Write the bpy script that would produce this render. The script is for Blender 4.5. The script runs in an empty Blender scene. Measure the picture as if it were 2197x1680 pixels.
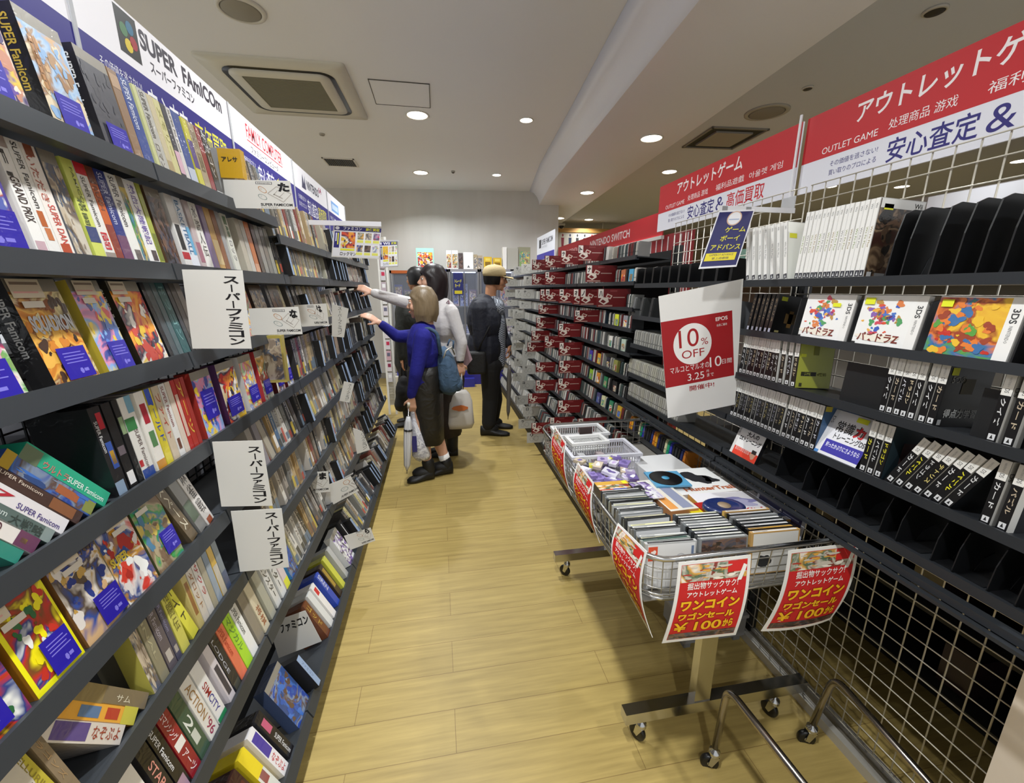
import bpy, math, random
from mathutils import Vector, Matrix, noise
PI = math.pi
SC = bpy.context.scene
COL = SC.collection
# ------------------------------------------------------------------ camera, light, exposure
EYE = 1.45; FPX = 890.0; CX = 1098.5; CY = 840.0
PITCH = math.atan((CY-622)/FPX); YAW = math.atan((CX-938)*math.cos(PITCH)/FPX)
cam_d = bpy.data.cameras.new('camera'); cam = bpy.data.objects.new('camera', cam_d); COL.objects.link(cam)
cam.location = (0, 0, EYE); cam.rotation_euler = (PI/2-PITCH, 0, -YAW)
cam_d.sensor_width = 36; cam_d.lens = FPX*36/2197; cam_d.clip_start = .02; cam_d.clip_end = 60
SC.camera = cam
SC.view_settings.view_transform = 'Standard'; SC.view_settings.look = 'None'
SC.view_settings.exposure = -0.1; SC.view_settings.gamma = 1.0; SC.view_settings.use_curve_mapping = False
w = bpy.data.worlds.new('world'); SC.world = w; w.use_nodes = True
w.node_tree.nodes['Background'].inputs[0].default_value = (.93, .96, 1, 1)
w.node_tree.nodes['Background'].inputs[1].default_value = .75
H = 2.95; HB = 2.75
MAIN_LIGHTS = [(-.11, 4.22), (.86, 4.16), (-.15, 6.10), (.85, 6.04), (-.10, 2.30), (-.10, .40), (-.1, -1.4), (-2.2, 2.3), (-2.2, 4.2), (-2.2, .4)]
RIGHT_LIGHTS = [(3.05, 5.50), (3.34, 9.30), (3.0, 1.7), (4.6, 3.4), (4.9, 7.2), (4.6, 1.0), (5.83, 5.82), (6.90, 5.64), (6.94, 4.34)]
BEAM_LIGHTS = [(1.915, 3.81), (2.086, 5.92), (2.298, 8.0), (1.75, 1.7), (1.6, -.3)]
def lamp(x, y, z, power, size=.1, spread=140):
    d = bpy.data.lights.new('downlight_lamp', 'AREA'); d.shape = 'DISK'; d.size = size; d.energy = power
    d.color = (.95, .98, 1); d.spread = math.radians(spread)
    return d
# ------------------------------------------------------------------ projection helpers (pixels of the photograph -> places in the shop)
_cp, _sp, _cy, _sy = math.cos(PITCH), math.sin(PITCH), math.cos(YAW), math.sin(YAW)
CF = Vector((_sy*_cp, _cy*_cp, -_sp)); CR = Vector((_cy, -_sy, 0)); CU = CR.cross(CF); CO = Vector((0, 0, EYE))
def ray(px, py): return CF*FPX+CR*(px-CX)+CU*(CY-py)
def atz(px, py, z): d = ray(px, py); return CO+d*((z-EYE)/d.z)
def atx(px, py, x): d = ray(px, py); return CO+d*(x/d.x)
def aty(px, py, y): d = ray(px, py); return CO+d*(y/d.y)
def proj(p):
    v = Vector(p)-CO; q = v.dot(CF); return CX+FPX*v.dot(CR)/q, CY-FPX*v.dot(CU)/q
def yline(px, X, z):
    lo, hi = .15, 9.0
    s = -1 if X > 0 else 1
    for _ in range(50):
        m = (lo+hi)/2
        v = Vector((X, m, z))-CO
        x = proj((X, m, z))[0] if v.dot(CF) > .02 else -1e9*s
        if (x-px)*s < 0: lo = m
        else: hi = m
    return (lo+hi)/2
# ------------------------------------------------------------------ materials
def lin(c): return c/12.92 if c <= .04045 else ((c+.055)/1.055)**2.4
def rgb(h):
    h = h.lstrip('#'); return tuple(lin(int(h[i:i+2], 16)/255) for i in (0, 2, 4))+(1,)
MATS = {}
def mat(h, rough=.5, metal=0, coat=0, wrap=0, emit=0, alpha=1, name=None):
    key = (h, rough, metal, coat, wrap, emit, alpha)
    if key in MATS: return MATS[key]
    m = bpy.data.materials.new(name or 'paint_'+h.lstrip('#')); m.use_nodes = True; nt = m.node_tree
    b = nt.nodes['Principled BSDF']; b.inputs['Base Color'].default_value = rgb(h)
    b.inputs['Roughness'].default_value = rough; b.inputs['Metallic'].default_value = metal
    if coat: b.inputs['Coat Weight'].default_value = coat; b.inputs['Coat Roughness'].default_value = .12
    if emit:
        b.inputs['Emission Color'].default_value = rgb(h); b.inputs['Emission Strength'].default_value = emit
    if alpha < 1: b.inputs['Alpha'].default_value = alpha
    if wrap:
        tc = nt.nodes.new('ShaderNodeTexCoord'); n = nt.nodes.new('ShaderNodeTexNoise'); bp = nt.nodes.new('ShaderNodeBump')
        n.inputs['Scale'].default_value = 38; n.inputs['Detail'].default_value = 2; n.inputs['Distortion'].default_value = 1.5
        bp.inputs['Strength'].default_value = .35*wrap; bp.inputs['Distance'].default_value = .004
        nt.links.new(tc.outputs['Object'], n.inputs['Vector']); nt.links.new(n.outputs['Fac'], bp.inputs['Height'])
        nt.links.new(bp.outputs['Normal'], b.inputs['Coat Normal'])
    MATS[key] = m; return m
def card(h): return mat(h, .55)
def wrapm(h): return mat(h, .5, 0, .9, 1)      # printed card under a crinkled clear sleeve
def art_mat(name, cols, scale=13, blotch=.5):
    if name in MATS: return MATS[name]
    m = bpy.data.materials.new(name); m.use_nodes = True; nt = m.node_tree; b = nt.nodes['Principled BSDF']
    b.inputs['Roughness'].default_value = .5; b.inputs['Coat Weight'].default_value = .8; b.inputs['Coat Roughness'].default_value = .12
    tc = nt.nodes.new('ShaderNodeTexCoord'); oi = nt.nodes.new('ShaderNodeObjectInfo'); ad = nt.nodes.new('ShaderNodeVectorMath')
    mu = nt.nodes.new('ShaderNodeMath'); mu.operation = 'MULTIPLY'; mu.inputs[1].default_value = 37
    nt.links.new(oi.outputs['Random'], mu.inputs[0]); nt.links.new(tc.outputs['Object'], ad.inputs[0]); nt.links.new(mu.outputs[0], ad.inputs[1])
    n = nt.nodes.new('ShaderNodeTexNoise'); n.inputs['Scale'].default_value = scale; n.inputs['Detail'].default_value = 3; n.inputs['Distortion'].default_value = 1.1
    nt.links.new(ad.outputs[0], n.inputs['Vector'])
    r = nt.nodes.new('ShaderNodeValToRGB'); r.color_ramp.interpolation = 'LINEAR'
    k = len(cols); els = r.color_ramp.elements
    while len(els) < k: els.new(.5)
    for i, c in enumerate(cols): els[i].position = 0 if i == 0 else .34+.32*(i-.5)/(k-1); els[i].color = rgb(c)
    nt.links.new(n.outputs['Fac'], r.inputs['Fac']); nt.links.new(r.outputs['Color'], b.inputs['Base Color'])
    MATS[name] = m; return m
ART = {
 'fantasy': ['3a2a66', '6a4aa0', 'e8c840', 'c88a70', 'f0e0d0', '40306a'],
 'castle': ['b08a62', 'd0a878', '8ab0d8', 'b0c8e0', 'a07850', 'e0d0b0'],
 'hound': ['4a3a9a', 'f0ead8', 'e8e0cc', 'b0402a', '5060b0', 'f4f0e4'],
 'spring': ['e87090', '70b060', 'f0e8e0', 'c03060', '406080', 'e0a0c0'],
 'blaze': ['2a1a10', 'd8862a', 'f0b850', '8a4a20', 'e8d8a0', '402a20'],
 'balloons': ['5a80d0', 'e05050', 'f0d040', '80b0e8', 'e890b0', '4050a0'],
 'robots': ['c02020', 'e8c030', 'f0e8e0', '202040', 'd04030', 'f0a030'],
 'heroes': ['2a6a3a', 'f0f0e8', '1c3a80', 'c83020', '7a4a20', 'f8e810'],
 'knights': ['24388a', 'c8a050', 'e8e0d8', '5a4a3a', '3050a0', 'd8b080'],
 'mecha': ['b02a20', 'd84030', 'e8e0dc', '2a4a90', 'c89020', 'f4f4f0'],
 'meadow': ['7a9a5a', 'd8c060', '5080a0', '40a050', 'b0a080', '806850'],
 'sea': ['3058a8', '2848a0', '8090a8', '604838', '4070c0', '304a80'],
 'dusk': ['3a2620', '5a3a30', '241a18', '7a5a48', '4a4a58', '2a1e1a'],
 'candy': ['e8a0b0', 'f0f0e8', '8090c8', 'f0d060', 'd06070', 'c0d8b0'],
 'office': ['b8a890', 'd0c8b8', '786858', '50607a', 'c8b8a0', '988878'],
 'crowd': ['2a2018', '6a5240', '15100c', '8a7258', '4a3828', '3a1e16'],
 'puzzle': ['fbfbf6', 'e07040', 'f6f6f0', '4a80c8', 'f0c040', '8a60b0'],
 'dragons': ['c83020', 'f0c030', 'a04020', 'e88030', '3a70a8', '5aa040'],
 'toys': ['a83020', 'e8e0d0', 'd8a040', '506a50', 'c8c0b0', '803020'],
 'manga': ['f4f4f2', 'f0f0f0', '302a30', '8a70b0', 'e8e8e8', 'c0b8d0'],
 'figures': ['b0a8c8', '6a6a9a', 'e0d8d0', '8a5a7a', '4a4a70', 'd0c070'],
 'blueglow': ['2a3a9a', '5a6ad8', '8aa0f0', '40307a', 'c0d0ff', '303a70'],
}
def art(n): return art_mat('printed_art_'+n, ART[n])
BLACK = mat('0c0c0d', .45); DARK = mat('17181a', .5); SHELF = mat('43474c', .42, .35); SHELF_R = mat('2f3236', .42, .3); SHELF_D = mat('1a1c1e', .5)
GRIDM = mat('3c3f42', .45, .5); GRIDW = mat('cfcabc', .4, .3); WHITE = card('e9e7e2'); PAPER = mat('dedcd6', .6); CHROME = mat('c8c8c6', .18, 1)
TAG = mat('2416a0', .45, 0, .6, 1); TAGT = mat('7f78d8', .5); STICK = card('d9cbb4'); PINK = card('e0a8a0'); INK = card('141216')
YELTAG = mat('e6ea28', .5)
# ------------------------------------------------------------------ mesh building
TXT = {}
def text_geo(s, bold=0.0, vertical=False, res=2):
    key = (s, bold, vertical, res)
    if key in TXT: return TXT[key]
    V = []; F = []
    if vertical:
        y = 0
        for ch in s:
            if ch == ' ': y -= .5; continue
            v, f = text_geo('|' if ch == 'ー' else ch, bold, False, res)
            wd = .09 if ch == 'ー' else (.62 if ch in 'ァィッャ' else .9); hh = .62 if ch in 'ァィッャ' else .92
            b0 = len(V)
            V += [((a-.5)*wd, y-hh+c*hh) for a, c in v]; F += [tuple(i+b0 for i in q) for q in f]; y -= hh+.12
        x0 = min(a for a, c in V); x1 = max(a for a, c in V); y0 = min(c for a, c in V); y1 = max(c for a, c in V)
        V = [((a-x0)/(x1-x0), (c-y0)/(y1-y0)) for a, c in V]
        TXT[key] = (V, F); return V, F
    cu = bpy.data.curves.new('lettering', 'FONT'); cu.body = s; cu.resolution_u = res; cu.offset = bold; cu.fill_mode = 'BOTH'
    o = bpy.data.objects.new('lettering', cu); COL.objects.link(o)
    dg = bpy.context.evaluated_depsgraph_get(); me = bpy.data.meshes.new_from_object(o.evaluated_get(dg))
    V = [(v.co.x, v.co.y) for v in me.vertices]; F = [tuple(p.vertices) for p in me.polygons]
    bpy.data.objects.remove(o); bpy.data.curves.remove(cu); bpy.data.meshes.remove(me)
    if V:
        x0 = min(a for a, c in V); x1 = max(a for a, c in V); y0 = min(c for a, c in V); y1 = max(c for a, c in V)
        V = [((a-x0)/max(x1-x0, 1e-6), (c-y0)/max(y1-y0, 1e-6)) for a, c in V]
    TXT[key] = (V, F); return V, F
class MB:
    def __init__(s): s.v = []; s.f = []; s.m = []; s.mats = []; s.sm = []
    def mi(s, m):
        if m not in s.mats: s.mats.append(m)
        return s.mats.index(m)
    def add(s, vs, fs, m, smooth=False):
        b = len(s.v); s.v += [Vector(v) for v in vs]; k = s.mi(m)
        for f in fs: s.f.append([i+b for i in f]); s.m.append(k); s.sm.append(smooth)
    def box(s, a, b, m, M=None):
        x0, y0, z0 = a; x1, y1, z1 = b
        vs = [Vector(v) for v in [(x0,y0,z0),(x1,y0,z0),(x1,y1,z0),(x0,y1,z0),(x0,y0,z1),(x1,y0,z1),(x1,y1,z1),(x0,y1,z1)]]
        if M is not None: vs = [M @ v for v in vs]
        s.add(vs, [(0,3,2,1),(4,5,6,7),(0,1,5,4),(1,2,6,5),(2,3,7,6),(3,0,4,7)], m)
    def quad(s, p, m): s.add(p, [tuple(range(len(p)))], m)
    def prism(s, pts, vec, m):
        n = len(pts); vec = Vector(vec); a = [Vector(p) for p in pts]; b = [p+vec for p in a]
        s.add(a+b, [tuple(range(n))[::-1], tuple(range(n, 2*n))]+[(i, (i+1) % n, (i+1) % n+n, i+n) for i in range(n)], m)
    def tube(s, pts, r, m, n=8, closed=False, caps=True):
        pts = [Vector(p) for p in pts]; rings = []; k = len(pts); up = None
        rr = r if isinstance(r, (list, tuple)) else [r]*k
        for i, p in enumerate(pts):
            if closed: t = (pts[(i+1) % k]-pts[i-1]).normalized()
            else: t = (pts[min(i+1, k-1)]-pts[max(i-1, 0)]).normalized()
            if up is None: up = Vector((0, 0, 1)) if abs(t.z) < .9 else Vector((1, 0, 0))
            a = up-t*up.dot(t); 
            if a.length < 1e-4: a = t.orthogonal()
            a.normalize(); up = a; b = t.cross(a)
            rings.append([p+(a*math.cos(2*PI*j/n)+b*math.sin(2*PI*j/n))*rr[i] for j in range(n)])
        vs = [q for g in rings for q in g]; fs = []
        for i in range(k if closed else k-1):
            i2 = (i+1) % k
            for j in range(n): fs.append((i*n+j, i*n+(j+1) % n, i2*n+(j+1) % n, i2*n+j))
        if not closed and caps: fs += [tuple(range(n))[::-1], tuple(range((k-1)*n, k*n))]
        s.add(vs, fs, m, True)
    def lathe(s, prof, m, n=24, M=None, smooth=True, sx=1, sy=1):
        vs = []; fs = []
        for r, z in prof: vs += [Vector((r*sx*math.cos(2*PI*j/n), r*sy*math.sin(2*PI*j/n), z)) for j in range(n)]
        if M is not None: vs = [M @ v for v in vs]
        for i in range(len(prof)-1):
            for j in range(n): fs.append((i*n+j, i*n+(j+1) % n, (i+1)*n+(j+1) % n, (i+1)*n+j))
        if prof[0][0] > 1e-5: fs.append(tuple(range(n))[::-1])
        if prof[-1][0] > 1e-5: fs.append(tuple(range((len(prof)-1)*n, len(prof)*n)))
        s.add(vs, fs, m, smooth)
    def loft(s, rings, m, closed=True, caps=True):
        n = len(rings[0]); vs = [q for g in rings for q in g]; fs = []
        for i in range(len(rings)-1):
            for j in range(n if closed else n-1): fs.append((i*n+j, i*n+(j+1) % n, (i+1)*n+(j+1) % n, (i+1)*n+j))
        if caps and closed: fs += [tuple(range(n))[::-1], tuple(range((len(rings)-1)*n, len(rings)*n))]
        s.add(vs, fs, m, True)
    def merge(s, o, M):
        b = len(s.v); s.v += [M @ v for v in o.v]; mp = [s.mi(m) for m in o.mats]
        for f, k, q in zip(o.f, o.m, o.sm): s.f.append([i+b for i in f]); s.m.append(mp[k]); s.sm.append(q)
    def build(s, name, parent=None, loc=None, M=None):
        me = bpy.data.meshes.new(name); me.from_pydata([tuple(v) for v in s.v], [], s.f)
        for m in s.mats: me.materials.append(m)
        me.polygons.foreach_set('material_index', s.m); me.polygons.foreach_set('use_smooth', s.sm); me.update()
        o = bpy.data.objects.new(name, me); COL.objects.link(o)
        if parent: o.parent = parent
        if loc: o.location = loc
        if M is not None: o.matrix_world = M
        return o
class Fr:                      # a flat face to print on: origin, right, up, outward normal
    def __init__(s, mb, o, u, v, n, w, h): s.mb = mb; s.o = Vector(o); s.u = Vector(u); s.v = Vector(v); s.n = Vector(n); s.w = w; s.h = h; s.l = 0
    def P(s, a, b, k): return s.o+s.u*(a*s.w)+s.v*(b*s.h)+s.n*k
    def rect(s, a0, b0, a1, b1, m, l=1):
        k = .00016*l; s.mb.quad([s.P(a0, b0, k), s.P(a1, b0, k), s.P(a1, b1, k), s.P(a0, b1, k)], m)
    def poly(s, pts, m, l=1): s.mb.quad([s.P(a, b, .00016*l) for a, b in pts], m)
    def text(s, t, a0, b0, a1, b1, m, l=2, rot=0, bold=.0, vert=False, res=3):
        V, F = text_geo(t, bold, vert, res); out = []
        for x, y in V:
            if rot == -90: x, y = y, 1-x
            elif rot == 90: x, y = 1-y, x
            elif rot == 180: x, y = 1-x, 1-y
            out.append(s.P(a0+(a1-a0)*x, b0+(b1-b0)*y, .00016*l))
        s.mb.add(out, F, m)
    def blob(s, a, b, ra, rb, m, rnd, l=2, n=20):
        pts = []; n = 20; p1, p2, p3 = (rnd.uniform(0, 6.3) for _ in range(3)); k2, k3 = rnd.uniform(.08, .3), rnd.uniform(.05, .25)
        for i in range(n):
            t = 2*PI*i/n; q = .85+k2*math.sin(2*t+p1)+k3*math.sin(3*t+p2)+.08*math.sin(5*t+p3)
            pts.append((min(1, max(0, a+ra*q*math.cos(t))), min(1, max(0, b+rb*q*math.sin(t)))))
        s.poly(pts, m, l)
    def scene(s, pal, seed, a0=0, b0=0, a1=1, b1=1, k=9, l=1):
        s.rect(a0, b0, a1, b1, art(pal), l); rnd = random.Random(seed); cs = ART[pal]
        for i in range(int(k*2.4)):
            a = a0+(a1-a0)*rnd.uniform(.08, .92); b = b0+(b1-b0)*rnd.uniform(.08, .92)
            q = rnd.uniform(.02, .11)*(1.7 if i < 3 else 1); r2 = Fr(s.mb, s.P(a0, b0, 0), s.u, s.v, s.n, s.w*(a1-a0), s.h*(b1-b0))
            r2.blob((a-a0)/(a1-a0), (b-b0)/(b1-b0), q, q*.9, wrapm(rnd.choice(cs)), rnd, l+1+i*.12)
def faces(mb, w, d, h):
    return dict(front=Fr(mb, (0,0,0), (1,0,0), (0,0,1), (0,-1,0), w, h), left=Fr(mb, (0,d,0), (0,-1,0), (0,0,1), (-1,0,0), d, h),
                right=Fr(mb, (w,0,0), (0,1,0), (0,0,1), (1,0,0), d, h), top=Fr(mb, (0,0,h), (1,0,0), (0,1,0), (0,0,1), w, d),
                back=Fr(mb, (w,d,0), (-1,0,0), (0,0,1), (0,1,0), w, h))
def tag(o, label=None, cat=None, group=None, kind=None):
    if label: o['label'] = label
    if cat: o['category'] = cat
    if group: o['group'] = group
    if kind: o['kind'] = kind
    return o
def thing(name, label, cat, loc=(0,0,0), rot=None, group=None, M=None):
    o = bpy.data.objects.new(name, None); COL.objects.link(o); o.empty_display_size = .05
    if M is not None: o.matrix_world = M
    else:
        o.location = loc
        if rot: o.rotation_euler = rot
    return tag(o, label, cat, group)
def children(o): return [c for c in bpy.data.objects if c.parent == o]
def dup(o, M=None, label=None, group=None, kids=None):
    c = o.copy(); COL.objects.link(c)
    if M is not None: c.matrix_world = M
    if label: c['label'] = label
    if group: c['group'] = group
    for k in (kids if kids is not None else children(o)):
        q = k.copy(); COL.objects.link(q); q.parent = c
    return c
def struct(o): o['kind'] = 'structure'; return o
# ------------------------------------------------------------------ room
def nodes_mat(name):
    m = bpy.data.materials.new(name); m.use_nodes = True; return m, m.node_tree, m.node_tree.nodes['Principled BSDF']
def floor_mat():
    m, nt, b = nodes_mat('vinyl_wood_floor'); N = nt.nodes.new; L = nt.links.new
    tc = N('ShaderNodeTexCoord'); mp = N('ShaderNodeMapping'); L(tc.outputs['Object'], mp.inputs['Vector'])
    br = N('ShaderNodeTexBrick'); br.inputs['Scale'].default_value = 1; br.inputs['Brick Width'].default_value = .92; br.inputs['Row Height'].default_value = .148
    br.inputs['Mortar Size'].default_value = .0012; br.inputs['Mortar Smooth'].default_value = .2; br.offset = .37; br.squash = 1
    br.inputs['Color1'].default_value = rgb('b29c5e'); br.inputs['Color2'].default_value = rgb('aa9458'); br.inputs['Mortar'].default_value = rgb('8a7242')
    L(mp.outputs[0], br.inputs['Vector'])
    m2 = N('ShaderNodeMapping'); m2.inputs['Scale'].default_value = (1.3, 22, 1); L(tc.outputs['Object'], m2.inputs['Vector'])
    n = N('ShaderNodeTexNoise'); n.inputs['Scale'].default_value = 2.2; n.inputs['Detail'].default_value = 5; n.inputs['Roughness'].default_value = .6; L(m2.outputs[0], n.inputs['Vector'])
    r = N('ShaderNodeValToRGB'); r.color_ramp.elements[0].position = .3; r.color_ramp.elements[0].color = (.74, .72, .68, 1); r.color_ramp.elements[1].position = .7; r.color_ramp.elements[1].color = (1.06, 1.05, 1.03, 1)
    L(n.outputs['Fac'], r.inputs['Fac'])
    mx = N('ShaderNodeMix'); mx.data_type = 'RGBA'; mx.blend_type = 'MULTIPLY'; mx.inputs['Factor'].default_value = 1
    L(br.outputs['Color'], mx.inputs['A']); L(r.outputs['Color'], mx.inputs['B']); L(mx.outputs['Result'], b.inputs['Base Color'])
    b.inputs['Roughness'].default_value = .42; b.inputs['Specular IOR Level'].default_value = .35
    bp = N('ShaderNodeBump'); bp.inputs['Strength'].default_value = .12; bp.inputs['Distance'].default_value = .002; L(n.outputs['Fac'], bp.inputs['Height']); L(bp.outputs['Normal'], b.inputs['Normal'])
    return m
def wall_mat(name, h, h2, sc=.8, st=(1, 1, 1)):
    m, nt, b = nodes_mat(name); N = nt.nodes.new; L = nt.links.new
    tc = N('ShaderNodeTexCoord'); mp = N('ShaderNodeMapping'); mp.inputs['Scale'].default_value = st; n = N('ShaderNodeTexNoise'); n.inputs['Scale'].default_value = sc; n.inputs['Detail'].default_value = 4
    L(tc.outputs['Object'], mp.inputs['Vector']); L(mp.outputs[0], n.inputs['Vector'])
    mx = N('ShaderNodeMix'); mx.data_type = 'RGBA'; mx.inputs['A'].default_value = rgb(h); mx.inputs['B'].default_value = rgb(h2)
    L(n.outputs['Fac'], mx.inputs['Factor']); L(mx.outputs['Result'], b.inputs['Base Color']); b.inputs['Roughness'].default_value = .75
    return m
WALLP = wall_mat('white_wallpaper', 'd0cec9', 'bdbab4', 1.6, (3, 3, .4)); CEILP = wall_mat('ceiling_paint', 'e6e7ea', 'dfe0e3')
BEAMP = mat('e8e6ec', .34)
mb = MB(); mb.box((-4, -2.5, -.05), (9, 11, 0), floor_mat()); struct(mb.build('floor'))
mb = MB(); mb.box((-4, -2.5, H), (1.75, 11, H+.05), CEILP); struct(mb.build('ceiling'))
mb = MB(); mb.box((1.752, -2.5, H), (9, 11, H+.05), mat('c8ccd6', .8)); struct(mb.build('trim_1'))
W1 = atz(689, 403, H); W2 = atz(1124, 410, H); wd = (W2-W1); wd.z = 0; wd.normalize()
d = ray(1196, 560); t = ((W1.x)*wd.y-(W1.y)*wd.x)/(d.x*wd.y-d.y*wd.x); WE = Vector((d.x*t, d.y*t, 0))
A = W1-wd*3.0; A.z = 0; nrm = Vector((-wd.y, wd.x, 0))
mb = MB(); mb.prism([A, WE, WE+Vector((0, 0, H)), A+Vector((0, 0, H))], nrm*.15, WALLP); struct(mb.build('wall_back'))
def simple_wall(name, a, b, m):
    mb = MB(); mb.box(a, b, m); return struct(mb.build(name))
simple_wall('wall_right', (9, -2.5, 0), (9.1, 11, H), wall_mat('side_wall', 'b8b4ac', 'a8a49c'))
simple_wall('wall_far', (-4, 11, 0), (9, 11.1, H), wall_mat('far_wall', 'a89c88', '988c78'))
# sloping boxed beam, oblique to the aisle
def cross(px, py, z): p = atz(px, py, z); return Vector((p.x, p.y))
l0, l1 = cross(1501, 0, HB), cross(1173, 405.6, HB); r0, r1 = cross(1600, 199.7, HB), cross(1251, 446, HB)
def online(a, b, y): return a.x+(b.x-a.x)*(y-a.y)/(b.y-a.y)
rings = []
for y in (-2.5, 0, 2, 4, 5.5, 7.0, 8.3, 11):
    xl = online(l0, l1, y)+(max(0, y-5.8)*.08); xr = online(r0, r1, y)
    off = .16+.02*max(0, 5-y)
    pts = [(xl-off, H-.002), (xl-off*.55, H-.03), (xl-off*.25, H-.085), (xl-off*.08, H-.14), (xl, HB), (xr, HB), (xr, H-.002)]
    rings.append([Vector((a, y, c)) for a, c in pts])
mb = MB(); mb.loft(rings, BEAMP)
for i in range(len(mb.sm)): mb.sm[i] = (i % 7) in (0, 1, 2, 3) and i < 49
struct(mb.build('trim_2'))
# skirting along the back wall
mb = MB(); mb.prism([A-nrm*.02, WE-nrm*.02, WE-nrm*.02+Vector((0, 0, .09)), A-nrm*.02+Vector((0, 0, .09))], nrm*.018, mat('8a857a', .6)); struct(mb.build('baseboard_back'))
# ---- downlights
EMIT = mat('fff6e4', .5, emit=14, name='lamp_diffuser'); RIM = mat('d8d4cc', .4)
def make_downlight(r=.088):
    t = thing('downlight', 'x', 'ceiling light')
    m = MB(); m.lathe([(r+.014, 0), (r+.016, -.004), (r+.008, -.008), (r, -.006), (r, 0)], RIM, 28); m.build('trim_ring', t)
    m = MB(); m.lathe([(r, -.001), (r*.95, -.005), (.001, -.0055)], EMIT, 28); m.build('diffuser', t)
    return t
dl = make_downlight(); dl_kids = children(dl); used = False
LBL = {(-.11, 4.22): 'largest round white downlight, in the ceiling just right of the square hatch', (.86, 4.16): 'small bright downlight in the ceiling left of the boxed beam',
       (-.15, 6.10): 'round downlight near the back wall, right of the dark slot vent', (.85, 6.04): 'smallest downlight beside the back wall left of the beam',
       (1.915, 3.81): 'round downlight under the beam, nearest and largest of three', (2.086, 5.92): 'middle round downlight on the underside of the boxed beam',
       (2.298, 8.0): 'farthest round downlight under the beam, above the black camera', (3.05, 5.50): 'round downlight in the right ceiling just above the red banner',
       (3.34, 9.30): 'tiny far downlight in the right ceiling over the restroom sign'}
n_l = 0
for zz, lst, pw in ((H, MAIN_LIGHTS, 28), (HB, BEAM_LIGHTS, 17), (H, RIGHT_LIGHTS, 12)):
    for (x, y) in lst:
        lb = LBL.get((x, y)) or ('round downlight away from this aisle, over %s, row %s' % (('the left aisle' if x < -1 else 'this aisle' if x < 1.2 else 'the beam edge' if x < 2.2 else 'the right aisle' if x < 4 else 'the next aisle' if x < 5 else 'the third aisle' if x < 6 else 'the far wall'), 'behind the camera' if y < 0 else 'at %.1f' % y))
        M = Matrix.Translation((x, y, zz))
        if not used: dl.matrix_world = M; dl['label'] = lb; cur = dl; used = True
        else: cur = dup(dl, M, lb, kids=dl_kids)
        cur['group'] = 'round ceiling downlights'
        small = (x, y) in ((.86, 4.16), (.85, 6.04))
        if small: cur.scale = (.62, .62, 1)
        d = lamp(x, y, zz, 9 if small else pw); o = bpy.data.objects.new('downlight_lamp', d); COL.objects.link(o); o.parent = cur; o.location = (0, 0, -.012)
# ---- ceiling fittings
def ceil_quad(corners, z): return [atz(px, py, z) for px, py in corners]
def rrect(cx, cy, hx, hy, r, z, n=6):
    out = []
    for sx, sy, a0 in ((1, 1, 0), (-1, 1, 90), (-1, -1, 180), (1, -1, 270)):
        for i in range(n+1):
            a = math.radians(a0+90*i/n); out.append(Vector((cx+sx*(hx-r)+r*math.cos(a), cy+sy*(hy-r)+r*math.sin(a), z)))
    return out
def ring_between(m, a, b, mt): m.loft([a, b], mt, caps=False)
ac = thing('air_conditioner', 'large square white ceiling air conditioner with a rounded black outlet ring', 'air conditioner', (-1.03, 3.9, H), (0, 0, math.radians(-1)))
m = MB(); m.loft([rrect(0, 0, .475, .475, .03, 0), rrect(0, 0, .475, .475, .03, -.018), rrect(0, 0, .37, .37, .1, -.024)], mat('cfcbbd', .45), caps=False); m.build('panel', ac)
m = MB(); m.loft([rrect(0, 0, .372, .372, .1, -.02), rrect(0, 0, .372, .372, .1, -.028), rrect(0, 0, .34, .34, .085, -.02), rrect(0, 0, .335, .335, .08, -.028)], mat('1a1a19', .3), caps=False); m.build('outlet_ring', ac)
m = MB(); m.loft([rrect(0, 0, .338, .338, .08, -.02), rrect(0, 0, .338, .338, .08, -.034), rrect(0, 0, .262, .262, .01, -.038)], mat('cfcbbd', .45), caps=False); m.build('inner_frame', ac)
m = MB(); m.box((-.265, -.265, -.034), (.265, .265, -.03), mat('77735f', .7))
for i in range(40): m.box((-.262, -.26+i*.0133, -.037), (.262, -.257+i*.0133, -.034), mat('928e78', .6))
m.build('intake_grille', ac)
ht = thing('ceiling_hatch', 'flush square access hatch outlined thinly in the white ceiling', 'hatch', (-.215, 3.83, H))
m = MB(); m.box((-.216, -.206, -.004), (.216, .206, 0), CEILP); m.build('panel', ht)
m = MB()
for a, b in (((-.222, -.212), (.222, -.208)), ((-.222, .208), (.222, .212)), ((-.222, -.212), (-.218, .212)), ((.218, -.212), (.222, .212))): m.box((a[0], a[1], -.006), (b[0], b[1], 0), mat('55524d', .6))
m.build('frame', ht)
vt = thing('air_vent', 'dark slatted rectangular air vent in the ceiling before the back wall', 'vent', (-1.085, 5.8, H))
m = MB(); m.box((-.165, -.145, -.004), (.165, .145, 0), BLACK); m.build('opening', vt)
m = MB()
for i in range(15): m.box((-.16+i*.0228, -.14, -.012), (-.154+i*.0228, .14, -.004), mat('6a6862', .5))
m.build('slats', vt)
m = MB()
for a, b in (((-.18, -.16), (.18, -.145)), ((-.18, .145), (.18, .16)), ((-.18, -.16), (-.165, .16)), ((.165, -.16), (.18, .16))): m.box((a[0], a[1], -.01), (b[0], b[1], 0), RIM)
m.build('frame', vt)
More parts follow.
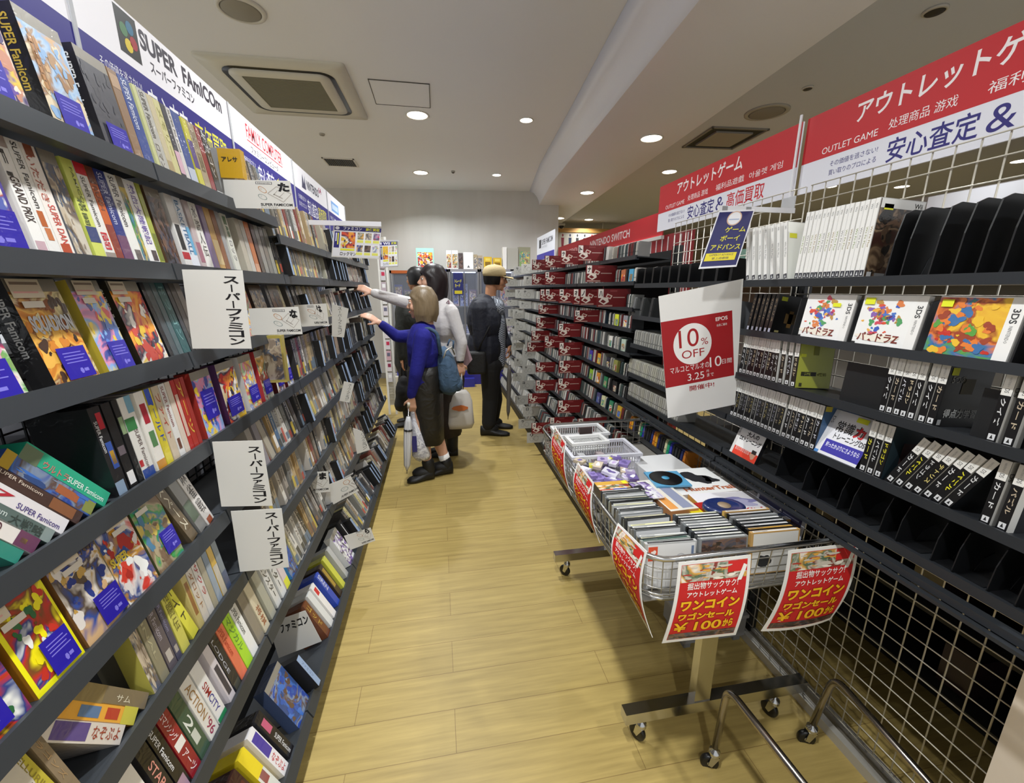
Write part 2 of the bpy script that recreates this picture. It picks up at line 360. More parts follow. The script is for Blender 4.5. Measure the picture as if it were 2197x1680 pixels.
def disc_thing(name, label, cat, x, y, z, r, hgt, cm, im):
    t = thing(name, label, cat, (x, y, z)); m = MB(); m.lathe([(r*1.25, 0), (r*1.25, -hgt*.4), (r*1.02, -hgt*.7), (r, -hgt*.4), (r, 0)], cm, 32); m.build('rim', t)
    m = MB(); m.lathe([(r*1.0, -hgt*.45), (r*.9, -hgt*.75), (.001, -hgt)], im, 32); m.build('grille', t); return t
disc_thing('ceiling_speaker', 'round white ceiling speaker with grey grille above the left signs', 'speaker', -1.0, 2.93, H, .1, .02, mat('d0cdc4', .4), mat('918c80', .7))
disc_thing('ceiling_speaker', 'round grey ceiling speaker beyond the red banners, right of the square vent', 'speaker', 2.88, 3.63, H, .14, .02, mat('a8a49c', .5), mat('86817a', .7))
disc_thing('smoke_detector', 'tiny dark round fitting in the right ceiling, at the top of the photo', 'detector', 2.77, 2.28, H, .045, .02, mat('c0bcb4', .5), mat('2a2622', .6))
disc_thing('smoke_detector', 'small round fitting low in the right ceiling beside the red banner top', 'detector', 2.847, 3.18, H, .03, .02, mat('c0bcb4', .5), mat('3a3632', .6))
disc_thing('sprinkler', 'tiny grey sprinkler head below the air conditioner in the ceiling', 'sprinkler', -1.06, 4.85, H, .022, .02, mat('b0aca4', .5), mat('8a867e', .6))
disc_thing('sprinkler', 'tiny dark sprinkler head beside the downlight before the back wall', 'sprinkler', .266, 5.96, H, .02, .03, mat('a0a09a', .5), mat('2a2a28', .6))
rv = thing('ceiling_vent', 'square dark recessed vent in the right ceiling with a pale centre panel', 'vent', (2.93, 4.27, H), (0, 0, math.radians(-4)))
m = MB(); m.box((-.27, -.27, -.004), (.27, .27, 0), DARK); m.build('recess', rv)
m = MB(); m.box((-.19, -.19, -.02), (.19, .19, -.004), mat('9a958c', .6)); m.build('panel', rv)
m = MB()
for a, b in (((-.29, -.29), (.29, -.27)), ((-.29, .27), (.29, .29)), ((-.29, -.29), (-.27, .29)), ((.27, -.29), (.29, .29))): m.box((a[0], a[1], -.014), (b[0], b[1], 0), mat('8a857c', .5))
m.build('frame', rv)
c = atz(1205, 480, HB); cm_ = thing('security_camera', 'small black dome camera under the far end of the beam', 'camera', (c.x, c.y, HB))
m = MB(); m.lathe([(.07, 0), (.07, -.03), (.055, -.04), (.05, -.04)], mat('cac6be', .4), 20); m.build('base', cm_)
m = MB(); m.lathe([(.05, -.038), (.045, -.07), (.025, -.09), (.001, -.095)], mat('101010', .1), 20); m.build('dome', cm_)
# ---- things far behind
rs = thing('restroom_sign', 'pale sign with restroom pictograms under a wooden strip, far right back', 'sign', (0, 0, 0))
Y = 9.6; a = aty(1198, 498, Y); b = aty(1300, 545, Y)
rs.location = (a.x, Y, b.z); W_ = b.x-a.x; H_ = a.z-b.z
m = MB(); m.box((0, 0, -.4), (W_, .06, H_), mat('b8b2a6', .6)); f = Fr(m, (0, 0, 0), (1, 0, 0), (0, 0, 1), (0, -1, 0), W_, H_)
for i, (cc) in enumerate(('7a2030', '20284a', '202020', '202020', 'b03040', '202020')):
    x = .06+i*.15; f.poly([(x+.03+.018*math.cos(t*PI/4), .86+.07*math.sin(t*PI/4)) for t in range(8)], card(cc), 2)
    f.poly([(x, .75), (x+.06, .75), (x+.055, .45), (x+.045, .12), (x+.015, .12), (x+.005, .45)], card(cc), 2)
m.build('board', rs)
m = MB(); m.tube([Vector((.1, .03, H_)), Vector((.1, .03, H-b.z))], .01, RIM); m.build('hanger', rs); m = MB(); m.tube([Vector((W_-.1, .03, H_)), Vector((W_-.1, .03, H-b.z))], .01, RIM); m.build('hanger', rs)
m = MB(); m.box((-.1, -.02, H_), (W_+.6, .1, H_+.09), mat('b98c4a', .5)); m.build('wooden_strip', rs)
# ------------------------------------------------------------------ left display racks
LR = {1: (-.62, 1.721, 8), 2: (-.62, 1.506, 8), 3: (-.62, 1.295, 12), 4: (-.61, 1.066, 6), 5: (-.60, .862, 12), 6: (-.58, .672, 8), 7: (-.55, .443, 14), 8: (-.47, .139, 26)}
ROWN = {1: 'top shelf', 2: 'second shelf', 3: 'third shelf', 4: 'fourth shelf', 5: 'fifth shelf', 6: 'sixth shelf', 7: 'seventh shelf', 8: 'bottom shelf'}
LB = [-.35, .39, 1.14, 1.88, 2.61, 3.35, 4.10]
XB = -.87
def row_z(k, unit):
    X, z, th = LR[k]
    if unit >= 3 and k <= 2: z -= .06 if k == 1 else .0
    return X, z, th
def grid_panel(m, axis, c, a0, a1, z0, z1, sp, mt, r=.0022, spz=None):
    # wire panel in the plane X=c, spanning Y a0..a1
    n = max(1, round((a1-a0)/sp)); k = max(1, round((z1-z0)/(spz or sp)))
    for i in range(n+1):
        y = a0+(a1-a0)*i/n; m.box((c-r, y-r, z0), (c+r, y+r, z1), mt)
    for i in range(k+1):
        z = z0+(z1-z0)*i/k; m.box((c-r*2.6, a0, z-r), (c-r*.8, a1, z+r), mt)
def make_left_rack(u):
    y0, y1 = LB[u], LB[u+1]; w = y1-y0
    t = thing('display_rack', 'grey metal display rack with tilted shelves, %s bay from the camera on the left' % ('nearest', 'second', 'third', 'fourth', 'fifth', 'farthest')[u], 'shelf rack', (XB, y0, 0), group='grey racks along the left')
    for k in LR:
        X, z, th = row_z(k, u); r = math.radians(th); D = (X-XB)/math.cos(r)-.005
        m = MB(); M = Matrix.Translation((X-XB, .003, z)) @ Matrix.Rotation(PI/2, 4, 'Z') @ Matrix.Rotation(-r, 4, 'X')
        # local: x along shelf, y depth, z up ; front lip
        m.box((0, .0, -.006), (w-.006, D-.03, -.0005), SHELF, M)
        m.box((0, -.009, -.034), (w-.006, -.0005, .004), SHELF, M); m.box((0, -.0005, -.034), (w-.006, .014, -.028), SHELF, M)
        m.box((0, .02, -.022), (.004, D*.8, -.006), SHELF_D, M); m.box((w-.01, .02, -.022), (w-.006, D*.8, -.006), SHELF_D, M)
        m.build('shelf', t)
    for yy in (0, w-.03):
        m = MB(); m.box((-.035, yy+.002, .0), (-.004, yy+.026, 1.98), SHELF_D)
        for i in range(60): m.box((-.004, yy+.009, .1+i*.031), (-.003, yy+.013, .118+i*.031), BLACK)
        m.build('upright', t)
    m = MB(); grid_panel(m, 'x', -.012, .03, w-.03, .1, 1.97, .05, GRIDM, .0018); m.build('grid_back', t)
    m = MB(); X8 = LR[8][0]; m.box((0, .003, .0), (X8-XB-.05, w-.003, .02), SHELF_D); m.box((X8-XB-.05, .003, 0), (X8-XB-.044, w-.003, .09), SHELF_D); m.build('base', t)
    return t
for u in range(6): make_left_rack(u)
# white backs of the stock on the other side, seen through the wire
def back_stock():
    t = MB(); rnd = random.Random(5)
    for k, (z, h) in enumerate(((1.42, .16), (1.20, .13), (.98, .17), (.74, .16), (.5, .15), (.25, .15))):
        y = -.3
        while y < 4.0:
            w_ = rnd.uniform(.12, .3); c = rnd.choice(['d8d8de', 'cfd0d8', 'e0e0e6', 'b8b8c0', 'd4d4da', '8890b0'])
            m = MB(); hh = h*rnd.uniform(.8, 1); m.box((0, 0, 0), (.12, w_-.012, hh), card(c)); m.box((.12, .01, hh*.4), (.1205, w_-.02, hh*.5), card('b0b0bc'))
            o = m.build('stock_box'); o.location = (XB-.2, y, z)
            tag(o, '%s stock box behind the left wire back, %.1f along, %.0f high' % ({'8890b0': 'bluish', 'b8b8c0': 'grey'}.get(c, 'white'), y+.4, z*100), 'box', 'boxes behind the left wire panel'); y += w_
        m = MB(); m.box((0, -.35, -.02), (.16, 4.1, 0), SHELF); o = m.build('stock_shelf'); o.location = (XB-.23, 0, z-.001)
        tag(o, 'shelf for the boxes behind the left wire back at %.0f cm height' % (z*100), 'shelf', 'shelves behind the left wire panel')
back_stock()
# ---- signs over the left racks
def left_sign(y0, y1, label, fn):
    t = thing('header_sign', label, 'sign', (-.775, y0, 1.87), (0, 0, PI/2), 'header signs over the left racks'); w_ = y1-y0-.006; h = .29
    m = MB(); m.box((0, 0, 0), (w_, .006, h), card('f2f0f4')); f = Fr(m, (0, 0, 0), (1, 0, 0), (0, 0, 1), (0, -1, 0), w_, h)
    f.rect(0, 0, 1, .54, card('2b2480')); f.text('その価値を逃さない!', .08, .36, .28, .45, card('e8e8f0')); f.text('買い取りのプロによる', .08, .22, .28, .31, card('e8e8f0'))
    f.text('安心査定&', .31, .14, .62, .46, card('f4f4f8'), bold=.008); f.text('高価買取', .63, .14, .92, .46, card('e6e04a'), bold=.008)
    fn(f); m.build('panel', t)
    m = MB(); m.box((w_-.004, -.004, -.09), (w_+.008, -.001, h), mat('d4d6da', .2, alpha=.75)); m.box((w_-.02, -.03, -.09), (w_+.025, -.001, -.05), mat('d4d6da', .2, alpha=.6)); m.build('clear_holder', t)
    return t
def s_sfc(f):
    f.rect(.20, .62, .31, .98, card('2a2a28'))
    for a, b, c in ((.235, .82, '4a7a50'), (.27, .87, '2a6a8a'), (.28, .76, 'a02028'), (.25, .71, 'd8c030')): f.poly([(a+.02*math.cos(q*PI/6), b+.055*math.sin(q*PI/6)) for q in range(12)], card(c), 3)
    f.text('SUPER', .32, .78, .55, .95, card('3a3440'), bold=.035, res=6); f.text('FAmICOm', .59, .78, .925, .95, card('3a3440'), bold=.035, res=6); f.text('スーパーファミコン', .36, .62, .66, .73, card('3a3440'), bold=.02)
def s_fc(f):
    f.text('FAMILY COMPUTER', .2, .74, .78, .93, card('d02838'), bold=.01); f.rect(.2, .7, .78, .715, card('d02838')); f.text('ファミリーコンピュータ', .24, .56, .68, .66, card('5a5058'), bold=.01)
def s_64(f):
    f.poly([(.2, .62), (.24, .9), (.27, .72), (.3, .9), (.31, .62)], card('3a3a5a'), 2); f.text('NINTENDO', .34, .66, .7, .84, card('3a3a50'), bold=.03); f.text('64', .71, .78, .8, .92, card('a83060'), bold=.02)
def s_blue(f): f.rect(.2, .6, .6, .85, card('7aa8e0')); f.rect(.24, .66, .56, .79, card('c8dcf4'), 2)
def s_blank(f): f.rect(0, 0, 1, .54, card('2b2480'), 4)
left_sign(.45, 1.25, 'white and dark blue header sign at the upper left edge of the photo', s_blank)
left_sign(1.25, 2.0, 'white header sign with black Latin lettering and a four-colour square logo', s_sfc)
left_sign(2.0, 2.74, 'white header sign with red lettering over a red underline, left side', s_fc)
left_sign(2.74, 3.5, 'white header sign with dark lettering and a small purple numeral', s_64)
left_sign(3.5, 4.12, 'farthest left header sign with a light blue rectangle', s_blue)
# ------------------------------------------------------------------ game boxes
SPH = .178
def spine_mesh(col, txt=None, tc='161416', deco=None, w_=.026, h=SPH, d=.1, seed=0, wrap=True, pal=None):
    m = MB(); base = (wrapm if wrap else card)(col); m.box((0, 0, 0), (w_, d, h), base); F = faces(m, w_, d, h); f = F['front']; rnd = random.Random(seed)
    if pal: f.scene(pal, seed, .04, 0, .96, 1, 4)
    for a in (deco or []):
        f.rect(*a[:4], wrapm(a[4]), 2)
    for t_ in (txt or []):
        s_, a0, b0, a1, b1 = t_[:5]; c_ = t_[5] if len(t_) > 5 else tc; rot = t_[6] if len(t_) > 6 else -90
        if rot == 'v': f.text(s_, a0, b0, a1, b1, wrapm(c_), 3, vert=True, bold=.0)
        else: f.text(s_, a0, b0, a1, b1, wrapm(c_), 3, rot, bold=.008)
    F['left'].rect(.04, .03, .96, .97, wrapm('4a4a4a') if col in ('101010',) else base, 1)
    return m
def face_mesh(pal, side='121214', stext='SUPER Famicom', w_=.105, h=SPH, d=.036, seed=0, frame=None, title=None, top='8a8478', stc='e8e8e8'):
    m = MB(); m.box((0, 0, 0), (w_, d, h), wrapm(side)); F = faces(m, w_, d, h); f = F['front']
    if frame: f.rect(0, 0, 1, 1, wrapm(frame)); f.scene(pal, seed, .08, .06, .95, .84, 12, 2)
    else: f.scene(pal, seed, 0, 0, 1, .88, 12, 1); f.rect(0, .88, 1, 1, wrapm(top), 1)
    if title: f.text(title[0], *title[1:5], wrapm(title[5]), 8, bold=.05)
    if stext: F['left'].text(stext, .3, .3, .7, .92, wrapm(stc), 2, -90, .02)
    return m
def M_left(k, y, unit=0, lean=0, off=.0, w_=.026, dz=0):
    X, z, th = row_z(k, unit)
    M = Matrix.Translation((X, y, z)) @ Matrix.Rotation(PI/2, 4, 'Z') @ Matrix.Rotation(-math.radians(th), 4, 'X') @ Matrix.Translation((0, .004+off, dz))
    if lean < 0: M = M @ Matrix.Rotation(math.radians(lean), 4, 'Y')
    elif lean > 0: M = M @ Matrix.Translation((w_, 0, 0)) @ Matrix.Rotation(math.radians(lean), 4, 'Y') @ Matrix.Translation((-w_, 0, 0))
    return M
def price_tag(parent, a0, b0, a1, b1, w_=.105, h=SPH):
    m = MB(); f = Fr(m, (0, -.003, 0), (1, 0, 0), (0, 0, 1), (0, -1, 0), w_, h); f.rect(a0, b0, a1, b1, TAG)
    for i in range(4): f.rect(a0+(a1-a0)*.15, b0+(b1-b0)*(.5+i*.1), a0+(a1-a0)*(.9-.1*(i % 2)), b0+(b1-b0)*(.53+i*.1), TAGT, 2)
    f.poly([(a0+(a1-a0)*(.55+.07*math.cos(q*PI/3)), b0+(b1-b0)*(.22+.1*math.sin(q*PI/3))) for q in range(6)], TAGT, 2); f.rect(a0+(a1-a0)*.64, b0+(b1-b0)*.18, a0+(a1-a0)*.8, b0+(b1-b0)*.28, TAGT, 2)
    o = m.build('blue_price_tag', parent); o['label'] = 'blue tag with pale lines'; return o
def grade_sticker(parent, a0, b0, a1, b1, w_=.105, h=SPH, small=True):
    m = MB(); f = Fr(m, (0, -.003, 0), (1, 0, 0), (0, 0, 1), (0, -1, 0), w_, h); f.rect(a0, b0, a1, b1, STICK); f.rect(a0+.04, b0+(b1-b0)*.25, a1-.1, b0+(b1-b0)*.35, PINK, 2); f.rect(a0+.04, b0+(b1-b0)*.7, a1-.04, b0+(b1-b0)*.85, card('8a7868'), 2)
    if small: f.rect(a0+.1, b0-.09, a0+.5, b0-.03, card('ded6c8'), 1)
    o = m.build('condition_sticker', parent); o['label'] = 'cream and pink sticker'; return o
CN = {}
def cname(h):
    import colorsys
    r, g, b = (int(h[i:i+2], 16)/255 for i in (0, 2, 4)); hh, s, v = colorsys.rgb_to_hsv(r, g, b)
    if v < .18: return 'black'
    if s < .14: return 'white' if v > .78 else 'light grey' if v > .6 else 'grey' if v > .38 else 'dark grey'
    hh *= 360
    if hh < 15 or hh > 340: n = 'red' if v < .9 or s > .5 else 'pink'
    elif hh < 42: n = 'brown' if v < .62 else 'orange' if s > .55 else 'tan'
    elif hh < 70: n = 'yellow' if s > .35 else 'cream'
    elif hh < 160: n = 'green'
    elif hh < 195: n = 'teal'
    elif hh < 255: n = 'blue'
    elif hh < 340: n = 'purple'
    return ('dark ' if v < .45 and n not in ('brown',) else '')+n
ORD = ['first', 'second', 'third', 'fourth', 'fifth', 'sixth', 'seventh', 'eighth', 'ninth', 'tenth', 'eleventh', 'twelfth', 'thirteenth', 'fourteenth', 'fifteenth', 'sixteenth', 'seventeenth', 'eighteenth', 'nineteenth', 'twentieth']
def ordn(i): return ORD[i] if i < 20 else '%d%s' % (i+1, {1: 'st', 2: 'nd', 3: 'rd'}.get((i+1) % 10 if (i+1) % 100 not in (11, 12, 13) else 0, 'th'))
SF = lambda c='2a2a2a', a=.2, b=.42, e=.68, g=.97: ('SUPER Famicom', a, b, e, g, c)
# rows of the left rack: S spine (px0,px1,colour,texts,deco,lean,palette)  F face-out (px0,px1,palette,...)  G gap
L_ROWS = {
1: [('F', -75, 84, 'fantasy', dict(tag=(-.05+.3, .04, .75, .36))), ('F', 128, 214, 'castle', dict(side='131110', stc='c8a838', tag=(.22, .05, .85, .34), title=('冒険', .1, .3, .3, .8, 'b07a40'))), ('F', 238, 298, 'mono', dict(side='17151a', tag=(.2, .04, .9, .3))),
    ('S', 300, 318, '8a6c50', [], [(0, .8, 1, .95, 'b09070')]), ('S', 319, 345, '20408c', [SF('dfe6f4')], []), ('S', 346, 352, 'c6c890', [], []), ('S', 353, 372, 'b8b6ae', [SF('55524c'), ('ロマン', .15, .05, .6, .35, '7a7468')], []),
    ('S', 373, 384, 'c8bb98', [], [(0, 0, 1, .2, 'b09a70')]), ('S', 385, 397, 'cfc890', [('メモリー', .2, .3, .8, .9, 'a09a50')], []), ('S', 398, 408, '2a2a38', [], [(0, .1, 1, .4, 'd8b0c0')]), ('S', 409, 417, 'd8d4d0', [SF('4a4a4a')], []),
    ('S', 418, 436, '304a90', [], [(0, 0, 1, .25, 'c0c8d8')]), ('S', 437, 447, 'cfc848', [], [(0, .3, 1, .7, '503a80')]), ('S', 448, 461, 'a8987c', [('王国', .2, .3, .8, .9, '7a6a50')], []), ('S', 462, 471, '8a2028', [], []), ('S', 472, 489, '1c1a1c', [('ドラゴン', .2, .3, .8, .95, 'd8d8d8')], [(0, 0, 1, .08, 'c8c8c8')])],
2: [('F', -85, 88, 'hound', dict(side='b8a8b8', frame='43358f', tag=(.12, .02, .98, .34), stext=None)), ('S', 90, 116, 'f0eeea', [('F1', .12, .66, .55, .88, '141414'), ('GRAND PRIX', .15, .28, .85, .66, '2a1418')], [(0, .9, 1, 1, 'a89890'), (.1, 0, .9, .12, 'c8a8b0')]),
    ('S', 117, 142, 'ebe9e4', [SF('3a3838', .3, .42, .75, .98)], [(.2, .26, .7, .4, 'b8602c'), (.3, .14, .8, .25, 'c87848')]), ('S', 143, 171, 'f0e8e0', [('いただき', .12, .5, .62, .9, 'b0503c'), ('SUPER DAN', .3, .12, .8, .48, 'cc4438')], [(.2, .9, .8, 1, '8a4a30'), (.1, .02, .8, .12, 'b84a2a')]),
    ('F', 176, 208, 'office', dict(side='6a6c74', w=.04, stext=None)), ('S', 215, 237, 'd2da68', [('FAMICOM', .55, .5, .8, .92, '6a7238'), ('格闘', .15, .35, .6, .62, '55603a')], [(0, .18, 1, .34, '3a4878')]), ('S', 238, 259, 'e8e6e0', [SF('4a4a4a', .25, .36, .62, .86), ('闘', .2, .12, .8, .3, 'c82838')], [(0, .88, 1, 1, 'c81c28'), (0, 0, 1, .09, '9a9088')]),
    ('S', 260, 275, 'c8622a', [('RUSH', .2, .55, .7, .8, '8a5848')], [(0, .82, 1, 1, '6a3420'), (0, 0, 1, .4, '8a3a30')]), ('S', 276, 296, '27357f', [SF('c8cce8')], [(0, 0, 1, .3, '70486a')]), ('S', 297, 317, 'ecebe6', [SF('4a4a50')], [(.3, .02, .9, .16, '6a6260')]), ('F', 318, 326, 'meadow', dict(side='e8b818', w=.02, stext=None)),
    ('S', 330, 352, 'f2f1ee', [('熱血大陸戦記', .25, .25, .8, .95, '6a54a8')], [(.4, .05, .9, .18, '50464a')]), ('S', 353, 361, 'a8b048', [], [(0, .06, 1, .4, '7a8438')]), ('F', 368, 403, 'dusk', dict(side='5a4030', w=.055, stext=None)), ('S', 405, 420, 'e0dedb', [], [(0, .12, 1, .22, 'b82030'), (.2, .25, .8, .6, '20242a')]),
    ('S', 421, 440, 'e4e8f0', [('BASKETBALL', .1, .2, .6, .95, '2a6a9a')], [(.6, .2, 1, .6, '68b0d8')]), ('S', 441, 450, 'c8b8b8', [], [(0, .1, 1, .4, 'a87080')]), ('S', 451, 468, 'f0eee8', [('水滸人伝', .15, .2, .8, .95, '2a2826', 'v')], []), ('S', 469, 478, '8a7898', [], []), ('S', 479, 490, 'c8a060', [], [(0, .1, 1, .5, 'd8c090')]), ('S', 491, 500, '8a5838', [], []), ('S', 501, 508, 'a0a0a0', [], []),
    ('S', 512, 536, 'ddddd2', [('緑', .3, .6, .8, .8, '4a8058'), ('ロック', .2, .2, .8, .55, '8a8a90')], [(.2, .82, .8, .96, '587858')]), ('S', 537, 546, 'b8b0a0', [], []), ('S', 547, 555, 'c0bcb4', [], []), ('S', 556, 566, 'c8733c', [], [(0, 0, 1, .2, 'd8a080')]), ('S', 567, 574, '4a3838', [], []), ('S', 575, 583, '8a8884', [], []), ('S', 584, 592, '706c68', [], []), ('S', 593, 602, '909088', [], [])],
3: [('F', -90, 106, 'spring', dict(side='101010', tag=(.02, .02, .9, .33), stext='SUPER Famicom')), ('F', 130, 222, 'blaze', dict(side='141212', tag=(.28, .03, .9, .34), stick=(.02, .82, .62, .99), title=('SQUADRON', .1, .48, .95, .66, 'c8ccd4'))), ('F', 243, 298, 'balloons', dict(side='c8b038', tag=(.3, .02, .95, .33), stick=(.1, .84, .75, .99), stext=None)),
    ('F', 313, 368, 'robots', dict(side='121010', stick=(.02, .84, .5, .99))), ('S', 372, 378, '15171a', [], []), ('S', 379, 390, '4a5458', [], []), ('S', 391, 400, '52666a', [], []), ('S', 401, 415, '2a5a5c', [('ドラゴン', .2, .2, .8, .95, '78a8a8')], []),
    ('S', 417, 424, '383c40', [], []), ('S', 425, 434, '5a5550', [], []), ('S', 435, 445, '8a8480', [], []), ('F', 542, 565, 'candy', dict(side='c06070', stext=None)), ('F', 572, 604, 'office', dict(side='3a3028', stext=None, top='5a4a38')), ('F', 608, 632, 'dusk', dict(side='2a2824', stext=None))],
4: [('S', 42, 70, '2f8a78', [], [], -33), ('S', 76, 106, 'e8e2dc', [('CHRONO', .2, .35, .8, .7, '5a3038'), ('com', .3, .8, .8, .98, '5a4a48')], [(0, 0, 1, .2, '6a3a58'), (.3, .1, .6, .16, 'd8c040')], -32), ('S', 110, 136, '5a6c68', [SF('c8d4d0', .35, .45, .75, .98), ('大戦略', .1, .1, .8, .42, '35423e')], [(0, 0, 1, .1, '8a9894')], -34),
    ('S', 139, 168, 'e6e2e4', [('SUPER Famicom', .15, .06, .5, .5, '4a3a80'), ('7', .2, .55, .7, .75, 'b82838'), ('44', .3, .78, .8, .98, '3a3488')], [], -34), ('S', 172, 195, '46302a', [('SUPER Famicom', .5, .45, .75, .9, 'd8c8b8')], [(.1, .08, .9, .35, '8a5838')], -34), ('S', 198, 226, '3a5aa0', [], [(0, .9, 1, 1, 'b89828'), (.3, .2, .8, .45, 'a8603c'), (.1, 0, .9, .12, '889048')], -35, 'sea'),
    ('S', 229, 256, '2aa884', [('SUPER Famicom', .2, .05, .55, .5, 'e4f4ee'), ('ウルトラ', .15, .5, .6, .78, 'd87070')], [(0, .82, .9, 1, '6a7a60')], -36), ('S', 262, 284, '15161a', [SF('d8d8d8', .12, .5, .4, .85)], [(.45, .75, .9, .93, 'b82030'), (.4, .3, .9, .6, '3050a0'), (.5, .35, .85, .5, 'd8a830'), (0, 0, .8, .16, '8aa0b8')]),
    ('S', 287, 303, '101012', [], [(.1, .05, .9, .2, 'e8e8e8'), (.1, .4, .9, .5, '6a6068')]), ('S', 306, 316, '16181a', [('', 0, 0, 1, 1)], [(.1, .6, .9, .8, '8aa078')]), ('S', 317, 345, 'e4e2dc', [('SUPER Famicom', .45, .1, .75, .6, '6a5a58')], [(0, .6, .8, .75, '3a8048'), (.5, .8, 1, 1, '78a8c0'), (0, 0, 1, .12, '2a4a98'), (0, .16, .3, .24, 'b82028')]),
    ('S', 347, 364, 'f0ece4', [], [(.2, .6, .8, .85, 'b02838'), (.2, .3, .8, .5, '5a8a58'), (0, 0, 1, .12, 'd09030')]), ('S', 366, 378, 'd8c83a', [('ワールド', .2, .3, .8, .9, '2a4ab0')], [(0, .8, .8, 1, '3a58c0')]), ('S', 380, 392, 'c8b8a0', [('ファイト', .2, .3, .8, .9, 'b84838')], []), ('S', 393, 404, 'dcdad6', [SF('8a4a48')], [(.2, .1, .7, .25, '6a4030')]), ('S', 405, 414, 'd8c8b8', [], []),
    ('S', 415, 422, 'b82c28', [], [(.1, .2, .9, .8, 'd8b8a8')]), ('S', 423, 432, 'b43428', [('アーツ', .1, .2, .9, .95, 'e8c850')], []), ('S', 433, 439, 'a8332c', [], []), ('F', 452, 492, 'balloons', dict(side='a03028', tag=(.2, .25, .9, .7), w=.09, stext=None)), ('F', 500, 536, 'robots', dict(side='503060', tag=(.1, .1, .9, .42), stext=None)), ('F', 543, 566, 'candy', dict(side='d8d4d0', tag=(.2, .12, .95, .42), stext=None)),
    ('F', 574, 592, 'toys', dict(side='b02830', tag=(.15, .12, .9, .4), stext=None)), ('F', 601, 616, 'mecha', dict(side='5a1a1c', tag=(.2, .12, .9, .4), stext=None)), ('F', 622, 634, 'candy', dict(side='8a3038', tag=(.2, .12, .9, .4), stext=None))],
5: [('F', -95, 84, 'heroes', dict(side='c89820', tag=(.1, .06, .78, .42), top='b8b0a0')), ('F', 92, 190, 'heroes', dict(side='9a6a18', frame='f6ee14', tag=(.38, .04, .92, .38), stick=(-.02, .74, .3, .9), stext=None)), ('F', 200, 284, 'knights', dict(side='8a6030', tag=(.42, .04, .98, .36), stick=(.1, .8, .6, .97), stext=None, top='b8a890', title=('ファミコン', .6, .78, .95, .92, '5a4a3a'))),
    ('F', 286, 346, 'mecha', dict(side='c8b890', stick=(.3, .82, .95, .98), stext=None, title=('SUPER', .05, .45, .55, .55, 'd8c040'))), ('F', 350, 400, 'meadow', dict(side='4a5030', tag=(.45, .12, .98, .42), stick=(.0, .84, .6, .98), stext=None)), ('S', 417, 431, '6a5a42', [('スペース', .2, .2, .8, .95, 'e0d8c0')], [], -14), ('S', 436, 449, '8a8a88', [], [(0, .2, 1, .5, '5a6a58')], -12), ('S', 451, 465, 'd8d4d0', [('麻雀戦', .2, .2, .85, .95, '3a3434', 'v')], [(.2, .0, .8, .1, 'a05030')], -12),
    ('S', 562, 574, '9a9288', [], []), ('S', 575, 584, '8a8488', [], []), ('S', 588, 598, 'a8a090', [], [], -8)],
6: [('F', -20, 34, 'toys', dict(side='6a4a38', w=.09, stext=None, top='8a7a60')), ('F', 76, 140, 'office', dict(side='4a3020', frame='d0c8b8', stext=None, boxes=True)), ('S', 150, 172, 'c2b43c', [('TELLURIUM', .3, .3, .7, .9, '8a7a28')], [(0, 0, 1, .25, '8a8478')], -8), ('S', 175, 194, '8a7860', [('ドラゴンズ', .3, .3, .7, .9, 'b09068')], [], -6),
    ('S', 262, 290, 'd8cfc4', [('なぞぷよ', .2, .05, .8, .4, '9a3828')], [(.1, .45, .9, .85, '5a4888')], -34), ('S', 291, 314, 'e8a83c', [], [(.2, .5, .8, .75, '5878a0'), (.2, .25, .8, .42, 'b83828'), (0, 0, 1, .2, 'c8c048')], -34), ('S', 315, 336, '7a6c54', [('サム', .2, .25, .6, .45, 'd8d0b8')], [(0, .62, 1, 1, '8a7850')], -34),
    ('F', 338, 352, 'office', dict(side='b8b050', stext=None, w=.05, top='3a3a20')), ('S', 354, 369, '8a846c', [('FINAL', .3, .3, .6, .9, 'b0a888')], []), ('S', 371, 386, '5a5258', [SF('a8a0a8')], [(.2, .1, .8, .25, 'b8b0a8')]), ('S', 387, 396, '48465a', [SF('8a88a8')], [(.2, .1, .8, .2, 'a8a098')]), ('S', 398, 412, 'ccc65c', [('格闘伝', .2, .3, .8, .9, '6a6430', 'v')], []),
    ('S', 419, 432, 'e0dc4a', [('ナイト', .2, .3, .8, .9, '3a3828')], [], -11), ('S', 434, 443, 'c8b878', [], [(.2, .2, .8, .7, '98683c')]), ('S', 444, 454, 'd8d0c4', [('メダロット', .2, .2, .8, .9, 'a06a38')], []), ('S', 455, 464, 'dcd8d2', [('サクラ', .2, .3, .8, .8, 'b83038')], []), ('S', 465, 473, 'b0a890', [], []), ('S', 474, 482, '9aa8b8', [], [(0, .6, 1, .9, '78889a')]), ('S', 483, 491, 'd8b040', [], [(0, 0, 1, .5, 'c8c0b0')]), ('S', 492, 500, '808a90', [], [(0, 0, 1, .3, '4a587a')])],
7: [('S', 215, 246, '7a3038', [], [(.1, .3, .9, .7, 'b06068')]), ('S', 250, 278, '3a1618', [('けっせん', .2, .4, .8, .9, 'd8c040')], [(0, .9, 1, 1, '7a8894')]), ('S', 282, 312, '6a72b0', [], [(.5, .15, .7, .2, 'e8b8b0')]), ('S', 316, 346, 'e6e0d6', [('ゼルド', .2, .45, .6, .75, 'b84a20')], [(.3, .8, .6, .92, 'a8a49c')]), ('S', 349, 378, 'e8e2d8', [('ゼルド', .2, .4, .6, .7, 'b84a20'), ('SUPER Famicom', .68, .05, .88, .55, '4a4440')], [(.2, .05, .55, .2, '302a3a')]),
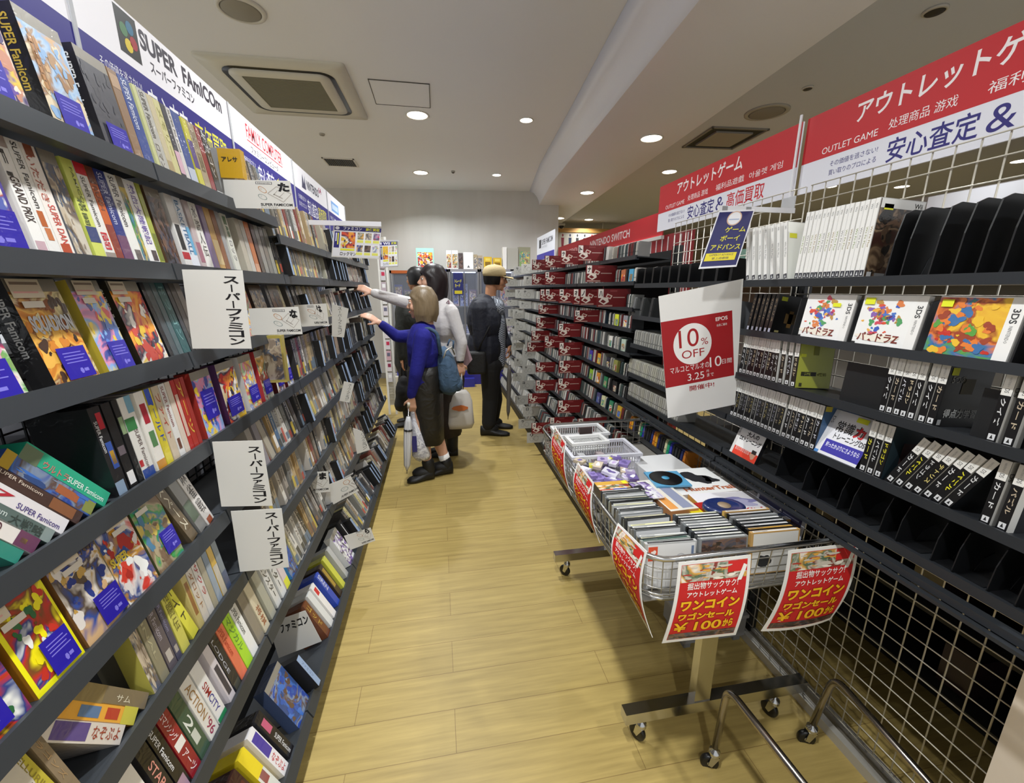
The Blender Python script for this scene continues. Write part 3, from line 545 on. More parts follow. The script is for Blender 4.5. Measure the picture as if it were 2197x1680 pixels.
    ('S', 380, 398, '141218', [('STAR', .2, .35, .75, .7, 'd89080')], [(0, 0, 1, .2, '9a6a80')]), ('S', 400, 416, '121014', [SF('e4e4e4', .2, .35, .6, .95)], [(0, 0, .8, .2, 'a8889a')]), ('S', 418, 436, '8c1420', [('ロマンシング', .2, .55, .7, .95, 'e8d8d8'), ('アーツ', .2, .05, .7, .35, 'e8d8d8')], [(.1, .4, .9, .52, 'e8e4dc')]), ('S', 438, 456, '3a5440', [('2', .2, .4, .8, .6, 'e0e4da')], [(.2, .2, .7, .38, 'c8ccc0')]),
    ('S', 458, 474, 'e6e2da', [("'96", .2, .05, .8, .25, '9a2850'), ('ACTION', .2, .3, .8, .85, 'a07848')], []), ('S', 476, 497, 'ecebe8', [('CITY', .2, .15, .7, .42, '2a2a90'), ('SIM', .2, .43, .7, .62, 'a01c28')], [(0, 0, 1, .07, '2a8a58')]), ('S', 499, 509, 'd8d0d4', [], [(.2, .1, .8, .6, '3a3848')]), ('S', 510, 522, '1a1c28', [('LODGE', .2, .3, .5, .9, 'b8bcc8')], [(.1, 0, .9, .12, '4a4a40')]), ('S', 523, 534, 'ec7a58', [SF('b8402c')], []),
    ('S', 535, 546, 'aada30', [('マジカル', .2, .3, .8, .9, '5a8840')], []), ('S', 547, 560, 'e8e8e4', [SF('4a4a48')], []), ('S', 561, 572, '8a8274', [], []), ('S', 573, 586, 'cfc4a8', [('将棋', .2, .1, .8, .5, '9a5838')], []), ('S', 587, 598, 'b8b8a8', [], []), ('S', 599, 609, 'e4e4e0', [('モンスター', .15, .2, .85, .9, '3a3a3a')], []), ('S', 610, 618, 'dcdcd8', [('マスター', .15, .2, .85, .9, '3a3a3a')], []), ('S', 619, 626, 'd8c8c8', [], [(0, 0, 1, .2, 'e0e040')]), ('F', 630, 642, 'sea', dict(side='3a8ac0', stext=None))],
8: [('S', 520, 541, '6a82b0', [('スーパー', .2, .1, .8, .8, '2a2a3a')], [(0, .8, 1, 1, '8a90c0')]), ('S', 543, 560, '262a38', [SF('c8ccd4', .25, .45, .6, .98)], [(.2, .05, .8, .12, 'a8a8a8')]), ('S', 562, 580, 'b8975a', [('剣', .2, .12, .8, .35, '2a1e14')], [(.1, .4, .9, .6, '8a6838')]), ('S', 582, 596, '3a1c18', [], [(.2, .2, .8, .8, '5a2820')]), ('S', 598, 611, 'e8d028', [], [(0, 0, 1, .5, 'd8d8d0'), (.2, .3, .8, .5, 'b03830')]), ('S', 613, 623, 'e6e2e2', [('なぞぷよ', .2, .05, .8, .4, 'c03a40')], [(.1, .45, .9, .9, '4a3a98')]), ('S', 625, 634, '17151a', [SF('d8d8d8', .3, .05, .7, .5)], [(.2, .6, .8, .85, 'c05a78')]),
    ('F', 645, 668, 'sea', dict(side='3a4868', stext=None)), ('S', 706, 712, '6a3a20', [('ゴッド', .2, .3, .8, .9, 'c8a848')], []), ('S', 713, 718, 'd8d8d4', [], []), ('S', 719, 725, 'e8e4e0', [], [(.2, .7, .8, .9, 'c82a30')]), ('S', 727, 732, '2a48b0', [('SIREN', .2, .5, .8, .95, 'd8dce8')], []), ('S', 733, 738, '3a2c1c', [], [(.2, .3, .8, .9, 'a88a38')]), ('S', 739, 745, 'c8c848', [], []), ('S', 746, 751, 'b0b0ac', [], []), ('F', 754, 762, 'manga', dict(side='e4e4e0', stext=None)), ('S', 766, 771, '141416', [], [(.2, .2, .4, .9, 'd0d0d0')])],
}
ART['mono'] = ['3a3a42', '42424a', '3e3e46', '46464e', '3c3c44', '44444c']
FILL = ['b8b0a4', 'c8c0b4', '8a8478', 'd4d0c8', '9a8a70', '6a625c', 'a8a8a4', '4a4644', 'c0a880', 'd8d4cc', '7a7a78', 'b89a6a', '5a5a60', 'c8c4bc', '903c34', '506a88', '8a8a84', 'a09890', '3a3a3c', 'c8bc88']
n_box = 0; RC = {}
fills = []
for i, c in enumerate(FILL*2):
    rnd = random.Random(i); c2 = rnd.choice(['8a6a50', '6a7a8a', 'b05040', 'e0dcd4', '50504c', 'c8b048'])
    tx = [SF('3a3a3a' if int(c[:2], 16) > 100 else 'd0ccc4')] if i % 3 else [('スーパー', .2, .3, .8, .9, '5a4a40' if int(c[:2], 16) > 100 else 'c8b8a0')]
    fills.append((c, spine_mesh(c, tx, deco=[(.08, rnd.uniform(.02, .1), .92, rnd.uniform(.2, .4), c2)], seed=i, w_=.0255)))
FILLO = []
def fill_obj(i):
    c, m = fills[i % len(fills)]
    while len(FILLO) < len(fills): FILLO.append(None)
    k = i % len(fills)
    if FILLO[k] is None: FILLO[k] = m.build('game_box'); return FILLO[k], c
    o = FILLO[k].copy(); COL.objects.link(o); return o, c
def lab_row(k, what):
    RC[k] = RC.get(k, -1)+1
    return '%s, %s along left rack %s' % (what, ordn(RC[k]), ROWN[k])
def unit_of(y):
    for u in range(6):
        if y < LB[u+1]: return u
    return 5
rndL = random.Random(11); PACK = MB()
MORE = []
for k, items in L_ROWS.items():
    X, z, th = LR[k]; last = None
    for it in items:
        y0 = yline(it[1], X, z); y1 = yline(it[2], X, z)
        if y0 < .3: y0 = y1-.105
        u = unit_of(y0)
        if it[0] == 'S':
            w_ = min(.034, max(.014, y1-y0-.0005)); L_ = SPH*(.99 if k != 8 else .95)
            texts = [t_ for t_ in it[4] if t_[0]]; deco = it[5] if len(it) > 5 else []; lean = it[6] if len(it) > 6 else 0; pal = it[7] if len(it) > 7 else None
            if isinstance(lean, (int, float)) and lean < -20: w_ = (y1-y0+.003)*math.cos(math.radians(lean))
            if isinstance(deco, (int, float)): lean = deco; deco = []
            o = spine_mesh(it[3], texts, deco=deco, w_=w_, h=L_, seed=it[1], pal=pal).build('game_box', M=M_left(k, y0, u, lean, w_=w_))
            tag(o, lab_row(k, '%s-spined game box%s' % (cname(it[3]), ' slumped sideways' if lean < -20 else '')), 'game box', 'boxed games on the left rack, '+ROWN[k])
        else:
            op = dict(it[4]); tg = op.pop('tag', None); st = op.pop('stick', None); bx = op.pop('boxes', None); w_ = op.pop('w', .105); w_ = min(w_, max(.02, y1-y0))
            if it[1] < 0: w_ = .105
            t = thing('game_box', lab_row(k, 'face-out %s game box, %s cover%s' % (cname(op.get('side', '121214')), {'fantasy': 'purple and yellow', 'castle': 'tan and sky-blue', 'mono': 'plain grey', 'hound': 'purple and cream', 'office': 'beige', 'meadow': 'green and yellow', 'dusk': 'dark brown', 'spring': 'pink and green', 'blaze': 'fiery orange', 'balloons': 'blue and red', 'robots': 'red and gold', 'candy': 'pale pink', 'toys': 'red and tan', 'heroes': 'yellow and green', 'knights': 'blue and tan', 'mecha': 'red and white', 'sea': 'deep blue', 'manga': 'white'}.get(it[3], 'printed'), '')), 'game box', group='boxed games on the left rack, '+ROWN[k], M=M_left(k, y0, u, off=.001))
            m = face_mesh(it[3], w_=w_, seed=int(it[1])+k, **op)
            if bx:
                f = Fr(m, (0, 0, 0), (1, 0, 0), (0, 0, 1), (0, -1, 0), w_, SPH); f.rect(0, 0, 1, 1, wrapm('d0c8b8'), 8)
                for q, c in enumerate(('6a5a78', 'b07858', 'b8a878', 'c8682c', '78806a', 'a07850')): f.rect(.05, .84-.15*q, .24, .95-.15*q, wrapm(c), 9)
                f.rect(.5, .1, .95, .55, wrapm('4a3c2c'), 9); f.text('シュート', .54, .2, .9, .3, wrapm('b8a890'), 10); f.text('THE REAL', .54, .38, .9, .48, wrapm('b8a890'), 10)
            m.build('cover', t)
            if tg: price_tag(t, *tg, w_=w_)
            if st: grade_sticker(t, *st, w_=w_)
        n_box += 1; last = max(y1, y0+w_)
    # continue the row with more wrapped spines as far as the third bay
    y = {1: 1.62, 2: last+.01, 3: 1.80, 4: last+.01, 5: 1.50, 6: 1.36, 7: last+.02, 8: last+.02}[k]
    if k == 6:   # behind the third white card
        pass
    while y < 2.57:
        ind = y < 2.2
        u = unit_of(y)
        for b in LB:
            if abs(y-b) < .0 or (y < b < y+.03): y = b+.004
        if rndL.random() < .05: y += .05; continue
        i = rndL.randrange(400); lean = rndL.choice([0, 0, 0, 0, -4, -7]) if k > 4 else rndL.choice([0, 0, 0, -2])
        MM = M_left(k, y, unit_of(y), lean, off=rndL.uniform(0, .006), w_=.0255)
        if not ind: PACK.merge(fills[i % len(fills)][1], MM); y += .027+(.012 if lean else 0); continue
        o, c = fill_obj(i); o.matrix_world = MM
        tag(o, lab_row(k, '%s-spined wrapped game box' % cname(c)), 'game box', 'boxed games on the left rack, '+ROWN[k]); n_box += 1
        y += .027+(.012 if lean else 0)
tag(PACK.build('packed_game_boxes'), 'packed run of wrapped game boxes filling the third bay of the left rack', 'game boxes', kind='stuff')
print('BOXES', n_box)
# far bays: packed loose cartridges and boxes + black dividers with pale blue labels
DIVM = None; DN = {}
def divider(k, y, n):
    n = DN.get(k, 0); DN[k] = n+1
    global DIVM
    M = M_left(k, y, unit_of(y), 0, off=-.03, w_=.02)
    lb = 'black divider with pale blue edge label, far left rack %s, %s along' % (ROWN[k], ordn(n))
    if DIVM is None:
        m = MB(); m.box((0, 0, 0), (.024, .115, .135), DARK); f = Fr(m, (0, 0, 0), (1, 0, 0), (0, 0, 1), (0, -1, 0), .024, .135); f.rect(.05, .02, .95, .98, card('8fa3c0')); f.text('ファミコン', .3, .3, .7, .8, card('4a5878'), 2, -90, res=1)
        DIVM = m.build('shelf_divider', M=M); o = DIVM
    else: o = DIVM.copy(); COL.objects.link(o); o.matrix_world = M
    tag(o, lb, 'divider', 'black dividers with pale blue labels')
far = MB(); rf = random.Random(3); FC = ['a8a4a0', '8a8684', 'c4c0ba', '6a6664', 'b09a88', '54504e', 'd4d2ce', '9a8878', 'c8bfa0', '884a40', 'b8b4a0', '44444a', '7a8088']
for k in LR:
    X, z, th = LR[k]; y = 2.63; n = 0
    while y < 4.06:
        for b in LB:
            if y < b < y+.03: y = b+.004
        q = rf.random()
        if q < (.13 if k > 1 else .05): divider(k, y, n); n += 1; y += .03; continue
        if q < .26: y += .04; continue
        w_ = rf.uniform(.012, .028); h = rf.uniform(.11, .17); c = rf.choice(FC); M = M_left(k, y, unit_of(y), rf.choice([0, 0, -5]), w_=w_); far.box((0, 0, 0), (w_, .09, h), wrapm(c), M)
        far.box((.002, -.0006, h*.1), (w_-.002, -.0002, h*.35), wrapm(rf.choice(FC)), M); y += w_+.002
tag(far.build('packed_game_cartridges'), 'packed rows of wrapped game cartridges and boxes filling the far left bays', 'game cartridges', kind='stuff')
# dividers nearer, on the third bay
for k, pxs in {2: (622,), 3: (668,), 4: (716, 690), 5: (668, 750), 6: (715,), 7: (720, 735), 8: (678, 775)}.items():
    for q, px in enumerate(pxs): divider(k, yline(px, LR[k][0]+.012, LR[k][1]), 40+q)
# ---- projecting title cards on the left rack
def card_at(name, label, pts, y, deco, group, curl=0, th=.0012, m0=None):
    P = [aty(px, py, y) for px, py in pts]     # tl, tr, br, bl
    o_ = P[3]; u = (P[2]-P[3]); v = (P[0]-P[3]); n = u.cross(v).normalized()
    if n.y > 0: n = -n
    m = MB(); m.prism([P[3]-o_, P[2]-o_, P[1]-o_, P[0]-o_], -n*th, m0 or PAPER)
    w_, h = u.length, v.length; f = Fr(m, (0, 0, 0), u.normalized(), v.normalized(), n, w_, h)
    deco(f); t = m.build(name); t.location = o_; return tag(t, label, 'sign', group)
def d_sfc(f): f.text('スーパーファミコン', .64, .05, .9, .93, INK, vert=True, bold=.03)
card_at('title_card', 'large white vertical katakana card, topmost of three on left rack', [(390, 578), (520, 580), (540, 748), (413, 748)], 1.142, d_sfc, 'large white katakana cards', )
card_at('title_card', 'large white vertical katakana card, middle of three on left rack', [(455, 948), (562, 945), (585, 1085), (475, 1087)], 1.13, d_sfc, 'large white katakana cards')
card_at('title_card', 'large white vertical katakana card, lowest of three on left rack', [(495, 1097), (604, 1091), (620, 1217), (515, 1227)], 1.13, d_sfc, 'large white katakana cards')
def d_fc(f): f.text('ファミコン', .2, .6, .85, .85, INK, rot=0, bold=.03)
card_at('title_card', 'white card with slanted black katakana low beside the floor', [(575, 1338), (655, 1310), (690, 1376), (598, 1412)], 1.42, d_fc, 'large white katakana cards')
def kana(ch):
    def fn(f):
        a0 = .42
        f.text(ch, .78, .62, .95, .95, INK, bold=.06); ln = card('b0a8a0'); lo = card('c08a5a'); lg = card('8a9894')
        f.rect(.46, .87, .7, .96, card('5a5a64')); f.rect(.47, .885, .69, .945, PAPER, 2); f.text('Nintendo', .49, .89, .67, .94, card('3a3a44'), 3)
        def loop(cx, cy, rx, ry, ang, m):
            n = 18; a = math.radians(ang); asp = f.h/f.w
            for i in range(n):
                q = [(cx+(rx*s_*math.cos(t)*math.cos(a)-ry*s_*math.sin(t)*math.sin(a))*asp, cy+rx*s_*math.cos(t)*math.sin(a)+ry*s_*math.sin(t)*math.cos(a)) for t in (2*PI*i/n, 2*PI*(i+1)/n) for s_ in (1, .84)]
                f.poly([q[0], q[1], q[3], q[2]], m, 2)
        for cx, cy, an, m in ((.55, .68, -35, lo), (.54, .42, -25, lg)): loop(cx, cy, .17, .085, an, m); loop(cx-.02, cy+.02, .03, .03, 0, m)
        P_ = [(.62, .55), (.76, .8), (.97, .55), (.84, .25)]
        for i in range(4):
            a, b = P_[i], P_[(i+1) % 4]; f.poly([(a[0], a[1]-.012), (b[0], b[1]-.012), (b[0], b[1]+.016), (a[0], a[1]+.016)], ln, 2); 
        f.poly([(.7, .5), (.71, .5), (.78, .68), (.77, .68)], ln, 2); f.poly([(.78, .42), (.79, .42), (.87, .6), (.86, .6)], ln, 2); f.poly([(.7, .52), (.83, .36), (.835, .39), (.71, .55)], ln, 2)
        f.text('SUPER FAMICOM', .5, .1, .97, .2, INK, bold=.03); f.text('スーパーファミコン', .5, .02, .75, .075, card('4a4a4a'))
    return fn
KC = [('た', [(478, 385), (622, 388), (633, 449), (487, 446)], 1.52, 'top shelf'), ('な', [(533, 662), (640, 658), (649, 717), (541, 719)], 1.50, 'third shelf, left of a matching card'), ('は', [(630, 655), (700, 651), (706, 698), (648, 701)], 1.87, 'third shelf, right of a matching card'),
      ('ま', [(610, 1018), (704, 1011), (708, 1055), (615, 1063)], 1.86, 'sixth shelf, left of a tilted one'), ('や', [(704, 1040), (752, 1021), (770, 1053), (692, 1095)], 1.95, 'sixth shelf, tilted down to the left'), ('ら', [(738, 1150), (795, 1132), (805, 1160), (752, 1180)], 1.93, 'bottom shelf, jutting over the floor')]
for ch, pts, y, wh in KC: card_at('index_card', 'white hiragana card with controller drawing, left rack %s' % wh, pts, y, kana(ch), 'white hiragana index cards')
for pts, y, wh in (([(712, 652), (748, 662), (738, 724), (712, 722)], 2.2, 'white curled card with upside-down katakana near the reaching hands'), ([(738, 818), (760, 823), (750, 864), (728, 860)], 2.35, 'small white tilted katakana card halfway down the far left rack'), ([(757, 918), (778, 926), (794, 965), (766, 974)], 2.35, 'small white card with slanted katakana low on the far left rack')):
    card_at('title_card', wh, pts, y, lambda f: f.text('スーパーファミコン', .5, .08, .8, .92, INK, vert=True, res=1), 'small white katakana cards')
# ---- buying-price posters hung on rails
def d_buy(title):
    def fn(f):
        f.rect(.02, .03, .98, .97, card('e8e8ee')); f.rect(.02, .84, .98, .97, card('2a2678'), 2); f.text(title, .2, .86, .58, .96, card('f0f0f6'), 3, bold=.03); f.text('高価買取', .66, .86, .95, .96, card('e4e43a'), 3, bold=.03)
        f.poly([(.08+.045*math.cos(q*PI/6), .91+.05*math.sin(q*PI/6)) for q in range(12)], card('e8e8f0'), 3); f.rect(.03, .3, .14, .8, card('2a2678'), 2); f.rect(.055, .5, .08, .76, card('d8d8f0'), 3); f.rect(.095, .4, .12, .76, card('d8d83a'), 3)
        f.scene('robots', 4, .17, .3, .46, .8, 8, 2); f.rect(.17, .22, .46, .28, card('e4e43a'), 3); f.text('ロックマン', .17, .06, .5, .18, INK, 3, bold=.02)
        for i in range(6):
            a = .49+(i % 3)*.165; b = .47 if i < 3 else .08; f.rect(a, b, a+.15, b+.34, card('fafafa'), 2); f.scene(('toys', 'office', 'spring', 'knights', 'dusk', 'candy')[i], i, a+.01, b+.12, a+.14, b+.33, 3, 3); f.rect(a+.01, b+.02, a+.14, b+.1, card('e6e66a'), 3)
    return fn
card_at('price_poster', 'blue and white price poster with product photos, nearer and larger', [(716, 482), (812, 484), (814, 556), (711, 551)], 2.45, d_buy('ファミコン'), 'hanging price posters')
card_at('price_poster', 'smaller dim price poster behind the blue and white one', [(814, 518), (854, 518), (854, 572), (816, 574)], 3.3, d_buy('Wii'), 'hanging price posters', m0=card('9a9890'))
m = MB(); a = aty(655, 477, 2.45); b = aty(818, 484, 2.45); m.box((0, -.004, -.012), (b.x-a.x, .004, .012), mat('e8e8ee', .3)); o = m.build('hanging_rail'); o.location = a; tag(o, 'white flat rail reaching out over the aisle and carrying the price poster', 'rail')
m = MB(); a = aty(790, 516, 3.3); b = aty(856, 516, 3.3); m.box((-.1, -.004, -.006), (b.x-a.x, -.0005, .006), mat('c8c8cc', .3)); o = m.build('hanging_rail'); o.location = (a.x, 3.306, a.z); tag(o, 'thin pale rail carrying the smaller dim price poster', 'rail')
# wrapped items standing on the upper left shelves
def loose_box(name, label, cat, px0, px1, pyb, h, y, col, pal=None, d=.03, x=None, txt=None, seed=1, group=None):
    a = aty(px0, pyb, y); b = aty(px1, pyb, y); m = MB(); w_ = b.x-a.x; m.box((0, 0, 0), (w_, d, h), wrapm(col)); f = Fr(m, (0, 0, 0), (1, 0, 0), (0, 0, 1), (0, -1, 0), w_, h)
    if pal: f.scene(pal, seed, .06, .06, .94, .94)
    for t_ in (txt or []): f.text(*t_[:5], wrapm(t_[5]), 6, bold=.03)
    o = m.build(name); o.location = a; return tag(o, label, cat, group)
loose_box('game_box', 'yellow wrapped game box standing on the left top shelf behind a hiragana card', 'game box', 474, 522, 381, .085, 1.58, 'd8a818', txt=[('アレサ', .15, .55, .85, .72, '2a2a28')])
loose_box('game_box', 'yellow book-like game box with framed cover right of the tall white card', 'game box', 556, 616, 822, .172, 1.62, 'b8a850', 'office')
# ------------------------------------------------------------------ right display racks
RR = {1: (1.05, 1.478, 3), 2: (1.05, 1.314, 8), 3: (1.05, 1.160, 4), 4: (1.05, .997, 6), 5: (1.05, .865, 4)}
RF = {1: (1.05, 1.626, 3), 2: (1.05, 1.492, 3), 3: (1.05, 1.352, 3), 4: (1.05, 1.238, 3), 5: (1.05, 1.100, 4), 6: (1.05, .962, 5), 7: (1.05, .830, 6), 8: (1.04, .700, 8), 9: (1.02, .545, 10), 10: (.98, .39, 12), 11: (.92, .235, 16), 12: (.88, .10, 18)}
XG = 1.26
RN = dict(zip(range(1, 13), ['top shelf']+[q+' shelf' for q in 'second third fourth fifth sixth seventh eighth ninth tenth eleventh'.split()]+['bottom shelf']))
def M_right(tab, k, y, lean=0, off=0, w_=.017, dz=0):      # y = far (left in view) front corner
    X, z, th = tab[k]
    M = Matrix.Translation((X, y, z)) @ Matrix.Rotation(-PI/2, 4, 'Z') @ Matrix.Rotation(-math.radians(th), 4, 'X') @ Matrix.Translation((0, .004+off, dz))
    if lean < 0: M = M @ Matrix.Rotation(math.radians(lean), 4, 'Y')
    elif lean > 0: M = M @ Matrix.Translation((w_, 0, 0)) @ Matrix.Rotation(math.radians(lean), 4, 'Y') @ Matrix.Translation((-w_, 0, 0))
    return M
def right_shelf(t, tab, k, y0, y1, xb, lip=.018):
    X, z, th = tab[k]; r = math.radians(th); D = (xb-X)/math.cos(r)-.004; w_ = y1-y0; m = MB()
    M = Matrix.Translation((X-t.location.x, y1-t.location.y-.003, z)) @ Matrix.Rotation(-PI/2, 4, 'Z') @ Matrix.Rotation(-r, 4, 'X')
    m.box((0, 0, -.006), (w_-.006, D, -.0005), SHELF_R, M); m.box((0, -.008, -lip), (w_-.006, -.0005, .004), SHELF_R, M); m.box((0, -.0005, -lip), (w_-.006, .012, -lip+.004), SHELF_R, M)
    if k == 5 and tab is RR:
        m.box((0, -.03, -.05), (w_-.006, -.008, -.034), SHELF_R, M); m.box((0, -.045, -.06), (w_-.006, -.03, -.052), SHELF_R, M)
    m.build('shelf', t)
def right_rack(y0, y1, tab, label, grid0, base):
    t = thing('display_rack', label, 'shelf rack', (XG, y0, 0), group='racks along the right')
    for k in tab: right_shelf(t, tab, k, y0, y1, XG-.012)
    for yy in (y0+.001, y1-.027):
        m = MB(); m.box((.004, yy-y0, .02), (.034, yy-y0+.025, 1.68), SHELF_D)
        for i in range(50): m.box((.003, yy-y0+.009, .1+i*.031), (.004, yy-y0+.014, .118+i*.031), BLACK)
        m.build('upright', t)
    if len(tab) > 6: m = MB(); m.box((.0, .03, .03), (.003, y1-y0-.03, 1.66), mat('121213', .6)); m.build('back_panel', t)
    return t
def grid_thing(y0, y1, label, z0=.06, z1=1.80):
    t = thing('wire_grid_panel', label, 'wire panel', (XG, y0, 0)); m = MB()
    w_ = y1-y0; r = .0019
    n = round(w_/.05)
    for i in range(n+1): y = w_*i/n; m.tube([(-.006, y, z0), (-.006, y, z1)], r, GRIDW, 6)
    k = round((z1-z0)/.05)
    for i in range(k+1): z = z0+(z1-z0)*i/k; m.tube([(-.0105, 0, z), (-.0105, w_, z)], r, GRIDW, 6)
    m.build('wires', t); return t
r1 = right_rack(.42, 1.32, RR, 'black display rack under the large red banner, nearest on the right', .06, None)
r2 = right_rack(1.322, 2.15, RR, 'black display rack behind the ten-percent-off poster on the right', .06, None)
RG = dict(RF)
r3 = right_rack(2.152, 3.10, RG, 'black many-shelved rack of dark red cards, middle right', .06, None)
r4 = right_rack(3.102, 4.05, RG, 'black many-shelved rack behind the man in the cap, right side', .06, None)
r5 = right_rack(4.052, 6.15, RG, 'farthest right rack filled with grey cards near the back wall', .06, None)
grid_thing(.36, 1.318, 'white wire grid panel behind and below the nearest right rack', .07, 1.79); grid_thing(1.34, 2.15, 'white wire grid panel behind the small navy hanging sign', .07, 1.79)
m = MB()
m.box((-.035, 0, .0), (-.012, 1.8, .035), mat('b8b4aa', .4, .3)); m.box((.012, 0, .0), (.035, 1.8, .035), mat('b8b4aa', .4, .3)); o = m.build('grid_base_rail'); o.location = (XG, .35, 0)
tag(o, 'pale double metal rail on the floor under the white wire grid', 'rail')
for y0, y1, n in ((2.152, 3.10, 'third'), (3.102, 4.05, 'fourth'), (4.052, 6.15, 'farthest')):
    m = MB(); m.box((.87, y0, 0), (.876, y1-.003, .075), mat('17130f', .6)); m.box((.876, y0, .0), (XG-.02, y1-.003, .02), SHELF_D); o = m.build('plinth'); tag(o, 'low dark kick board of the %s right rack bay' % n, 'plinth')
# ---- red banners
def right_banner(y0, y1, ya, h, label, korean, end):
    t = thing('header_banner', label, 'banner', (XG+.01, y1, ya), (0, 0, -PI/2), 'red and white outlet banners'); w_ = y1-y0
    m = MB(); m.box((0, 0, 0), (w_, .006, h), card('e4e4ec')); f = Fr(m, (0, 0, 0), (1, 0, 0), (0, 0, 1), (0, -1, 0), w_, h)
    f.rect(0, .40, 1, 1, card('c01f26')); W_ = card('f4ecec'); B_ = card('2c2676'); R_ = card('c8202c')
    f.text('アウトレットゲーム', .19, .68, .70, .93, W_, bold=.02); f.text('OUTLET GAME', .08, .45, .27, .53, W_)
    f.text('处理商品 游戏', .30, .47, .47, .58, W_); f.text('福利品遊戲', .53, .47, .72, .58, W_)
    if korean: f.text('아울렛 게임', .75, .47, .93, .57, W_)
    f.text('その価値を逃さない!', .12, .26, .28, .33, B_); f.text('買い取りのプロによる', .12, .15, .28, .22, B_)
    f.text('安心査定', .31, .1, .53, .36, B_, bold=.012); f.text('&', .545, .11, .60, .34, B_, res=8); f.text('高価買取', .62, .1, .85, .36, R_, bold=.008)
    m.build('panel', t); return t
right_banner(1.415, 2.375, 1.775, .24, 'smaller-looking red and white banner in the middle, left of the white seam', True, 0)
right_banner(.44, 1.395, 1.775, .24, 'large red and white banner running off the right edge', False, 0)
m = MB(); m.box((-.002, -.004, -.02), (.002, .004, .25), mat('e8e8ec', .3)); m.box((-.003, -.03, -.05), (.0, .03, -.01), mat('d4d6da', .2, alpha=.6)); o = m.build('banner_seam_post'); o.location = (XG-.01, 1.405, 1.78); tag(o, 'thin white post joining the two red banners', 'post')
def sfc_small():
    t = thing('header_sign', 'small white and blue sign at the far end of the right rack', 'sign', (1.24, 5.28, 1.80), (0, 0, -PI/2)); w_ = .8; h = .27
    m = MB(); m.box((0, 0, 0), (w_, .006, h), card('e8eaf2')); f = Fr(m, (0, 0, 0), (1, 0, 0), (0, 0, 1), (0, -1, 0), w_, h); f.rect(0, 0, 1, .25, card('3a34a0')); f.rect(.14, .5, .26, .85, card('1c1c20')); f.text('SUPER FAMICOM', .3, .6, .9, .82, card('4a4a54'), bold=.02); f.text('スーパーファミコン', .3, .45, .62, .56, card('4a4a54')); m.build('panel', t)
    for x in (.1, .7): m = MB(); m.box((x, .006, -.5), (x+.015, .02, .1), SHELF_D); m.build('post', t)
sfc_small()
# ---- game cases on the near right rack
def ds_mesh(kind='ds', txt=None, tc='e8e8e8', cover=None, ctxt=None, h=.135, w_=.0165, d=.125, low='101012', seed=0, plain=False):
    m = MB(); m.box((0, 0, 0), (w_, d, h), mat('111113' if kind != 'wii' else 'bcbab6', .35)); F = faces(m, w_, d, h); f = F['front']; g = F['right']
    W_ = mat('e4e2dc', .35)
    if kind == 'ds':
        f.rect(.02, 0, .98, 1, mat(low, .35)); f.rect(.02, .7, .98, 1, W_, 2)
        f.text('DS', .3, .74, .7, .8, card('3a3a3c'), 3, -90); f.text('NINTENDO', .4, .82, .6, .96, card('9a9a98'), 3, -90, res=1)
        if txt: f.text(txt, .25, .26, .75, .66, card(tc), 3, -90, bold=.02)
        f.rect(.18, .04, .82, .13, card('d8d8d8'), 3); f.poly([(.35, .06), (.65, .06), (.5, .12)], card('202020'), 4)
    elif kind == 'wii':
        f.rect(.07, 0, .9, 1, mat('efeeea', .3)); F['top'].rect(0, 0, 1, 1, mat('e4e2de', .3)); f.text('Wii', .3, .88, .7, .94, card('8a8a8a'), 3, -90); f.text('Wii Fit Plus', .3, .4, .7, .66, card(tc), 3, -90, res=1)
        f.rect(.1, .03, .9, .11, card('2a2a34'), 3); f.poly([(.3, .045), (.7, .045), (.5, .1)], card('d8d8d8'), 4)
    elif kind == 'dark':
        f.rect(.05, 0, .95, 1, mat('241c18', .35)); f.text(txt or 'ソウル', .3, .3, .7, .9, card('a89070'), 3, -90, res=1); f.rect(.2, .03, .8, .13, card('a8a8b8'), 3)
    if cover:
        if cover in ART: g.scene(cover, seed, .01, .01, .99, .99, 10)
        else: g.rect(.01, .01, .99, .99, mat(cover, .35))
        for t_ in (ctxt or []):
            if t_[0]: g.text(*t_[:5], card(t_[5]), 6, t_[6] if len(t_) > 6 else 0, bold=.02)
            else: g.rect(*t_[1:5], card(t_[5]), 6)
    elif kind == 'ds': g.rect(.0, 0, .16, 1, W_); g.rect(.16, 0, 1, 1, mat('26272b', .35)); g.text('DS', .03, .7, .12, .82, card('3a3a3c'), 3, -90)
    elif kind == 'wii': g.rect(0, 0, 1, 1, mat('efeeea', .3))
    return m
def yl(tab, k, px): return yline(px, tab[k][0], tab[k][1])
protoDS = [None]*6
TXTS = ['ドラゴン', 'テトリス', 'マリオネット', 'クイズ', 'カード', 'パズル']
cntR = {}
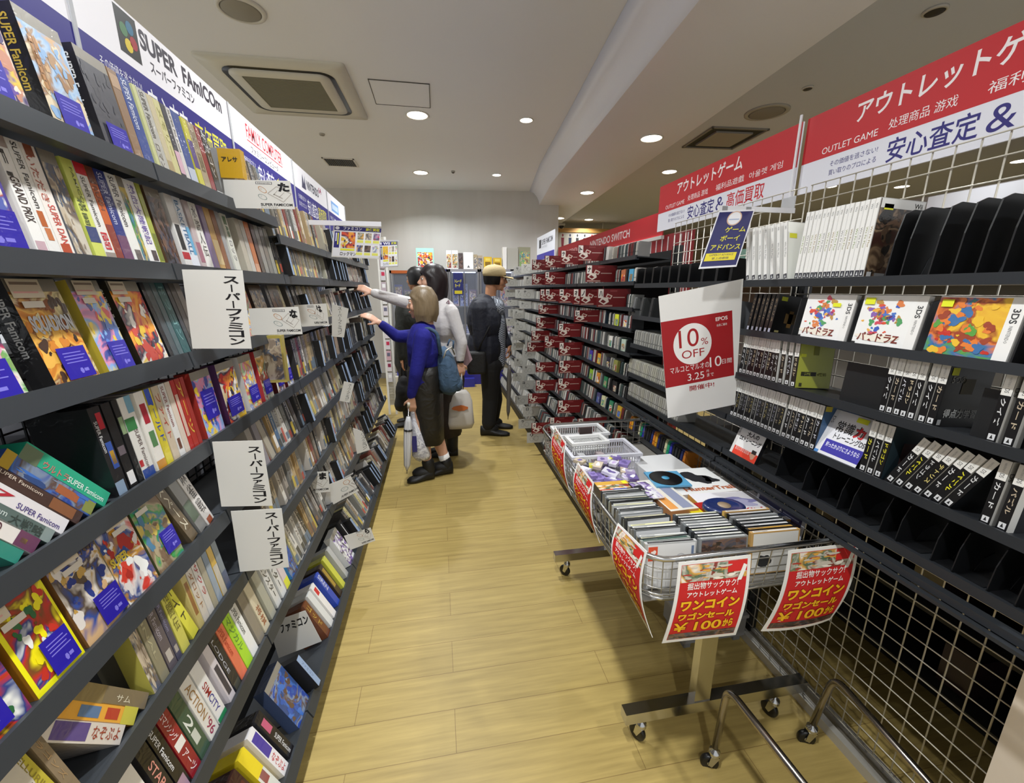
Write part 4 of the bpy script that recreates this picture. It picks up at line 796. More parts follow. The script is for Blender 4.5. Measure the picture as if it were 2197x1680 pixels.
def put_ds(k, px0, px1, n, what, lean=0, lastcover=None, lastctxt=None, kind='ds', tcs=None, low='101012', h=.135, w_=.0165, d=.125, grp=None, noun='game case'):
    ya = yl(RR, k, px0); yb = yl(RR, k, px1); step = (ya-yb)/n; ww = min(w_, step-.0004) if lean == 0 else w_
    lib = {}
    for i in range(n):
        y = ya-step*i; last = (i == n-1 and lastcover); key = -1 if last else i % 4
        M = M_right(RR, k, y, lean, off=((i*37) % 5)*.0006, w_=ww)
        if key in lib: o = lib[key].copy(); COL.objects.link(o); o.matrix_world = M
        else:
            o = ds_mesh(kind, TXTS[(i+k) % 6], (tcs or ['d8d8d8', 'b8a890', 'c8c8d0', 'd0c0a0'])[i % len(tcs or [1]*4)], cover=lastcover if last else None, ctxt=lastctxt if last else None, h=h, w_=ww, d=d, low=low, seed=k).build(noun.replace(' ', '_'), M=M); lib[key] = o
        q = what[1] if (last and what[1]) else what[0]
        tag(o, '%s, %s' % (q, 'rightmost in set' if i == n-1 and n > 1 else 'leftmost in set' if i == 0 else ordn(i)+' in set') if n > 1 else q, noun, grp or 'game cases on the near right rack')
put_ds(1, 1598, 1692, 7, ('slanting white game case, right top shelf', 'slanting pale green game case, right top shelf'), lean=-13, lastcover='f0f2ea', lastctxt=[('', .05, .72, .25, .8, 'e0e040'), ('', .6, .55, .75, .85, '38a060')], kind='wii', h=.178, w_=.0145, d=.13, tcs=['8a8a8a'])
put_ds(1, 1700, 1848, 16, ('upright white game case, right top shelf', 'upright game case with dark crowd cover, right top shelf'), lastcover='crowd', lastctxt=[('', .02, .88, .98, .99, 'd8d8d4'), ('', .1, .86, .3, .93, 'd8d830'), ('Wii', .75, .9, .93, .96, '8a8a8c'), ('', .05, .02, .15, .09, 'c8c8c8'), ('', .22, .03, .45, .08, '8a8a8a')], kind='wii', h=.19, w_=.0148, d=.135, tcs=['8aa050', '8a8a8a', '9aa060', 'a08a50'])
def bookend(tab, k, px, h=.16, d=.15, label='', shape=0, w_=.003, ty='book_divider', yy=None):
    y = yy if yy is not None else yl(tab, k, px); m = MB()
    pts = [(0, 0, 0), (0, d, 0), (0, d, h), (0, d*.25, h), (0, d*.1, h*.93), (0, .004, h*.55)]
    if shape == 1: pts = [(0, 0, 0), (0, d, 0), (0, d, h*.8), (0, d*.9, h*.97), (0, d*.15, h), (0, .0, h*.93)]
    m.prism(pts, (w_, 0, 0), mat('131416', .35)); m.prism([(0, d*.35, 0), (0, d*.75, 0), (0, d*.75, h*.28), (0, d*.6, h*.42), (0, d*.45, h*.3)], (w_+.0012, 0, 0), mat('25272b', .35))
    m.box((0, .01, 0), (.05, d*.8, .0015), mat('131416', .35)); o = m.build(ty, M=M_right(tab, k, y)); tag(o, label, 'divider', 'black plastic dividers on the right racks'); return o
BP = [1893, 1925, 1985, 2035, 2085, 2140, 2200, 2270]
for i, px in enumerate(BP): bookend(RR, 1, px, .155, .15, 'black divider board, right top shelf, %s right of white cases' % ordn(i))
put_ds(2, 1598, 1652, 6, ('dark game case on second right shelf beside poster', 'dark game case with golden emblem cover'), lastcover='0e0d0d', lastctxt=[('', .08, .85, .25, .95, 'c8d030'), ('', .3, .3, .62, .55, '5a4420'), ('', .4, .2, .52, .62, '7a5a28'), ('', .1, .05, .22, .1, '9a9060')], kind='dark', h=.125, w_=.0135, d=.13)
def case3ds(px0, px1, pal, title, label, tl):
    y0 = yl(RR, 2, px0); y1 = yl(RR, 2, px1); w_ = y0-y1; h = .125; t = thing('game_case', label, 'game case', M=M_right(RR, 2, y0, off=.0), group='face-out cases on the second right shelf')
    m = MB(); m.box((0, 0, 0), (w_, .014, h), mat('e8e6e2', .35)); F = faces(m, w_, .014, h); f = F['front']
    f.rect(0, 0, .85, 1, mat('f2f1ee', .35), 1)
    if pal != 'puzzle': f.scene(pal, px0, .0, .0, .84, .98, 22, 2)
    f.rect(.85, 0, 1, 1, mat('f0eeea', .35), 1); f.text('3DS', .88, .6, .96, .82, card('3a3a3c'), 3, -90, bold=.02); f.text('NINTENDO', .9, .3, .94, .56, card('8a8a8a'), 3, -90, res=1)
    if pal == 'puzzle':
        rnd = random.Random(px0)
        for c in ('e05030', '4a78c8', 'f0b040', '8a60b0', '50a060', 'e08040', 'd84a60', '3a60c0', 'c09040'): [f.blob(rnd.gauss(.43, .13), rnd.gauss(.6, .14), rnd.uniform(.03, .08), rnd.uniform(.03, .07), wrapm(c), rnd, 4+q*.3) for q in range(4)]; f.blob(rnd.uniform(.08, .76), rnd.uniform(.2, .85), .025, .025, wrapm(c), rnd, 4)
        f.blob(.4, .18, .36, .1, card('f0e8d8'), rnd, 7); f.text(title, .08, .1, .76, .28, card('7a2c20'), 8, bold=.03)
    f.rect(0, 0, .07, .07, card('202020'), 8)
    m.build('case', t); m = MB(); f = Fr(m, (0, -.003, 0), (1, 0, 0), (0, 0, 1), (0, -1, 0), w_, h); f.rect(*tl, YELTAG, 1); m.build('yellow_price_sticker', t)
case3ds(1708, 1806, 'puzzle', 'パズドラZ', 'white puzzle art game case, left of the pair, second right shelf', (.6, .74, .76, .82))
case3ds(1822, 1952, 'puzzle', 'パズドラZ', 'white puzzle art game case, right of the pair, second right shelf', (.05, .82, .22, .95))
case3ds(1975, 2152, 'dragons', '', 'orange and red monster art game case near the right edge', (.05, .82, .2, .94))
for i, px in enumerate((1694, 1812, 1958, 2160)): bookend(RR, 2, px, .12, .15, 'black divider board standing on the second right shelf, %s from left' % ordn(i), 1)
loc = yl(RR, 2, 2205); o = ds_mesh('dark', 'ゲーム', cover='dusk', h=.12, w_=.06).build('game_case', M=M_right(RR, 2, loc)); tag(o, 'dark game case cut by the right edge of the photo, second right shelf', 'game case')
put_ds(3, 1582, 1650, 9, ('white topped game case, third right shelf, left group', None)); put_ds(3, 1652, 1706, 4, ('gently leaning white topped game case, third right shelf', 'leaning game case with olive cover, third right shelf'), lean=-5, lastcover='a8ac34', lastctxt=[('', .12, .28, .55, .37, '18180c'), ('中学英語', .14, .29, .4, .36, 'd8dc60'), ('', .05, .7, .2, .77, 'e0e83a'), ('', .1, .04, .18, .12, '3a3a20'), ('4教科', .58, .28, .85, .36, '6a6a20'), ('', .4, .75, .55, .95, '7a7c24')], low='1a1a14')
def black_board(k, px0, px1, h, label):
    y0 = yl(RR, k, px0); y1 = yl(RR, k, px1); m = MB(); m.box((0, 0, 0), (y0-y1, .004, h), mat('1d1e1f', .4)); o = m.build('display_board', M=M_right(RR, k, y0, off=.02)); tag(o, label, 'board')
black_board(3, 1784, 1872, .105, 'plain black board standing between game cases on the third right shelf')
put_ds(3, 1880, 1955, 5, ('white topped game case right of the black board', None)); put_ds(3, 1962, 1998, 2, ('white topped game case beside the medal cover', 'game case with black cover and gold medal'), lastcover='0f0f10', lastctxt=[('', .05, .85, .2, .97, 'c8cc38'), ('得点力学習', .12, .15, .85, .3, 'b8b8b4'), ('5つの', .1, .72, .4, .84, '8a8a88'), ('', .35, .55, .62, .8, '4a4228'), ('', .04, .03, .12, .12, 'a8a8a8')])
put_ds(3, 2108, 2178, 2, ('white topped game case near right edge, third shelf', None), lean=0); put_ds(3, 2190, 2260, 2, ('white topped game case at very right edge, third shelf', None))
black_board(3, 2060, 2104, .1, 'small black board left of the cases at the right edge, third shelf')
put_ds(4, 1563, 1668, 14, ('white topped game case, fourth right shelf, left run', None), tcs=['8a8070', 'a89a60', '9a9a9a', '8a8a98']); put_ds(4, 1672, 1742, 7, ('white lettered game case, fourth right shelf, second run', 'game case with blue cover above the tilted white case'), lastcover='3a5a80', lastctxt=[('', .02, .88, .2, .99, 'b8a830'), ('', .4, .4, .8, .8, '5a80a8')])
def face_case(k, px0, px1, label, fn, off=0, tilt=30, h=.135, lean=0, dz=0):
    y0 = yl(RR, k, px0); w_ = .125; t = thing('game_case', label, 'game case', M=M_right(RR, k, y0, off=off, dz=dz) @ Matrix.Rotation(math.radians(-tilt), 4, 'X') @ Matrix.Rotation(math.radians(lean), 4, 'Y'))
    m = MB(); m.box((0, 0, 0), (w_, .015, h), mat('1a1a1c', .35)); F = faces(m, w_, .015, h); fn(F['front']); F['left'].rect(0, 0, 1, 1, mat('e4e2dc', .35)); m.build('case', t)
    m = MB(); f = Fr(m, (0, -.003, 0), (1, 0, 0), (0, 0, 1), (0, -1, 0), w_, h); f.rect(.55, .86, .8, .96, YELTAG); m.build('yellow_price_sticker', t)
def f_training(f):
    f.rect(0, 0, 1, 1, card('e6e6ea')); f.rect(.13, .08, 1, .36, card('3832a0'), 2); f.text('知ったかぶりにさようなら', .18, .2, .95, .31, card('e8e8f8'), 3, bold=.02); f.text('常識力', .2, .56, .8, .8, card('1c1c20'), 3, bold=.012); f.text('力', .62, .54, .85, .78, card('c02028'), 4, bold=.05); f.text('トレーニングDS', .25, .4, .95, .54, card('202024'), 3, bold=.02); f.rect(0, 0, .1, 1, card('dcdce0'), 2); f.text('DS', .02, .7, .08, .85, INK, 3, -90); f.rect(0, .0, .1, .08, card('4a88c8'), 3)
def f_brain(f):
    f.rect(0, 0, 1, 1, card('ebe9e6')); f.rect(.1, .03, 1, .26, card('e04028'), 2); f.text('脳を鍛える', .35, .78, .85, .88, card('7a2a28'), 3, bold=.02); f.text('大人の', .35, .6, .8, .74, INK, 3, bold=.04); f.text('DSトレーニング', .15, .44, .95, .58, INK, 3, bold=.04); f.blob(.84, .2, .1, .13, card('c89a80'), random.Random(1), 5); f.rect(.76, .24, .92, .34, card('2a2220'), 6); f.rect(0, 0, .1, 1, card('d8d6d2'), 2); f.text('DS', .02, .6, .08, .8, INK, 3, -90)
    for b in (.38, .33): f.text('東北大学未来科学', .15, b-.17, .7, b-.12, card('f4d8d0'), 3, res=1)
face_case(4, 1742, 1830, 'white and violet training game case tilted back, fourth right shelf', f_training, tilt=18, off=.0)
put_ds(4, 1838, 1885, 3, ('white topped game case right of the violet training case', 'game case with dark teal cover right of the training case'), lastcover='28363c', lastctxt=[('', .3, .3, .7, .7, '4a3030')], tcs=['d8d040', 'd0d0d0', 'd8d030'])
put_ds(4, 1892, 2035, 7, ('slumped white topped game case, fourth right shelf', 'slumped game case with dark cover'), lean=22, lastcover='15181c', tcs=['d8d8d8', 'e8e030', 'd0d0d0', 'd8c878', 'd8c878', 'd8c878', 'd0d0d0'])
put_ds(4, 2095, 2165, 2, ('white topped game case in low pair at right edge', None))
face_case(5, 1567, 1640, 'white and red training game case with a face, lowest right shelf', f_brain, tilt=16, off=-.01)
for i, px in enumerate((1660, 1716, 1748, 1790, 1815, 1880, 1915, 1990, 2035, 2110, 2170, 2260)): bookend(RR, 5, px, .1 if i != 0 else .12, .17, 'thin black divider on empty lowest right shelf, %s from left' % ordn(i), 0, .002)
# middle bay behind the poster
def cart_mesh(c, w_=.018, h=.09, d=.075, txt=False):
    m = MB(); m.box((0, .004, 0), (w_, d, h), mat(c, .45)); m.box((w_*.12, 0, .004), (w_*.88, .006, h-.006), mat(c, .45)); m.box((w_*.3, -.001, h*.3), (w_*.7, .002, h*.34), DARK); return m
def run(tab, k, px0, px1, cols, kind, what, h, w_, d, grp, name=None, lean=0):
    ya, yb = yl(tab, k, px0), yl(tab, k, px1); n = max(1, int((ya-yb)/(w_+.0012))); lib = {}
    for i in range(n):
        c = cols[i % len(cols)]; M = M_right(tab, k, ya-i*(ya-yb)/n, lean, w_=w_)
        if c in lib: o = lib[c].copy(); COL.objects.link(o); o.matrix_world = M
        else: o = cart_mesh(c, w_, h, d).build(name or kind.replace(' ', '_'), M=M); lib[c] = o
        tag(o, '%s %s, %s from left' % (cname(c), what, ordn(i)), kind, grp)
run(RR, 3, 1357, 1446, ['8c8c88', '96958e', '84847f', '9a9992'], 'game cartridge', 'cartridge, third shelf left of the sale poster', .078, .021, .11, 'grey cartridges left of the poster')
run(RR, 4, 1345, 1446, ['a09e90', 'a8a698', '96948a', '9c9a92', 'aaa89c'], 'game cartridge', 'cartridge, fourth shelf left of the sale poster', .078, .017, .09, 'grey cartridges left of the poster')
run(RR, 5, 1345, 1452, ['9e9c94', 'a8a69e', '92908a', 'a4a298', '9a988c'], 'game cartridge', 'cartridge, fifth shelf left of the sale poster', .078, .017, .09, 'grey cartridges left of the poster')
RX = {1: (1.02, .70, 8)}
m = MB()
tB = thing('display_rack', 'lowest grey shelf with coloured handheld cartridges beside the wire wagon', 'shelf rack', (XG, 1.322, 0)); right_shelf(tB, RX, 1, 1.322, 2.15, XG-.012)
RY = {1: (1.0, .54, 10)}; right_shelf(tB, RY, 1, 1.322, 2.15, XG-.012)
run(RX, 1, 1347, 1465, ['d08028', 'd09820', '20285a', '15161a', '1a1c20', 'c8c8a0', '189068', '2a30a0', '17181c', '20242c', '101114', '1a2a6a'], 'game cartridge', 'cartridge on the shelf under the grey runs', .07, .02, .08, 'coloured cartridges on the low right shelf')
run(RY, 1, 1390, 1500, ['2ac0b0', '15161a', '18a070', '1a1c22', '14151a', '30a888', '20206a', '15161a', '1c1c24'], 'game cartridge', 'cartridge low behind the wire wagon', .07, .03, .1, 'green and black cases behind the wagon')
for i, px in enumerate((1362, 1378, 1395, 1412, 1430, 1450, 1472, 1500, 1530, 1560)): bookend(RR, 1, px, .085, .14, 'rounded black console case under the middle banner, %s from left' % ordn(i), 1, .014, 'console_case')
for i, (px, c) in enumerate(((1345, '5a5c5c'), (1352, '6a6c6c'), (1368, '404242'), (1388, '2a2b2c'), (1420, '6a6c70'), (1470, '77797c'), (1520, '7c7e82'), (1560, '6a6c70'))):
    o = cart_mesh(c, .03, .1, .12).build('console_part', M=M_right(RR, 2, yl(RR, 2, px))); tag(o, '%s console part, second shelf of middle right rack, %s from left' % (cname(c), ordn(i)), 'console part')
# ---- dark red index boxes with katakana, grey cards, loose cartridges: far right bays
rR = random.Random(21)
def index_card(ch, red, tab, k, px, label, w_=.17, h=.1):
    X, z, th = tab[k]; y = yline(px, X-w_, z+h*.5); t = rR.uniform(-.03, .03); m = MB(); body = '6e1216' if red else 'b9b8b2'
    m.box((0, -.0006, 0), (w_+.03, .0006, h), mat(body, .45)); f = Fr(m, (0, -.0006, 0), (1, 0, 0), (0, 0, 1), (0, -1, 0), w_, h)
    if red:
        tile = card('ece4dc'); f.rect(.04, .5, .22, .98, tile); f.text(ch, .07, .57, .19, .9, INK, 3, bold=.04)
        f.poly([(.06, .3), (.25, .12), (.42, .28), (.38, .5), (.18, .55)], card('e0d4c8'), 2); f.poly([(.12, .3), (.24, .2), (.32, .3), (.2, .42)], card('6a1216'), 3); f.poly([(.3, .55), (.47, .42), (.54, .62), (.36, .74)], card('dcc8bc'), 2); f.poly([(.34, .57), (.45, .49), (.49, .6), (.38, .67)], card('8a2a2c'), 3)
        f.rect(.05, .03, .55, .11, card('b08a80'), 2); f.rect(.56, .5, .98, .55, card('c0a098'), 2); f.rect(.45, .84, .7, .92, card('8a3a3c'), 2)
    else:
        f.text(ch, .2, .6, .4, .88, INK, 3, bold=.03); ln = card('8c8b86')
        for cx, cy, r_ in ((.3, .35, .12), (.6, .42, .16)):
            for i in range(14):
                a, b = 2*PI*i/14, 2*PI*(i+1)/14; f.poly([(cx+r_*math.cos(a), cy+1.5*r_*math.sin(a)), (cx+r_*math.cos(b), cy+1.5*r_*math.sin(b)), (cx+r_*.86*math.cos(b), cy+1.3*r_*math.sin(b)), (cx+r_*.86*math.cos(a), cy+1.3*r_*math.sin(a))], ln, 2)
    o = m.build('index_card', M=Matrix.Translation((X-w_+.002, y, z+.004)) @ Matrix.Rotation(t, 4, 'Z')); tag(o, label, 'index card', 'dark red katakana cards' if red else 'grey katakana cards'); return y
RED = {1: [('ア', 1141), ('イ', 1168), ('テ', 1202), ('ト', 1238)], 2: [('ワ', 1141), ('エ', 1168), ('ナ', 1256)], 3: [('オ', 1158), ('カ', 1169), ('ニ', 1198), ('ネ', 1228), ('ノ', 1243), ('ハ', 1280)], 4: [('キ', 1155), ('ヒ', 1231)], 5: [('ク', 1150), ('フ', 1197)],
       6: [('ケ', 1140), ('コ', 1167), ('ヘ', 1198)], 7: [('サ', 1131), ('ホ', 1198)], 8: [('ス', 1149), ('マ', 1196)], 9: [('セ', 1149), ('メ', 1196), ('ミ', 1238)], 10: [('ソ', 1133), ('ム', 1178), ('モ', 1238)], 11: [('タ', 1140), ('ロ', 1168), ('ワ', 1180)]}
GRY = {1: [('セ', 1102), ('ソ', 1118)], 2: [('ウ', 1085), ('チ', 1123)], 3: [('キ', 1083), ('ツ', 1105), ('テ', 1118)], 4: [('ケ', 1088), ('ト', 1114)], 5: [('コ', 1090), ('ナ', 1100)], 6: [('ハ', 1103), ('サ', 1085)], 7: [('ヒ', 1126), ('シ', 1100)], 8: [('フ', 1120), ('ス', 1097)], 9: [('ホ', 1103), ('ヤ', 1120)], 10: [('ユ', 1100), ('ヨ', 1115)], 11: [('レ', 1105), ('ロ', 1122)], 12: [('ラ', 1112), ('リ', 1130)]}
KN = dict(zip('アイテトワエナオカニネノハキヒクフケコヘサホスマセメミソムモタヤチロウツシユヨレラリ', 'a i te to wa e na o ka ni ne no ha ki hi ku fu ke ko he sa ho su ma se me mi so mu mo ta ya chi ro u tsu shi yu yo re ra ri'.split()))
occ = {k: [] for k in RF}
for red, D in ((True, RED), (False, GRY)):
    for k, L_ in D.items():
        for i, (ch, px) in enumerate(L_):
            h = min(.1, RF.get(k-1, (0, RF[1][1]+.13))[1]-RF[k][1]-.036)
            y = index_card(ch, red, RF, k, px, '%s card with katakana %s on the right rack, %s' % ('dark red' if red else 'light grey', KN[ch], RN[k]), h=h, w_=.17 if red else .14)
            occ[k].append((y-.003, y+.003))
CC = ['2a2a2c', 'c8c6c0', '8a8a88', '17181a', '5a5c5c', '3a4a48', 'b8b4a8', '6a2a2a', '20303a', '9a9a94']
SPEC = {4: [(1316, 'd8e030'), (1334, '8a8a90')], 5: [(1303, 'e8e4dc'), (1330, 'b8c8b8')], 6: [(1262, '3a3aa0'), (1279, 'd09828'), (1298, '2a2a38'), (1313, '8a8a48')], 7: [(1262, '88b838'), (1277, 'c88830'), (1292, '2a7a50'), (1312, '15161a')], 8: [(1277, '3a3a6a'), (1287, 'c8c8a0'), (1303, '2a7a5a'), (1320, 'c09828')], 2: [(1330, 'b06a48'), (1346, '48a0c8')]}
libC = {}
def loose(k, y, c, n, w_=.013, h=.075, d=.07, face=False):
    key = (c, face); M = M_right(RF, k, y, rR.choice([0, 0, 0, -4]), w_=w_)
    if key in libC: o = libC[key].copy(); COL.objects.link(o); o.matrix_world = M
    else:
        if face: m = MB(); m.box((0, 0, 0), (.055, .02, .07), mat(c, .4, 0, .5)); f = Fr(m, (0, 0, 0), (1, 0, 0), (0, 0, 1), (0, -1, 0), .055, .07); f.scene(rR.choice(['robots', 'meadow', 'sea', 'toys']), n, .15, .1, .85, .62, 4)
        else: m = cart_mesh(c, w_, h, d)
        o = m.build('game_cartridge', M=M); libC[key] = o
    tag(o, '%s %shandheld cartridge, middle right rack %s, %s along' % (cname(c), 'face-out ' if face else '', RN[k], ordn(n)), 'game cartridge', 'handheld cartridges on the far right racks')
for k in RF:
    sp = [(yl(RF, k, px), c) for px, c in SPEC.get(k, [])]; n = 0
    for y, c in sp: loose(k, y, c, n, face=True); occ[k].append((y-.058, y+.002)); n += 1
    y = 2.50
    while y > 2.17:
        if any(a < y and y-.0135 < b for a, b in occ[k]) or abs(y-3.101) < .02: y -= .006; continue
        q = rR.random()
        if q < .10: y -= .03; continue
        loose(k, y, rR.choice(CC), n); n += 1; y -= .0148
# stand-ins further along, countless at this distance
far = MB()
for k in RF:
    y = 6.1
    while y > 2.56:
        if any(a < y and y-.02 < b for a, b in occ[k]) or abs(y-4.05) < .03 or abs(y-3.105) < .022: y -= .01; continue
        w_ = rR.uniform(.012, .02); M = M_right(RF, k, y, w_=w_); far.box((0, 0, 0), (w_, .09, min(.085, .09)), mat(rR.choice(['a8a7a2', '8c8b87', 'c0bfba', '6a6a68', '9c9b97', 'b8b6ae'] if y > 3.9 else CC), .45), M); y -= w_+.002
tag(far.build('packed_game_cartridges'), 'packed rows of grey cartridges filling the farthest right rack bay', 'game cartridges', kind='stuff')
# ---- posters on the right rack
def d_off(f):
    R_ = card('a0161c'); f.rect(0, .26, 1, .8, R_); cx, cy, rx = .42, .585, .27; ry = rx*f.w/f.h
    f.poly([(cx+rx*math.cos(q*PI/24), cy+ry*math.sin(q*PI/24)) for q in range(48)], card('eae6e2'), 2); f.text('10', .23, .565, .51, .71, R_, 3, res=8); f.text('%', .54, .565, .64, .62, R_, 3, res=8); f.text('OFF', .26, .475, .58, .54, R_, 3, res=8)
    W_ = card('efe6e2'); f.text('EPOS', .76, .735, .93, .765, W_, 3, res=8, bold=.02); f.text('会員ご優待', .77, .69, .92, .71, W_, 3); f.text('マルコとマルオの', .08, .37, .64, .42, W_, 3); f.text('10', .65, .365, .82, .45, W_, 3, res=8); f.text('日間', .83, .375, .97, .415, W_, 3); f.text('3.25', .32, .285, .56, .345, W_, 3, res=8); f.text('まで', .6, .29, .7, .32, W_, 3); f.text('月', .59, .33, .63, .35, W_, 3); f.text('開催中!', .34, .195, .7, .24, R_, 3, bold=.01)
card_at('sale_poster', 'large white and dark red poster announcing ten percent off', [(1413, 636), (1595, 598), (1577, 868), (1433, 897)], 1.3, d_off, 'posters on the right rack', m0=card('e6e4e0'))
def sheared_card(name, label, pts, ys, fn, m0):
    P = [aty(px, py, y) for (px, py), y in zip(pts, ys)]; o_ = P[3]; u = P[2]-P[3]; v = P[0]-P[3]; n = u.cross(v).normalized()
    if n.y > 0: n = -n
    m = MB(); m.prism([P[3]-o_, P[2]-o_, P[2]+v-o_, P[0]-o_], -n*.0015, m0); f = Fr(m, (0, 0, 0), u.normalized(), v.normalized(), n, u.length, v.length); fn(f); o = m.build(name); o.location = o_; tag(o, label, 'sign'); return P
def d_gba(f):
    f.rect(.03, .03, .97, .97, card('1d2058')); f.poly([(.5+.2*math.cos(q*PI/12), .85+.13*math.sin(q*PI/12)) for q in range(24)], card('c8a890'), 2); f.poly([(.5+.17*math.cos(q*PI/12), .85+.11*math.sin(q*PI/12)) for q in range(24)], card('d8d8da'), 3); f.rect(.36, .82, .64, .84, card('9aa8c0'), 4)
    Y_ = card('d8d030'); f.text('ゲーム', .35, .6, .92, .7, Y_, 3, bold=.015); f.text('ボーイ', .3, .45, .82, .55, Y_, 3, bold=.015); f.text('アドバンス', .12, .3, .92, .4, Y_, 3, bold=.015); f.rect(.06, .12, .88, .25, card('d8c828'), 3); f.text('GAMEBOY ADVANCE', .15, .2, .8, .235, card('2a2a50'), 4, res=1); f.text('掌上遊戲機', .25, .14, .7, .18, card('2a2a50'), 4, res=1)
PG = sheared_card('hanging_sign', 'small navy sign with yellow katakana hanging slanted under the middle red banner', [(1543, 452), (1632, 452), (1580, 572), (1499, 577)], (1.33, 1.33, 1.24, 1.24), d_gba, card('d8d8dc'))
m = MB(); a = aty(1543, 446, 1.332); b = aty(1706, 452, 1.332); m.box((0, 0, -.008), (b.x-a.x, .008, .008), mat('d8d8da', .3)); m.box((.012, -.002, -.012), (.03, .009, .006), mat('8a8a8a', .3)); m.box((.1, -.002, -.012), (.118, .009, .006), mat('8a8a8a', .3)); o = m.build('hanging_rail'); o.location = a; tag(o, 'pale flat rail that carries the navy katakana sign', 'rail')
# end panel at the lower right edge
m = MB(); P = [atx(2197, 1170, 1.17), atx(2112, 1680, 1.17)]
y1 = .30; m.box((0, -.22, 0), (.12, .03, .83), mat('d0c4b4', .5))
for i in range(25): m.box((-.001, -.062, .05+i*.031), (0, -.055, .068+i*.031), mat('3a342c', .5)); m.box((-.001, -.08, .05+i*.031), (0, -.073, .068+i*.031), mat('3a342c', .5))
o = m.build('rack_end_post'); o.location = (1.168, .475, 0); END_POST = o; tag(o, 'cream slotted metal post at the lower right corner of the photo', 'post')
# ---- what shows through the wire: dark stock cage and floor behind, far racks, red banners of the next aisle
rk = random.Random(8)
tC = thing('back_rack', 'dark rack on the other side of the white wire grid', 'shelf rack', (XG+.06, .0, 0))
m = MB(); m.box((.42, .1, 0), (.44, 2.1, 1.0), mat('141314', .6)); m.build('panel', tC)
for i, z in enumerate((.28, .5, .72, .92)):
    m = MB(); m.box((.1, .1, z), (.42, 2.1, z+.012), mat('1c1b1b', .5)); m.build('shelf', tC)
for i in range(14):
    z = (.293, .513, .733)[i % 3]; y = .35+i*.12; m = MB(); m.box((0, 0, 0), (.14, .08, .13), mat(rk.choice(['151416', '2a1a1e', '1a2024', '26201c']), .3, 0, .8, 1)); o = m.build('wrapped_item', loc=(XG+.2, y, z)); tag(o, 'dark plastic-wrapped item behind the wire grid, %s along' % ordn(i), 'packaged item', 'dark wrapped items behind the wire grid')
def far_banner(name, px0, px1, X, label):
    y0, y1 = (atx(px0[0], px0[1], X).y, atx(px1[0], px1[1], X).y); z = atx(px0[0], px0[1], X).z
    t = thing(name, label, 'banner', (X, y1, z-.2), (0, 0, -PI/2)); w_ = y1-y0; m = MB(); m.box((0, 0, 0), (w_, .01, .2), card('bc2028')); f = Fr(m, (0, 0, 0), (1, 0, 0), (0, 0, 1), (0, -1, 0), w_, .2); f.text('NINTENDO SWITCH', .45, .3, .8, .7, card('e8d8d8'), bold=.02); f.text('NINTENDO', .12, .3, .32, .6, card('e8d8d8')); m.build('panel', t)
    m = MB(); m.box((0, -.01, -.03), (w_, .02, 0), card('dcdad6')); m.build('rail', t)
far_banner('header_banner', (1425, 452), (1198, 522), 1.95, 'long red banner of the next aisle, receding behind the right rack')
m = MB(); m.box((2.0, 3.2, 0), (2.04, 6.6, 1.92), mat('8a1c22', .6)); 
for i in range(34): m.box((1.996, 3.22+i*.1, 1.0), (2.0, 3.235+i*.1, 1.9), card('d8c8c8'))
f = Fr(m, (1.996, 6.5, 1.7), (0, -1, 0), (0, 0, 1), (-1, 0, 0), 3.2, .2); f.text('SWITCH', .35, .2, .75, .95, card('e8d0d0'), bold=.04); o = m.build('product_panel'); tag(o, 'dark red striped panel with lettering behind the right rack', 'panel')
for i in range(9):
    y = 1.5+i*.24; hh = rk.uniform(.12, .3); c = rk.choice(['d8d6dc', '9a6a48', 'c890a0', '4a3a38', 'e0dee2', '7aa090']); m = MB(); m.box((0, 0, 0), (.1, .18, hh), wrapm(c)); m.box((-.001, .02, hh*.3), (0, .16, hh*.6), wrapm('e8e6ea')); o = m.build('stock_box', loc=(2.3, y, 1.5)); tag(o, '%s box behind the wire under the middle banner, %s along' % (cname(c), ordn(i)), 'box', 'boxes behind the right wire panel')
m = MB(); m.box((2.28, 1.3, 1.47), (2.5, 3.65, 1.499), card('c8c0b0')); m.box((2.5, 1.3, 0), (2.52, 3.2, 1.5), mat('8a8680', .6)); o = m.build('stock_rack'); tag(o, 'pale wooden rack holding boxes behind the wire under the middle banner', 'shelf rack')
for i, (y, z) in enumerate(((.25, 1.36), (.45, 1.36), (.66, 1.36), (.87, 1.36), (1.06, 1.36))):
    m = MB(); m.box((0, 0, 0), (.12, .17, .05), card('e4e2e8')); m.box((-.001, .05, .01), (0, .12, .03), card('5a4a60')); o = m.build('stock_box', loc=(XG+.08, y, z)); tag(o, 'white carton behind the right wire panel, %s from the right' % ordn(i), 'box', 'white cartons behind the wire')
m = MB(); m.box((XG+.05, .1, 1.335), (XG+.3, 1.3, 1.358), SHELF_D); o = m.build('stock_shelf'); tag(o, 'dark shelf carrying the white cartons behind the wire', 'shelf')
